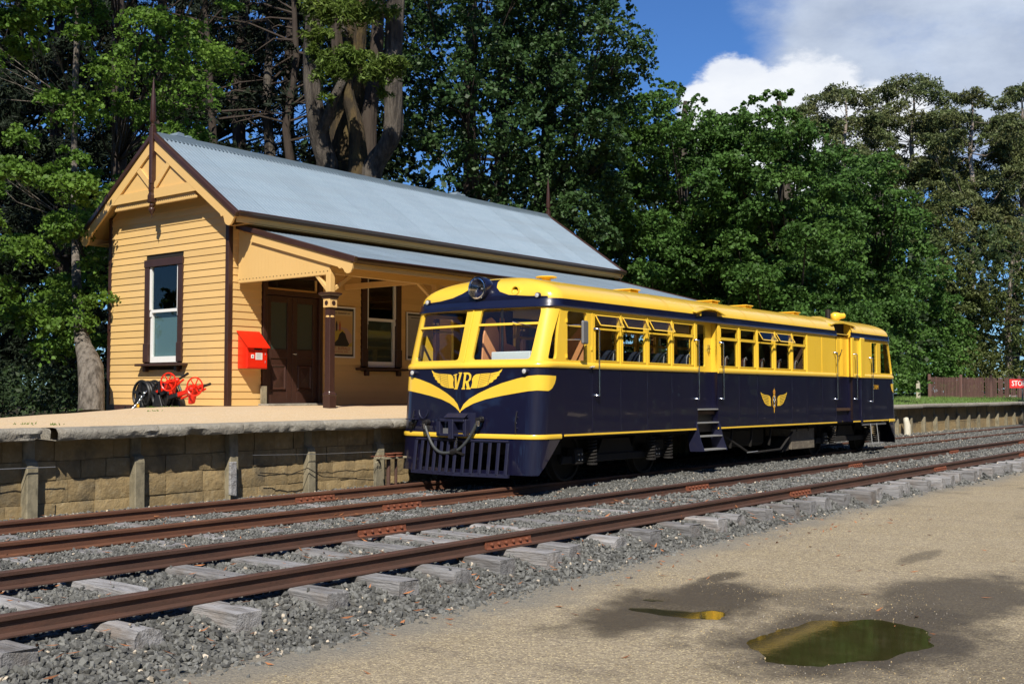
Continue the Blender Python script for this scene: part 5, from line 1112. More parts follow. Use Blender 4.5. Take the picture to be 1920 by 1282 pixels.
nb('doorway_shadow', D1[0], D1[1], yr, yr+.03, .70, 1.11, BLACK)
d = nb('luggage_door', 11.42, 12.02, yr, yr+.03, 1.80, 2.72, YEL, bev=.004); nb('door_lower', D2[0], D2[1], yr, yr+.03, .76, 1.80, NAVY, d)
for x in (11.62, 11.70): nb('door_fold', x, x+.012, yr-.008, yr, 1.82, 2.70, YEL, d)
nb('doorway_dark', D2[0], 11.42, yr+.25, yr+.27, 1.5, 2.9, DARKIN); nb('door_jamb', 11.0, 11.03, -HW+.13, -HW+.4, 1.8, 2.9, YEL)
nb('sill_plate', D1[0], D1[1], -HW-.01, yr+.02, 1.10, 1.125, ALU, bev=.003)
nb('side_pillar', 12.40, 12.64, -HW-.055, -HW+.01, 1.78, 2.72, YEL, bev=.012); nb('side_pillar', 11.90, 12.03, -HW-.035, -HW+.01, 1.79, 2.72, YEL, bev=.01)
nb('side_pillar', 12.44, 12.56, -HW-.035, -HW+.01, .72, 1.78, NAVY, bev=.012); nb('panel_strip', 5.405, 5.44, -HW-.012, -HW+.01, 1.79, 2.72, YEL, bev=.004)
# doorway strap
MB().tube([Vector((TX+a, TY-HW-.02+.1*(a-11.0)/.5, z)) for a, z in ((10.98, 2.33), (11.12, 2.26), (11.3, 2.25), (11.5, 2.32), (11.66, 2.42))], .010, 6).build('door_strap', BLACK, T)
# steps under the first door
st = None
for x in (4.56, 5.42):
    q_ = MB().prism([(TX+x, TY-HW+.10, .90), (TX+x, TY-HW-.01, .90), (TX+x, TY-HW-.10, .55), (TX+x, TY-HW-.17, .37), (TX+x, TY-HW+.12, .36), (TX+x, TY-HW+.16, .60)], (.022, 0, 0)).build('steps' if st is None else 'step_plate', NAVYM, st or T); st = st or q_
for k, (z, o) in enumerate(((.87, .0), (.63, .07), (.39, .15))):
    nb('step_tread', 4.585, 5.42, -HW-o-.01, -HW+.12-o*.3, z-.012, z+.012, ALU, st, bev=.003)
# roof
H = .405; ZR = 2.83
def roofp(E_, s, th, off=0.):
    p = E_(s, ZR); lx = p.x-TX; q = Vector((TX+min(max(lx, .80), TL-.80), TY, ZR)); h = 1-math.cos(th)
    n = Vector((p.x-q.x, p.y-q.y, 0)); n = n.normalized() if n.length > 1e-4 else Vector((0, 0, 0)); o = n*math.cos(th)+Vector((0, 0, math.sin(th)))
    return Vector((p.x+(q.x-p.x)*h, p.y+(q.y-p.y)*h, ZR+H*math.sin(th)**.92))+o*off
SR = sx(1.25)
for E_ in (F, G):
    n, m = 72, 14; vs = [roofp(E_, -SR+2*SR*i/n, (math.pi/2)*(j/m), .002) for i in range(n+1) for j in range(m+1)]
    MB().add(vs, [(i*(m+1)+j, (i+1)*(m+1)+j, (i+1)*(m+1)+j+1, i*(m+1)+j+1) for i in range(n) for j in range(m)]).build('roof_dome', YEL, T, smooth=60)
rc = [1.25, 2.45, 3.65, 4.55, 5.5, 6.6, 7.7, 8.8, 9.9, 10.95, 12.0, 12.7, TL-1.25]
for k, (a, b) in enumerate(zip(rc[:-1], rc[1:])):
    n = 28; lo = 0 if not (a >= 10.9 and b <= 12.1) else 4
    vs = [Vector((TX+x, TY-HW*math.cos(math.pi*j/n), ZR+H*math.sin(math.pi*j/n)**.92)) for x in (a, b) for j in range(lo, n+1)]; c = n+1-lo
    MB().add(vs, [(j, j+1, c+j+1, c+j) for j in range(c-1)]).build('roof_panel', YEL, T, smooth=60)
    e = .004; MB().add([Vector((TX+x, TY-(HW+e)*math.cos(math.pi*j/n), ZR+(H+e)*math.sin(math.pi*j/n)**.92)) for x in (a-.02, a+.02) for j in range(n+1)], [(j, j+1, n+1+j+1, n+1+j) for j in range(n)]).build('roof_joint', YEL, T, smooth=60)
# hoods over the doors
def hood(x0, x1, dark=False):
    n = 8; P = []
    for i in range(n+1): u = i/n; P.append((TX+x0-.16+(x1-x0+.32)*u, 2.865+.085*math.sin(math.pi*u)))
    yo = TY-HW-.09; mb = MB(); mb.prism([(x, yo, z) for x, z in P]+[(x, yo, z-.022) for x, z in P[::-1]], (0, .42, .10)); h = mb.build('door_hood', YEL, T, smooth=40)
    nb('hood_bracket', x0+.02, x0+.05, -HW-.06, -HW+.05, 2.80, 2.90, YEL, h); nb('hood_back', x0+.03, x1-.03, -HW-.012, -HW+.06, 2.83, 2.90, NAVYM, h)
hood(D1[0], D1[1])
h = MB().prism([(TX+x, TY-HW-.0, z) for x, z in ((10.8, 2.96), (11.0, 3.0), (11.5, 3.03), (12.05, 3.0), (12.25, 2.96))]+[(TX+x, TY-HW-.0, z-.02) for x, z in ((12.25, 2.96), (12.05, 3.0), (11.5, 3.03), (11.0, 3.0), (10.8, 2.96))], (0, .55, .17)).build('door_hood', YEL, T, smooth=30)
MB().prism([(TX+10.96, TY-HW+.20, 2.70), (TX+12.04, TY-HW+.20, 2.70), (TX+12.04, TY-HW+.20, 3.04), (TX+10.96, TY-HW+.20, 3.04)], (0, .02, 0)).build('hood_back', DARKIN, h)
for a, b in ((10.95, 10.98), (12.0, 12.04)): MB().prism([(TX+a, TY-HW+.01, 2.71), (TX+a, TY-HW+.25, 2.71), (TX+a, TY-HW+.25, 3.06), (TX+a, TY-HW+.04, 2.99)], (b-a, 0, 0)).build('hood_cheek', YEL, h)
# roof fittings
def rz(x, y=0): return ZR+H*(1-(y/HW)**2)**.5
def vent(x, kind, y=0.):
    z = rz(x, y)-.02
    if kind == 't': v = MB().lathe((TX+x, TY+y, z), [(.10, 0), (.085, .02), (.075, .14), (.075, .15)], 18).build('roof_ventilator', YEL, T, smooth=40); MB().lathe((TX+x, TY+y, z+.13), [(.17, 0), (.19, .012), (.17, .028), (.02, .035)], 22).build('ventilator_cap', YEL, v, smooth=40)
    elif kind == 'b':
        v = nb('roof_ventilator', x-.13, x+.13, y-.16, y+.16, z, z+.09, YEL); nb('ventilator_cap', x-.17, x+.17, y-.22, y+.22, z+.105, z+.125, YEL, v, bev=.004)
        for q in (-.14, .13): nb('ventilator_side', x+q, x+q+.012, y-.19, y+.19, z+.02, z+.11, YEL, v)
    else: MB().lathe((TX+x, TY+y, z), [(.19, 0), (.18, .03), (.12, .075), (.02, .09)], 18).build('roof_dome_cover', YEL, T, smooth=50)
vent(1.95, 't'); vent(4.45, 'b'); vent(5.08, 'd'); vent(7.6, 'b'); vent(9.15, 'b'); vent(11.65, 'b'); vent(13.2, 'd')
MB().tube([(TX+14.0, TY, 3.2), (TX+14.0, TY, 3.55)], .07, 12).build('exhaust_pipe', BLACK, T, smooth=50)
MB().lathe((TX+14.15, TY-.02, 3.36), [(.04, 0), (.09, .03), (.12, .10), (.11, .20), (.075, .30), (.07, .40)], 16, (.85, -.5, .12)).build('air_scoop', YEL, T, smooth=60)
nb('roof_plate', 13.6, 14.6, -.35, .35, 3.20, 3.245, YEL, bev=.01)
# headlight, brow, horn, marker lamps
hp = roofp(F, .06, math.radians(24)); hc = Vector((hp.x-.10, TY-.06, 3.025))
brow = [(s, t) for s, t in ((-1.28, 3), (-.85, 5), (-.55, 10), (-.36, 18), (-.22, 30), (-.20, 46), (-.17, 58), (.40, 58), (.36, 46), (.37, 28), (.44, 17), (.60, 9), (.95, 5), (1.28, 3), (1.28, -1), (-1.28, -1))]
panel('headlight_surround', [(s, math.radians(t)) for s, t in brow], [], lambda s, t, o=0: roofp(F, s, max(0, t), .006+o), NAVY, T, .004, .06, smooth=60)
hl = MB().lathe((hc.x+.30, hc.y, hc.z), [(.10, 0), (.16, .08), (.185, .14), (.188, .30), (.180, .315), (.165, .30), (.158, .20)], 32, (-1, 0, 0), cap=False).build('headlight', NAVY, T, smooth=40)
MB().lathe((hc.x+.03, hc.y, hc.z), [(.150, .03), (.166, .045), (.166, .055), (.150, .06), (.140, .03)], 32, (-1, 0, 0), cap=False).build('headlight_rim', CHROME, hl, smooth=40)
mb = MB(); n = 28; pr = [(.02, .19), (.06, .17), (.10, .125), (.135, .06), (.150, .02)]
mb.add([(hc.x+.0+h_, hc.y+r_*math.cos(2*math.pi*k/n), hc.z+r_*math.sin(2*math.pi*k/n)) for r_, h_ in pr for k in range(n)], [(i*n+k, i*n+(k+1) % n, (i+1)*n+(k+1) % n, (i+1)*n+k) for i in range(len(pr)-1) for k in range(n)]).build('reflector', REFL, hl, smooth=60)
MB().lathe((hc.x+.19, hc.y, hc.z), [(.022, 0), (.028, .04), (.02, .085), (.003, .095)], 12, (-1, 0, 0)).build('bulb', LENS, hl, smooth=60)
p = roofp(F, .74, math.radians(16)); hn = MB().lathe((p.x+.03, p.y, 2.965), [(.072, 0), (.072, .05), (.060, .052), (.056, .0)], 20, (-1, 0, 0)).build('horn', YEL, T, smooth=40); MB().lathe((p.x+.03, p.y, 2.965), [(.05, 0), (.05, .01)], 16, (-1, 0, 0)).build('horn_mouth', UNDER, hn)
for E_, dx in ((F, -1), (G, 1)):
    for s, z in ((-1.14, 2.87), (1.14, 2.87), (-1.14, 1.72), (1.14, 1.72)):
        p = E_(s, z, .01) if z < 2 else roofp(E_, s, math.radians(8), .0); l = MB().lathe((p.x-dx*.04, p.y, z), [(.045, 0), (.045, .085), (.040, .09)], 14, (dx, 0, 0)).build('marker_lamp', NAVYM, T, smooth=40); MB().lathe((p.x+dx*.045, p.y, z), [(.036, 0), (.034, .010), (.02, .016)], 14, (dx, 0, 0)).build('lamp_lens', LENS, l, smooth=40)
# painted decoration on the nose: chevron, wings, letters
chev = [(.0, 1.035), (.015, 1.12), (.10, 1.175), (.24, 1.240), (.45, 1.303), (.73, 1.357), (1.0, 1.399), (1.20, 1.428), (1.334, 1.438), (1.515, 1.431), (1.60, 1.47), (1.67, 1.544), (1.70, 1.614), (1.70, 1.655), (1.498, 1.661), (1.32, 1.664), (1.19, 1.653), (.99, 1.614), (.72, 1.545), (.52, 1.476), (.32, 1.393), (.16, 1.31), (.06, 1.227), (0, 1.12)]
for E_ in (F, G):
    for P in (chev, mir(chev)): panel('chevron', P, [], lambda s, z, o=0, E_=E_: E_(s, z, .005+o), YEL, T, 0, .045)
wing = [(.723, 1.761), (.66, 1.725), (.60, 1.712), (.519, 1.703), (.43, 1.696), (.339, 1.690), (.26, 1.684), (.215, 1.66), (.185, 1.607), (.195, 1.559), (.185, 1.51), (.165, 1.47), (.297, 1.474), (.40, 1.493), (.47, 1.516), (.50, 1.534), (.49, 1.545), (.55, 1.560), (.575, 1.580), (.565, 1.59), (.62, 1.61), (.635, 1.63), (.625, 1.637), (.672, 1.665), (.675, 1.68), (.668, 1.685), (.703, 1.72)]
wl_ = []
for k in range(7): z = 1.50+.0275*k; wl_.append([(.315+.004*k, z), (.40+.042*k, z+.012+.0075*k), (.405+.042*k, z+.016+.0075*k), (.316+.004*k, z+.0045)])
seams = [[(.292, 1.475), (.298, 1.475), (.338, 1.69), (.332, 1.69)], [(.470, 1.518), (.476, 1.520), (.522, 1.702), (.516, 1.702)]]
for mm in (lambda P: P, mir):
    panel('wing', mm(wing), [], lambda s, z, o=0: F(s, z, .003+o), YEL, T, 0, .06)
    for P in wl_+seams: panel('feather_line', mm(P), [], lambda s, z, o=0: F(s, z, .005+o), NAVYM, T, 0, 9)
Rl = [(-.01, 1.455), (.058, 1.455), (.058, 1.475), (.046, 1.475), (.054, 1.555), (.062, 1.555), (.092, 1.475), (.082, 1.475), (.082, 1.455), (.158, 1.455), (.158, 1.472), (.140, 1.480), (.112, 1.565), (.150, 1.600), (.160, 1.635), (.156, 1.675), (.130, 1.702), (.095, 1.712), (.012, 1.712), (.012, 1.694), (.026, 1.690), (.008, 1.475), (-.010, 1.475)]
Rh = [(.056, 1.580), (.095, 1.584), (.118, 1.61), (.124, 1.645), (.108, 1.680), (.066, 1.685)]
Vl = [(-.155, 1.455), (-.08, 1.455), (-.005, 1.695), (.008, 1.70), (.008, 1.714), (-.075, 1.714), (-.075, 1.700), (-.052, 1.695), (-.098, 1.53), (-.122, 1.675), (-.104, 1.682), (-.104, 1.696), (-.190, 1.680), (-.190, 1.664), (-.162, 1.668), (-.138, 1.475), (-.155, 1.47)]
Rl = [(a+.012, b) for a, b in Rl]; Rh = [(a+.012, b) for a, b in Rh]; Vl = [(a-.006, b) for a, b in Vl]
panel('letter', Rl, [Rh], lambda s, z, o=0: F(s, z, .004+o), YEL, T, 0, .5); panel('letter', Vl, [], lambda s, z, o=0: F(s, z, .004+o), YEL, T, 0, .5)
# side emblem
ec = (7.78, 1.27); SM = side(-1)
ew = [(.13, -.13), (.25, -.125), (.36, -.09), (.40, -.06), (.44, -.01), (.475, .03), (.50, .08), (.53, .12), (.56, .19), (.50, .15), (.38, .125), (.25, .115), (.17, .09), (.135, .03), (.145, -.04)]
for m_ in (1, -1):
    P = [(ec[0]+m_*a*1.1, ec[1]+b*.88) for a, b in ew]; panel('side_wing', P, [], lambda x, z, o=0: SM(x, z, .010+o), YEL, T, 0, 9)
    for k in range(6):
        a0, a1, z0 = .26, .40+.034*k, -.08+.030*k; Q = [(ec[0]+m_*a0, ec[1]+z0), (ec[0]+m_*a1, ec[1]+z0+.015+.004*k), (ec[0]+m_*a1, ec[1]+z0+.022+.004*k), (ec[0]+m_*a0, ec[1]+z0+.008)]
        panel('feather_line', Q, [], lambda x, z, o=0: SM(x, z, .012+o), NAVYM, T, 0, 9)
em = panel('side_shield', [(ec[0]+a, ec[1]+b) for a, b in ((0, -.17), (.06, -.12), (.085, -.02), (.07, .06), (.03, .11), (-.03, .11), (-.07, .06), (-.085, -.02), (-.06, -.12))], [], lambda x, z, o=0: SM(x, z, .011+o), GOLD, T, 0, 9)
panel('shield_field', [(ec[0]+a*.8, ec[1]+b*.85-.004) for a, b in ((0, -.16), (.06, -.11), (.085, -.02), (.07, .06), (.03, .10), (-.03, .10), (-.07, .06), (-.085, -.02), (-.06, -.11))], [], lambda x, z, o=0: SM(x, z, .0125+o), BLACK, em, 0, 9)
for a, b in ((0, .06), (-.035, .01), (.035, .01), (.0, -.03), (0, -.10)): panel('shield_mark', [(ec[0]+a, ec[1]+b-.028), (ec[0]+a+.018, ec[1]+b), (ec[0]+a, ec[1]+b+.028), (ec[0]+a-.018, ec[1]+b)], [], lambda x, z, o=0: SM(x, z, .014+o), WHITEP, em, 0, 9)
panel('crown', [(ec[0]+a, ec[1]+b) for a, b in ((-.04, .125), (.04, .125), (.055, .185), (.03, .20), (.012, .215), (0, .25), (-.012, .215), (-.03, .20), (-.055, .185))], [], lambda x, z, o=0: SM(x, z, .012+o), GOLD, em, 0, 9)
for a in (-.025, .025): panel('crown_jewel', [(ec[0]+a-.016, ec[1]+.15), (ec[0]+a+.016, ec[1]+.15), (ec[0]+a+.016, ec[1]+.185), (ec[0]+a-.016, ec[1]+.185)], [], lambda x, z, o=0: SM(x, z, .014+o), PRED, em, 0, 9)
panel('side_shield', [(ec[0]-.012, ec[1]-.25), (ec[0]+.012, ec[1]-.25), (ec[0]+.02, ec[1]-.17), (ec[0]-.02, ec[1]-.17)], [], lambda x, z, o=0: SM(x, z, .012+o), GOLD, em, 0, 9)
letters('22 RM', (TX+13.42, TY-HW-.012, 1.565), (1, 0, 0), (0, 0, 1), .145, GOLD, T, sx=1.0, weight=.02)
# hand rails, mirror, handles
for x, z0, z1 in ((1.36, 1.36, 2.40), (4.56, 1.30, 2.35), (5.50, 1.30, 2.34), (10.93, 1.28, 2.32), (12.10, 1.28, 2.32), (13.10, 1.22, 2.26)):
    h = MB().tube([SM(x, z0, .075), SM(x, z1, .075)], .0125, 8).build('hand_rail', CHROME, T, smooth=60)
    for z in (z0, z1): MB().tube([SM(x-.045, z+.01, .0), SM(x-.03, z+.005, .05), SM(x, z, .075)], .012, 6).build('rail_bracket', CHROME, h, smooth=60); MB().lathe(SM(x-.045, z+.01, 0), [(.022, 0), (.022, .012)], 10, (0, -1, 0)).build('rail_bracket', CHROME, h)
mr = MB().box(TX+.70, TX+.86, TY-HW-.22, TY-HW-.17, 2.14, 2.50).build('wing_mirror', STEEL, T, bev=.02)
for z in (2.21, 2.43): MB().tube([SM(.60, z, 0), SM(.66, z, .09), SM(.76, z, .17)], .010, 6).build('mirror_arm', CHROME, mr)
for x, z in ((.56, 2.50), (.56, 1.96), (1.235, 2.1)): nb('hinge', x, x+.02, -HW-.02, -HW, z-.03, z+.03, YEL)
h = MB().tube([SM(1.14, 1.80, .04), SM(1.26, 1.81, .05)], .012, 6).build('door_handle', CHROME, T); MB().lathe(SM(1.22, 1.80, .0), [(.03, 0), (.03, .03)], 10, (0, -1, 0)).build('handle_rose', CHROME, h)
# wiper, nose irons, coupler, hoses
p0 = F(.80, 2.47, .03); MB().tube([F(.78, 2.475, .045), F(.86, 2.455, .05), F(1.09, 2.405, .03)], [.011, .007, .005], 6).build('wiper', CHROME, T)
for s, z0, z1 in ((-1.08, .80, 1.12), (1.02, .80, 1.12)):
    MB().tube([F(s, z0, .01), F(s, (z0+z1)/2, .035), F(s, z1, .01)], .010, 6).build('lifting_iron', BLACK, T); 
    b = MB(); [b.lathe(F(s+.02*(k % 2), z0+(z1-z0)*k/4, .0), [(.011, 0), (.011, .02)], 6, (-1, 0, 0)) for k in range(5)]; b.build('rivets', NAVYM, T)
cp = panel('coupler_plate', [(-.26, .80), (.30, .80), (.30, 1.10), (-.26, 1.10)], [], lambda s, z, o=0: F(s, z, .02+o), NAVYM, T, .02, .2)
cb = MB()
cbx = TX-.29; cb.box(cbx-.12, cbx, TY-.20, TY+.34, .74, .78); cb.box(cbx-.12, cbx, TY-.20, TY+.34, .96, 1.00); cb.box(cbx-.12, cbx, TY+.28, TY+.36, .74, 1.0); cb.box(cbx-.14, cbx, TY+.0, TY+.10, .70, 1.0); cb.box(cbx-.10, cbx, TY-.22, TY-.16, .74, 1.0)
cb.build('coupler_box', NAVYM, cp, bev=.008); MB().prism([(cbx-.13, TY-.22, 1.03), (cbx-.13, TY+.20, 1.03), (cbx-.10, TY+.16, .985), (cbx-.10, TY-.18, .985)], (.10, 0, .06)).build('coupler_lip', NAVYM, cp, bev=.006)
MB().box(cbx-.06, cbx-.02, TY+.12, TY+.27, .76, .86).build('coupler_pin', STEEL, cp)
mb = MB(); mb.ring(F(-.82, 1.05, .03), (1, 0, 0), .10, .010, 20, 6); MB().tube([F(-.82+.11*math.cos(a), 1.13+.13*math.sin(a), .03) for a in [math.radians(180+18*k) for k in range(11)]], .011, 6).build('hand_grip', NAVYM, T, smooth=60)
hA, hB = F(-.70, .93, .10), F(.40, .98, .10); pts = []
for k in range(25):
    u = k/24; p = hA.lerp(hB, u); sag = .50*(1-(abs(2*u-1))**2.6); pts.append(Vector((p.x-.06*math.sin(math.pi*u), p.y, p.z-sag*(1-.12*u))))
hs = MB().tube(pts, .024, 10).build('brake_hose', RUBBER, T, smooth=70)
for s, z in ((-.70, .94), (.42, 1.0)):
    c = F(s, z, .02); MB().lathe(c, [(.05, 0), (.05, .04), (.032, .045), (.032, .10)], 12, (-1, 0, 0)).build('hose_valve', BLACK, hs, smooth=40); MB().box(c.x-.11, c.x-.05, c.y-.07, c.y+.04, c.z-.02, c.z+.025).build('hose_valve', BLACK, hs, bev=.006); MB().lathe(c+Vector((-.09, 0, -.02)), [(.036, 0), (.036, .02), (.03, .03), (.03, .08)], 10, (0, 0, -1)).build('hose_clamp', CHROME, hs, smooth=40)
m_ = pts[15]; MB().lathe(m_+Vector((-.02, 0, 0)), [(.045, -.05), (.05, 0), (.04, .06)], 10, (0, -1, .3)).build('hose_coupling', BLACK, hs, smooth=40); MB().bar(m_+Vector((0, .05, .02)), m_+Vector((-.02, -.20, -.04)), .03, .03).build('hose_coupling', BLACK, hs)
ch = MB(); a_, b_ = F(.05, .76, .10), m_
for k in range(14): ch.ring(a_.lerp(b_, k/13), (0, 1, 0) if k % 2 else (1, 0, 0), .012, .004, 8, 4)
ch.build('hose_chain', BLACK, hs)
c = F(-1.05, .93, .0); v = MB().lathe(c, [(.05, 0), (.05, .05), (.03, .06), (.03, .12)], 12, (-1, 0, -.2)).build('air_socket', BLACK, T, smooth=40); MB().box(c.x-.13, c.x-.02, c.y-.09, c.y+.09, c.z+.05, c.z+.065).build('socket_lid', NAVYM, v, bev=.004)
# cow-catcher grille
gb = MB(); gb.tube([F(-.93, .68, .04), F(0, .68, .04), F(.93, .68, .04)], .018, 6); gf = gb.build('grille', NAVYM, T)
MB().add([], []) ; bb = MB()
n = 13
for k in range(n):
    s = -.92+1.84*k/(n-1); a_ = F(s, .66, .05); b_ = F(s, .19, .07); MB().prism([a_+Vector((0, -.030, 0)), a_+Vector((-.02, -.018, 0)), a_+Vector((-.02, .018, 0)), a_+Vector((0, .030, 0))], b_-a_).build('grille_bar', NAVYM, gf)
MB().add([F(-.97, .15, .085), F(0, .15, .085), F(.97, .15, .085), F(-.97, .20, .085), F(0, .20, .085), F(.97, .20, .085), F(-.97, .15, .03), F(0, .15, .03), F(.97, .15, .03), F(-.97, .20, .03), F(0, .20, .03), F(.97, .20, .03)],
         [(0, 1, 4, 3), (1, 2, 5, 4), (6, 9, 10, 7), (7, 10, 11, 8), (0, 6, 7, 1), (1, 7, 8, 2), (3, 4, 10, 9), (4, 5, 11, 10), (0, 3, 9, 6), (2, 8, 11, 5)]).build('grille_rail', NAVYM, gf)
# interior
nb('floor', .1, TL-.1, -HW+.07, HW-.07, 1.02, 1.08, INTD); nb('ceiling', .35, TL-.35, -HW+.08, HW-.08, 2.76, 2.78, INTY)
nb('bulkhead', 1.33, 1.36, .25, HW-.07, 1.08, 2.76, INTD); nb('bulkhead', 4.50, 4.53, .35, HW-.07, 1.08, 2.76, INTY); nb('bulkhead', 9.45, 9.48, -HW+.07, HW-.07, 1.08, 2.76, INTD); nb('bulkhead', 12.6, 12.63, -HW+.07, .3, 1.08, 2.76, INTD)
tp = MB().prism([(TX+.16, TY-.02, 1.10), (TX+.67, TY-.02, 1.10), (TX+.67, TY-.02, 2.35), (TX+.58, TY-.02, 2.54), (TX+.48, TY-.02, 2.60), (TX+.36, TY-.02, 2.56), (TX+.28, TY-.02, 2.3)], (0, .03, 0)).build('cab_screen', TAN, T, bev=.008)
MB().prism([(TX+.70, TY-.02, 1.10), (TX+1.28, TY-.02, 1.10), (TX+1.22, TY-.02, 1.95), (TX+1.08, TY-.02, 2.16), (TX+.86, TY-.02, 2.20), (TX+.80, TY-.02, 2.6), (TX+.70, TY-.02, 2.6)], (0, .03, 0)).build('cab_screen', TAN, tp, bev=.008)
MB().tube([(TX+.69, TY-.06, 1.1), (TX+.69, TY-.06, 2.76)], .022, 8).build('cab_pole', STEEL, T, smooth=60)
nb('cab_desk', .12, .52, -1.05, -.30, 1.75, 2.03, DESK, bev=.01); nb('cab_seat', .75, 1.15, -.95, -.5, 1.5, 1.6, SEATN, bev=.03)
MB().prism([(TX+1.30, TY-HW+.08, 1.10), (TX+1.30, TY-.55, 1.10), (TX+1.30, TY-.55, 1.9), (TX+1.30, TY-HW+.08, 2.6)], (.03, 0, 0)).build('cab_screen', TAN, tp)
def seat(x, y, m, wd=.86):
    s = nb('seat', x, x+.44, y, y+wd, 1.42, 1.54, m, bev=.03)
    for k in range(2):
        y0 = y+wd/2*k; P = [(x+.40, 1.50), (x+.46, 2.03), (x+.49, 2.09), (x+.545, 2.11), (x+.58, 2.06), (x+.50, 1.45)]
        MB().prism([(TX+a, TY+y0+.02, z) for a, z in P], (0, wd/2-.04, 0)).build('seat_back', m, s, bev=.02); MB().tube([(TX+a, TY+y0+.012, z) for a, z in P[:5]], .007, 5).build('seat_piping', SEATW, s)
    nb('seat_frame', x+.05, x+.40, y+.1, y+wd-.1, 1.08, 1.42, UNDER, s)
for k in range(4):
    for y in (-1.28, .36): seat(1.62+.80*k, y, SEATN)
for k in range(5):
    for y in (-1.28, .36): seat(5.50+.79*k, y, SEATM)
# underframe and bogies
nb('underframe', .45, TL-.45, -.55, .55, .62, .98, UNDER)
for sg in (-1, 1): nb('solebar', .55, TL-.55, *sorted((sg*1.12, sg*1.18)), .70, .98, UNDER)
def bogie(xc, wb, R=.40):
    b = nb('bogie', xc-wb/2-.35, xc+wb/2+.35, -.12, .12, .46, .58, UNDER)
    for x in (xc-wb/2, xc+wb/2):
        for sg in (-1, 1):
            y = sg*.86; w = MB().lathe((TX+x, TY+y-sg*.10, R), [(R+.03, 0), (R+.03, .022), (R, .035), (R-.006, .13), (R-.05, .13), (R-.06, .08), (.13, .05), (.13, .15), (.02, .17)], 36, (0, sg, 0)).build('wheel', UNDER, b, smooth=30)
            MB().box(TX+x-.11, TX+x+.11, *sorted((TY+sg*.98, TY+sg*1.16)), R-.12, R+.14).build('axle_box', UNDER, b, bev=.02)
            bo = MB(); [bo.lathe((TX+x+.06*math.cos(q), TY+sg*1.16, R+.06*math.sin(q)), [(.014, 0), (.014, .02)], 6, (0, sg, 0)) for q in (.8, 2.4, 3.9, 5.5)]; bo.build('axle_bolts', ALU, b)
        MB().cyl((TX+x, TY-.8, R), (TX+x, TY+.8, R), .07, 12).build('axle', UNDER, b)
    for sg in (-1, 1):
        MB().prism([(TX+xc-wb/2-.42, TY+sg*1.05, .30), (TX+xc+wb/2+.42, TY+sg*1.05, .30), (TX+xc+wb/2+.36, TY+sg*1.05, .42), (TX+xc-wb/2-.36, TY+sg*1.05, .42)], (0, sg*.05, 0)).build('bogie_side', UNDER, b, bev=.01)
        MB().prism([(TX+xc-.55, TY+sg*1.03, .42), (TX+xc+.55, TY+sg*1.03, .42), (TX+xc+.4, TY+sg*1.03, .66), (TX+xc-.4, TY+sg*1.03, .66)], (0, sg*.04, 0)).build('bogie_side', UNDER, b)
        for x in (xc-wb/2+.28, xc+wb/2-.28, xc+wb/2+.30):
            sp = [Vector((TX+x+.07*math.cos(a), TY+sg*1.20+.07*math.sin(a), .30+.36*a/(2*math.pi*7))) for a in [2*math.pi*q/10 for q in range(71)]]; MB().tube(sp, .017, 5).build('coil_spring', UNDER, b, smooth=60); MB().lathe((TX+x, TY+sg*1.20, .27), [(.085, 0), (.085, .03)], 14).build('spring_seat', UNDER, b)
bogie(2.45, 2.35); bogie(12.35, 2.75)
nb('battery_box', 9.05, 10.25, -1.20, -.60, .22, .66, BOXM, bev=.012); MB().prism([(TX+8.85, TY-1.1, .18), (TX+9.04, TY-1.15, .22), (TX+9.04, TY-1.15, .5), (TX+8.95, TY-1.1, .45)], (0, .5, 0)).build('battery_lid', UNDER, T)
for x in (9.3, 9.9): nb('box_hanger', x, x+.03, -1.21, -1.18, .60, .78, UNDER)
for sg in (-1,):
    MB().tube([SM(5.7, .68, -.15), SM(6.9, .26, -.15), SM(7.25, .24, -.15), SM(8.4, .26, -.15), SM(9.0, .60, -.15)], .022, 6).build('truss_rod', UNDER, T); MB().tube([SM(6.85, .25, -.13), SM(7.30, .26, -.13)], .010, 5).build('truss_rod', ALU, T)
nb('fuel_tank', 6.1, 8.3, -.95, -.5, .34, .72, UNDER, bev=.06); nb('engine_casing', 10.6, 11.4, -.8, .6, .30, .72, UNDER, bev=.05); nb('air_tank', 3.95, 4.4, -.9, .9, .36, .66, UNDER, bev=.08)
for x in (6.2, 7.05, 7.9): MB().bar(SM(x, .75, -.12), SM(x+.02, .36, -.18), .04, .03).build('tank_hanger', UNDER, T)
ld = MB().tube([SM(13.05, .70, .02), SM(13.05, .22, .05), SM(13.75, .22, .05)], .011, 6).build('foot_step', ALU, T); MB().tube([SM(13.5, .70, .0), SM(13.5, .24, .05)], .009, 6).build('foot_step', ALU, ld); nb('foot_tread', 13.05, 13.75, -HW-.09, -HW+.08, .205, .225, ALU, ld); nb('foot_rail', 12.65, 14.2, -HW+.02, -HW+.06, .66, .71, STEEL, ld)
nb('pilot_steel', .3, 1.0, -1.0, 1.0, .45, .62, UNDER)
T.rotation_euler = (0, .0030, 0)

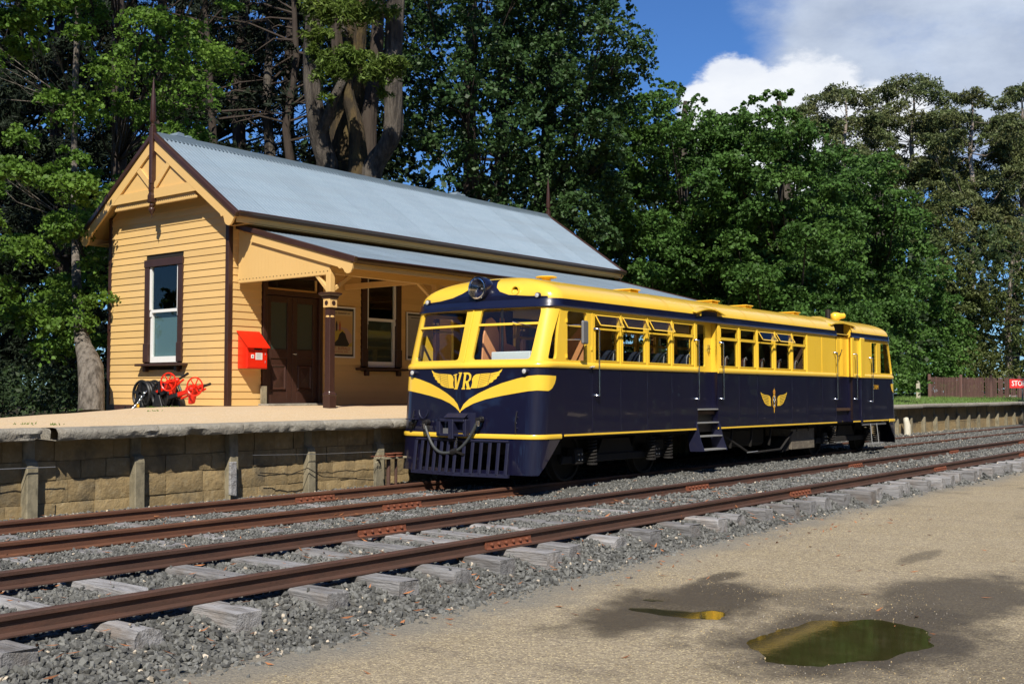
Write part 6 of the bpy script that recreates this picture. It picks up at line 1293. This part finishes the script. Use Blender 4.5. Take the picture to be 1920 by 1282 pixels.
# ------------------------------------------------------------------ trees
def barktube(pts, n=20, rough=.16, seg=.35, seed=0):
    """a stem with furrowed, uneven bark: (point, radius) pairs"""
    P = []; m = len(pts)
    for i in range(m-1):
        p0, p1, p2, p3 = (pts[max(0, i-1)], pts[i], pts[i+1], pts[min(m-1, i+2)]); k = max(2, int((p2[0]-p1[0]).length/seg))
        for j in range(k):
            t = j/k; a, b, c, d = (Vector(q[0]) for q in (p0, p1, p2, p3)); P.append((.5*((2*b)+(c-a)*t+(2*a-5*b+4*c-d)*t*t+(3*b-a-3*c+d)*t**3), p1[1]*(1-t)+p2[1]*t))
    P.append((Vector(pts[-1][0]), pts[-1][1])); vs = []; u = None
    for i, (p, r) in enumerate(P):
        d = (P[min(i+1, len(P)-1)][0]-P[max(i-1, 0)][0]).normalized()
        u = d.orthogonal().normalized() if u is None else (u-d*u.dot(d)).normalized(); w = d.cross(u); L = i*seg
        for k in range(n):
            t = 2*math.pi*k/n; f = float(fbm(math.cos(t)*2.2+7+seed, math.sin(t)*2.2+L*.35, 3)); g = float(fbm(k*1.7+seed, L*.9, 6)); vs.append(p+(u*math.cos(t)+w*math.sin(t))*r*(1+rough*1.6*(f-.5)+rough*1.5*(g-.5)))
    return MB().add(vs, [(i*n+k, i*n+(k+1) % n, (i+1)*n+(k+1) % n, (i+1)*n+k) for i in range(len(P)-1) for k in range(n)]+[tuple(range(n))[::-1], tuple(range((len(P)-1)*n, len(P)*n))])
def leafcloud(C, Nn, R, m, L, wr, rng, droop=.35, flat=.16, up=.8, jit=.75):
    """C, Nn, R: spray centres, normals, radii; m leaves in each; returns quads"""
    n = len(C); C = np.repeat(C, m, 0); Nn = np.repeat(Nn, m, 0); R = np.repeat(R, m)
    a = rng.uniform(0, 2*np.pi, n*m); r = np.sqrt(rng.random(n*m))
    t1 = np.cross(Nn, np.array([.3, .9, .31])); t1 /= np.linalg.norm(t1, axis=1, keepdims=True)+1e-9; t2 = np.cross(Nn, t1)
    P = C+(t1*np.cos(a)[:, None]+t2*np.sin(a)[:, None])*(r*R)[:, None]+Nn*(rng.normal(0, flat, n*m)*R)[:, None]; P[:, 2] -= droop*r**2*R
    ln = Nn*up+rng.normal(0, jit, (n*m, 3)); ln /= np.linalg.norm(ln, axis=1, keepdims=True)
    d = np.cross(ln, rng.normal(0, 1, (n*m, 3))); d /= np.linalg.norm(d, axis=1, keepdims=True)+1e-9; s = np.cross(ln, d)
    l = (L*rng.uniform(.6, 1.25, n*m))[:, None]; V = np.stack([P-d*l*.5, P+s*l*wr*.5-d*l*.08, P+d*l*.5, P-s*l*wr*.5-d*l*.08], 1)
    return V.reshape(-1, 3)
TOCAM = lambda P: -P/np.linalg.norm(P, axis=-1, keepdims=True)
def lobes_in(poly, D, n, r0, r1, bulge, spread, rng):
    xs = [p[0] for p in poly]; ys = [p[1] for p in poly]; cx = sum(xs)/len(xs); hw = (max(xs)-min(xs))/2; out = []; tries = 0
    while len(out) < n and tries < 9000:
        tries += 1; px, py = rng.uniform(min(xs), max(xs)), rng.uniform(min(ys), max(ys))
        if not inpoly(px, py, poly): continue
        rp = rng.uniform(r0, r1)
        if tries < 6000 and any((px-a)**2+(py-b)**2 < ((rp+c)*.42)**2 for a, b, c in out): continue
        out.append((px, py, rp))
    L = []
    for px, py, rp in out:
        d = D-bulge*(1-((px-cx)/hw)**2)+rng.normal(0, spread); L.append((at(px, py, d), rp*d/FPX))
    return L
TREES = []
def tree(name, label, poly, D, n, r0, r1, nleaf, L, mat, trunk, bark, wr=.55, bulge=3., spread=1.2, per=26, squash=.62, seed=1, extra=(), kw=None, group=None, limbs=True, front=-.25, twigs=0, shell=(.55, 1.02), up=.8, droop=.35, cat='tree', srad=.34):
    rng = np.random.default_rng(seed); base = Vector(trunk[0][0]); t = thing(name, label, cat, tuple(base), group)
    lob = lobes_in(poly, D, n, r0, r1, bulge, spread, rng)+[(at(a, b, d), r*d/FPX) for a, b, d, r in extra]
    ns = max(1, nleaf//per); w = np.array([r*r for _, r in lob]); w = w/w.sum(); cnt = np.maximum(2, (w*ns*1.0).astype(int)); CC = []; NN = []; RR = []
    for (c, r), k in zip(lob, cnt):
        c = np.array(c); k2 = int(k*1.9)+2; v = rng.normal(0, 1, (k2, 3)); v /= np.linalg.norm(v, axis=1, keepdims=True); tc_ = TOCAM(c[None])[0]
        keep = (v@tc_ > front) | (v[:, 2] > .5); v = v[keep][:k]; sc = rng.uniform(shell[0], shell[1], len(v))[:, None]; P = c+v*sc*np.array([r, r, r*squash]); P += rng.normal(0, .10*r, P.shape)
        nn = v*.55+np.array([0, 0, .9]); nn += rng.normal(0, .22, nn.shape); nn /= np.linalg.norm(nn, axis=1, keepdims=True); CC.append(P); NN.append(nn); RR.append(np.full(len(P), srad*r)*rng.uniform(.7, 1.3, len(P)))
    V = leafcloud(np.concatenate(CC), np.concatenate(NN), np.concatenate(RR), per, L, wr, rng, up=up, droop=droop); F_ = np.arange(len(V)).reshape(-1, 4)
    o = mesh_np('crown', V, F_, mat, t); o['kind'] = 'stuff'
    tk = barktube(trunk, 16, seed=seed)
    tko = tk.build('trunk', bark, t, smooth=70)
    if limbs:
        bm_ = MB(); order = sorted(lob, key=lambda q: -q[1])[:int(10+len(lob)*.6)]
        for c, r in order:
            if c.z < 4.8: continue
            # leave the trunk somewhat below the lobe
            best = min(range(len(trunk)), key=lambda i: abs(trunk[i][0].z-(c.z-.5*(Vector((c.x, c.y, 0))-Vector((trunk[i][0].x, trunk[i][0].y, 0))).length))); a, ra = trunk[best]
            mid = a.lerp(c, .5)+Vector((rng.normal(0, .12), rng.normal(0, .12), -.08*(c-a).length)); r_ = max(.016, ra*.22); bm_.tube([a, a.lerp(mid, .5)+Vector((rng.normal(0, .06), rng.normal(0, .06), 0)), mid, mid.lerp(c, .6)+Vector((0, 0, .1)), c], [r_, r_*.8, r_*.6, r_*.4, r_*.18], 6)
            for q in range(twigs): v = Vector(rng.normal(0, 1, 3)).normalized()*r*.9; bm_.tube([mid.lerp(c, .5), mid.lerp(c, .8)+v*.4+Vector((0, 0, .05)), c+v], [r_*.35, r_*.22, .008], 4)
        if bm_.v: bm_.build('branches', bark, t, smooth=70)
    return t
def T2(*pts): return [(at(a, b, d), r) for a, b, d, r in pts]
GRP = 'trees behind the station'
# leafy sunlit trees at the left
tree('leafy_tree', 'bright green leafy tree at the far left with a pale trunk beside the station corner', [(-170, -420), (110, -420), (150, -20), (185, 300), (150, 560), (110, 700), (-170, 690)], 25, 56, 28, 56, 42000, .10, LF_B,
     T2((172, 772, 22.5, .26), (170, 690, 22.8, .25), (150, 615, 23.6, .13), (140, 420, 26, .07), (140, 200, 27, .07), (148, -60, 27, .06), (150, -350, 27, .06)), BARKL, wr=.75, bulge=2.0, seed=11, twigs=2, squash=.5)
tree('leafy_tree', 'bright green leafy tree rising directly behind the near gable spire', [(120, -420), (430, -420), (440, 60), (395, 250), (330, 300), (300, 430), (215, 560), (170, 700), (110, 640), (140, 200)], 27, 56, 28, 56, 40000, .10, LF_B,
     T2((228, 760, 29, .24), (226, 560, 29, .2), (224, 300, 29.5, .18), (222, 80, 30, .15), (225, -150, 30.5, .12), (230, -380, 31, .05)), BARKB, wr=.75, bulge=2.0, seed=12, twigs=2, squash=.5, extra=[(372, 178, 25, 46), (320, 250, 25, 40), (345, 60, 26, 50), (60, 470, 24, 44), (180, 560, 23.5, 40), (130, 600, 23.2, 44), (200, 500, 24, 40), (90, 650, 23.5, 40), (130, 420, 24, 50), (100, 560, 24, 50), (160, 640, 24, 44)])
# dark conifers behind
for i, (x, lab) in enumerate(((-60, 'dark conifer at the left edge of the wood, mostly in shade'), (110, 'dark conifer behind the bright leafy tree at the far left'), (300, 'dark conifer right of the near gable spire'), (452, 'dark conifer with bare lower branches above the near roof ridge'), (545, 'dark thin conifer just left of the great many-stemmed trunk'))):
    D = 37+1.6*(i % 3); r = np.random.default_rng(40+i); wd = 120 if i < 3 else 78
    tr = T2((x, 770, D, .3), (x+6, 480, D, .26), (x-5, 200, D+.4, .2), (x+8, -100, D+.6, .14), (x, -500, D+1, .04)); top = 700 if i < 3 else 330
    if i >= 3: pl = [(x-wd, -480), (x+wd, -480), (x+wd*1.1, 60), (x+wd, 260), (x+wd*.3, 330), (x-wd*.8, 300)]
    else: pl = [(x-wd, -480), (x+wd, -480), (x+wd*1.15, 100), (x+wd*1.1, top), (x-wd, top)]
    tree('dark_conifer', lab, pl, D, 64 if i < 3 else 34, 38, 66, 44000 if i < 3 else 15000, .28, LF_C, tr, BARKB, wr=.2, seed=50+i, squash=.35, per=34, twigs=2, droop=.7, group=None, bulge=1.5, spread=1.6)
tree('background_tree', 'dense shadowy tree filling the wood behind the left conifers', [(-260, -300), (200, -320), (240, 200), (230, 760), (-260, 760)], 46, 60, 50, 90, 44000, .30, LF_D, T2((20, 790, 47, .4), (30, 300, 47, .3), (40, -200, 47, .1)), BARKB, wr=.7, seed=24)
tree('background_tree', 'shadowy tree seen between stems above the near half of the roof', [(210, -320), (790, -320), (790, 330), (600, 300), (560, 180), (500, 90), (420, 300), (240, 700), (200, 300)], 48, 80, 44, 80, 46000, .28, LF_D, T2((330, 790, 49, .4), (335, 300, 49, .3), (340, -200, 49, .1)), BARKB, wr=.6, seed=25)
# bare stems between the conifers
for i, (pts, lab) in enumerate(((((398, 770, 34, .15), (402, 300, 34, .13), (392, 120, 34, .1), (380, -60, 34, .06)), 'slender dark stem leaning left above the near end of the ridge'),
        (((520, 770, 35, .2), (510, 330, 35, .18), (500, 200, 35, .15), (506, 60, 35, .12), (500, -80, 35, .08)), 'bare pale barked stem left of the great trunk'),
        (((556, 770, 34, .17), (548, 330, 34, .15), (536, 240, 34, .12), (556, 110, 34, .10), (548, -60, 34, .06)), 'crooked brown stem touching the left side of the great trunk'))):
    t = thing('bare_tree', lab, 'tree', tuple(at(*pts[0][:3]))); MB().tube([at(a, b, d) for a, b, d, r in pts], [r for *_, r in pts], 10).build('trunk', BARKB if i != 1 else BARKG, t, smooth=70); r = random.Random(60+i); mb = MB()
    for k in range(16):
        j = r.randint(1, len(pts)-2); a = at(*pts[j][:3]).lerp(at(*pts[j+1][:3]), r.random()); L = r.uniform(1.0, 2.8); s = r.choice((-1, 1)); e = a+cr*s*L+Vector((0, 0, r.uniform(-.7, .9)))+cf*r.uniform(-.8, .4); m = a.lerp(e, .5)+Vector((0, 0, r.uniform(-.1, .3)))
        mb.tube([a, m, e], [.045, .03, .008], 5)
        for q in range(3): f = m.lerp(e, r.random()); g = f+Vector((r.uniform(-.6, .6), r.uniform(-.6, .6), r.uniform(-.4, .5))); mb.tube([f, g], [.014, .004], 4)
    mb.build('branches', BARKB, t, smooth=70)['kind'] = 'stuff'
# the great many-stemmed cypress behind the roof
gt = tree('great_cypress', 'huge many-stemmed grey cypress rising behind the middle of the station roof', [(560, -300), (760, -300), (740, -40), (640, -10), (570, -40)], 31, 4, 30, 50, 15000, .20, LF_CY,
     T2((665, 790, 33, 1.0), (662, 420, 33, .85), (656, 300, 33, .62), (655, 200, 33, .48), (662, 80, 33, .40), (672, -80, 33, .34), (680, -300, 33, .2)), BARKM, wr=.26, seed=77, squash=.5, bulge=.5, spread=.5, per=30, limbs=False,
     extra=[(596, 62, 30.2, 26), (588, 96, 30.2, 22), (620, 110, 30.0, 30), (650, 100, 30, 30), (690, 112, 29.8, 32), (722, 122, 29.6, 34), (745, 118, 29.6, 26), (605, 140, 30.0, 22), (612, 180, 30.0, 16), (705, 138, 29.7, 26), (640, 128, 30, 26), (640, 20, 31, 40), (600, 10, 31, 34), (690, 14, 31, 30), (728, 18, 31, 20), (722, 170, 30, 16)], droop=.9, srad=.42)
for pts, m in ((((630, 500, 32.2, .50), (618, 330, 32.2, .44), (603, 270, 32.1, .38), (590, 200, 32, .33), (584, 120, 32, .30), (590, 0, 32, .27), (600, -200, 32, .2)), BARKG), (((600, 260, 32, .2), (625, 190, 31.8, .18), (650, 120, 31.8, .14), (640, 20, 32, .1)), BARKG),
        (((676, 480, 31.8, .5), (694, 330, 31.8, .40), (722, 278, 31.6, .34), (735, 250, 31.6, .36), (738, 190, 31.6, .34), (738, 100, 31.7, .33), (742, 0, 31.8, .32), (750, -200, 32, .25)), BARKG), (((690, 330, 32.5, .36), (692, 220, 32.6, .3), (705, 110, 32.8, .26), (712, -60, 33, .2)), BARKB),
        (((642, 320, 32.6, .34), (640, 200, 32.9, .26), (632, 90, 33, .22), (630, -60, 33, .2)), BARKB), (((740, 40, 31.8, .16), (716, 20, 31.6, .13), (694, -30, 31.6, .1)), BARKG), (((672, 330, 31.9, .42), (668, 240, 31.9, .30), (652, 170, 32, .22), (655, 60, 32, .17)), BARKM)):
    barktube([(at(a, b, d), r*.74) for a, b, d, r in pts], 26, .24, .22, seed=pts[0][0]).build('stem', m, gt, smooth=70)
# poplar-like trees in the middle
tree('dark_poplar', 'tall dark loosely leaved tree directly right of the great cypress trunk', [(745, -330), (1000, -330), (1010, 60), (990, 300), (975, 410), (900, 395), (780, 350), (745, 180)], 38, 52, 36, 66, 27000, .15, LF_P,
     T2((880, 770, 39, .38), (884, 420, 39, .3), (880, 200, 39, .22), (886, 0, 39.5, .16), (890, -280, 40, .06)), BARKB, wr=.8, seed=21, twigs=2, squash=.8, spread=2)
tree('tall_poplar', 'tall green tree whose right edge stands against the blue sky', [(930, -330), (1160, -330), (1172, -40), (1178, 120), (1170, 200), (1130, 330), (1160, 500), (1090, 470), (1000, 400), (950, 250)], 39, 64, 34, 58, 52000, .145, LF_P,
     T2((1010, 770, 40, .4), (1020, 420, 40, .3), (1030, 200, 40, .2), (1050, 60, 40, .14), (1070, -240, 40, .05)), BARKG, wr=.8, seed=22, twigs=2, squash=.8, spread=1.6)
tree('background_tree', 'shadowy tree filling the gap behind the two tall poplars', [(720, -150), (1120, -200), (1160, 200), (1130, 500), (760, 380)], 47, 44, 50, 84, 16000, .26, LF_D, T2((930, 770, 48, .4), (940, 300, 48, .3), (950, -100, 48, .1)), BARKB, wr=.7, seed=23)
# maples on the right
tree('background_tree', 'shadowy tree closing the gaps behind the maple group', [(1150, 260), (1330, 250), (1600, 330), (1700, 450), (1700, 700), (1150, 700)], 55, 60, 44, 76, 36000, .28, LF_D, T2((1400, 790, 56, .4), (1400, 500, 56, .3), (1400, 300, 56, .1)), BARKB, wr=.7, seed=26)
tree('maple_tree', 'dark green maple with a ragged top just right of the tall poplar', [(1160, 250), (1215, 190), (1262, 172), (1300, 205), (1350, 222), (1410, 290), (1440, 430), (1380, 600), (1160, 520), (1120, 360)], 43, 62, 28, 52, 46000, .15, LF_M,
     T2((1270, 790, 44, .4), (1275, 500, 44, .3), (1280, 300, 44, .2), (1285, 190, 44, .08)), BARKG, wr=.7, seed=31, squash=.55, spread=1.6, extra=[(1232, 160, 43, 17), (1268, 166, 43, 22), (1308, 188, 43, 18), (1205, 180, 43, 16)])
tree('maple_tree', 'large broad maple whose crown tip reaches the white cloud', [(1350, 262), (1400, 225), (1450, 205), (1480, 215), (1545, 290), (1600, 420), (1610, 560), (1650, 640), (1400, 600), (1330, 420)], 41, 70, 30, 54, 56000, .15, LF_M,
     T2((1480, 790, 42, .45), (1478, 500, 42, .34), (1470, 300, 42, .2), (1460, 190, 42, .08)), BARKG, wr=.7, seed=32, squash=.5, spread=1.6, extra=[(1340, 222, 42, 26), (1372, 228, 42, 26), (1405, 235, 42, 28), (1340, 262, 42, 30), (1385, 268, 42, 30), (1452, 178, 41, 22), (1478, 176, 41, 17), (1420, 190, 41, 20), (1392, 210, 41, 20)])
tree('maple_tree', 'darker maple at the right end of the maple group', [(1540, 300), (1610, 285), (1670, 305), (1690, 350), (1715, 450), (1725, 600), (1700, 690), (1640, 690), (1570, 560)], 47, 54, 28, 50, 34000, .16, LF_M,
     T2((1650, 780, 48, .4), (1650, 520, 48, .3), (1645, 330, 48, .15)), BARKG, wr=.7, seed=33, squash=.55, spread=1.6)
tree('maple_tree', 'low spreading maple right behind the railcar roof', [(1130, 430), (1240, 400), (1360, 430), (1470, 480), (1570, 560), (1680, 650), (1700, 740), (1500, 720), (1200, 560)], 41, 54, 28, 52, 40000, .13, LF_M,
     T2((1380, 790, 42, .35), (1385, 620, 42, .28), (1390, 500, 42, .15)), BARKG, wr=.7, seed=34, squash=.5, spread=1., bulge=1.5)
tree('young_tree', 'green young tree right of the railcar end behind the lawn', [(1670, 520), (1740, 480), (1790, 560), (1800, 640), (1780, 725), (1680, 730)], 67, 26, 26, 44, 17000, .19, LF_M, T2((1730, 770, 68, .2), (1735, 600, 68, .15), (1735, 520, 68, .06)), BARKG, wr=.8, seed=35)
tree('olive_shrub', 'dull olive tall shrub between the maples and the right edge', [(1705, 350), (1760, 350), (1790, 420), (1830, 560), (1850, 725), (1770, 735), (1740, 560)], 70, 40, 24, 42, 22000, .22, LF_O, T2((1780, 770, 71, .2), (1775, 560, 71, .15), (1750, 380, 71, .06)), BARKG, wr=.5, seed=36, cat='shrub')
tree('olive_tree', 'brownish olive bushy tree at the right edge above the fence', [(1800, 470), (1870, 430), (1960, 400), (2100, 420), (2110, 735), (1840, 735)], 70, 56, 28, 50, 30000, .22, LF_O, T2((1895, 775, 71, .24), (1890, 600, 71, .18), (1900, 480, 71, .09)), BARKP, wr=.4, seed=37)
# gum trees far right
def gum(label, x, crowns, seed, D=86, lean=0, n=9000):
    rng = np.random.default_rng(seed); top = min(c[1] for c in crowns); tr = T2((x-lean, 790, D, .34), (x-lean*.6-4, 560, D, .27), (x-lean*.3+5, 400, D, .21), (x-3, top+110, D, .15), (x+2, top+50, D, .09), (x, top+10, D, .04)); ex = [(a, b, D+rng.normal(0, 1.5), r*1.15) for a, b, r in crowns]+[(x+rng.uniform(-85, 85), rng.uniform(top+35, 480), D+rng.normal(0, 2.5), rng.uniform(15, 30)) for _ in range(56)]; n = int(n*3.4)
    t = tree('gum_tree', label, [(x-5, 300), (x+5, 300), (x, 310)], D, 0, 5, 9, int(n*1.7), .27, LF_E, tr, BARKP, wr=.36, seed=seed, extra=ex, squash=.55, twigs=3, per=30, shell=(.45, 1.), up=.55, front=-.6, srad=.36)
gum('gum tree with several umbrella crowns farthest left in the gum row', 1585, [(1508, 208, 20), (1535, 192, 24), (1562, 178, 26), (1590, 176, 26), (1620, 190, 26), (1540, 230, 28), (1580, 240, 30), (1625, 230, 28), (1600, 285, 30), (1560, 290, 26), (1650, 270, 26)], 81, 84)
gum('tallest gum tree with a broad domed crown beside the white cloud', 1712, [(1655, 180, 24), (1680, 165, 26), (1712, 158, 28), (1742, 170, 28), (1770, 186, 24), (1655, 225, 28), (1760, 222, 26), (1690, 200, 22), (1640, 250, 24), (1785, 262, 26), (1700, 330, 30), (1745, 320, 28), (1665, 330, 28), (1775, 350, 26)], 82, 86, 6, 12000)
gum('slim gum tree with a bare pale trunk and small yellowish crown', 1822, [(1822, 178, 22), (1806, 186, 16), (1842, 190, 16), (1795, 250, 20), (1855, 262, 22), (1870, 330, 26), (1790, 350, 26), (1845, 400, 28), (1800, 430, 26), (1870, 440, 26)], 83, 82, -4, 9000)
gum('gum tree at the right edge with sky showing through its limbs', 1915, [(1880, 190, 22), (1905, 172, 24), (1935, 168, 26), (1965, 180, 26), (1890, 240, 24), (1930, 250, 26), (1870, 290, 20), (1950, 320, 28), (1900, 340, 26), (1920, 410, 30), (1880, 390, 24)], 84, 88, 10, 11000)
gum('gum tree just beyond the right edge of the view', 2010, [(1985, 170, 26), (2020, 165, 28), (2050, 190, 26), (2000, 250, 28), (2040, 280, 28), (2010, 360, 30)], 85, 90, 0, 5000)
# a far wood that reads as one mass closes the view low down
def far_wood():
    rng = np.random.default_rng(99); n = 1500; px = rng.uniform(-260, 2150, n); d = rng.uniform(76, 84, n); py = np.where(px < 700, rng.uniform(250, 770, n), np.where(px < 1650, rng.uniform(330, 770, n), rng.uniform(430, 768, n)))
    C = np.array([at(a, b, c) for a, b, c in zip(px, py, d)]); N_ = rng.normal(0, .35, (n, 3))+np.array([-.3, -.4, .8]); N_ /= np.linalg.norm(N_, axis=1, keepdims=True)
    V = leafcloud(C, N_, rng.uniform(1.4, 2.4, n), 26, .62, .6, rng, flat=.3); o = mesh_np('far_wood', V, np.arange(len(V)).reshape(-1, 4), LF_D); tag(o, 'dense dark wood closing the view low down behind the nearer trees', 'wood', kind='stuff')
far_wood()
def undergrowth():
    rng = np.random.default_rng(98); n = 620; px = rng.uniform(-200, 215, n); d = rng.uniform(24, 34, n); z = rng.uniform(.8, 2.0, n)**1.0
    C = np.array([(lambda q: (q.x, q.y, z_))(at(a, 700, c)) for a, c, z_ in zip(px, d, z)]); N_ = rng.normal(0, .4, (n, 3))+np.array([0, 0, .8]); N_ /= np.linalg.norm(N_, axis=1, keepdims=True)
    V = leafcloud(C, N_, rng.uniform(.3, .6, n), 20, .12, .6, rng, flat=.3); o = mesh_np('undergrowth', V, np.arange(len(V)).reshape(-1, 4), LF_D); tag(o, 'shaded green undergrowth below the trees left of the station', 'undergrowth', kind='stuff')
undergrowth()

def added_wood_behind():  # added out of view, its height set to hold back sky light
    """the tree belt on the photographer's side of the line, unseen, added to block sky fill and darken reflections"""
    rng = np.random.default_rng(97); n = 3600; a = np.radians(rng.uniform(96, 398, n)); r = rng.uniform(34, 40, n)+3*np.sin(3*a); h = rng.uniform(0, 1, n)*(21+3*np.sin(7*a)+2*np.sin(17*a))
    C = np.stack([r*np.cos(a)+4, r*np.sin(a), h-.4], -1); k = ~((C[:, 1] > 2) & (C[:, 0] > 0)); C = C[k]; n = len(C); N_ = rng.normal(0, .4, (n, 3))+np.array([0, 0, .6]); N_ /= np.linalg.norm(N_, axis=1, keepdims=True)
    V = leafcloud(C, N_, rng.uniform(1.3, 2.4, n), 20, .95, .6, rng, flat=.35); o = mesh_np('unseen_wood', V, np.arange(len(V)).reshape(-1, 4), LF_D); tag(o, 'unseen tree belt added on the near side of the line to cut sky light and darken reflections', 'wood', kind='stuff')
added_wood_behind()

def added_wood_right():  # added out of view so the rear flank mirrors dark leaves, not sky
    """trees along the far side of the yard to the right of the view, mirrored in the railcar's flank"""
    rng = np.random.default_rng(96); n = 1500; X = rng.uniform(38, 150, n); Y = rng.uniform(-16, -9, n)+rng.uniform(0, 1, n)*0; Z = rng.uniform(0, 1, n)*(17+3*np.sin(X*.4)+2*np.sin(X*1.1))-.4
    C = np.stack([X, Y, Z], -1); N_ = rng.normal(0, .4, (n, 3))+np.array([0, .2, .6]); N_ /= np.linalg.norm(N_, axis=1, keepdims=True)
    V = leafcloud(C, N_, rng.uniform(1.5, 2.6, n), 20, 1.0, .6, rng, flat=.35); o = mesh_np('unseen_wood', V, np.arange(len(V)).reshape(-1, 4), LF_D); tag(o, 'unseen row of trees right of the yard, added to darken the reflection in the railcar side', 'wood', kind='stuff')
added_wood_right()
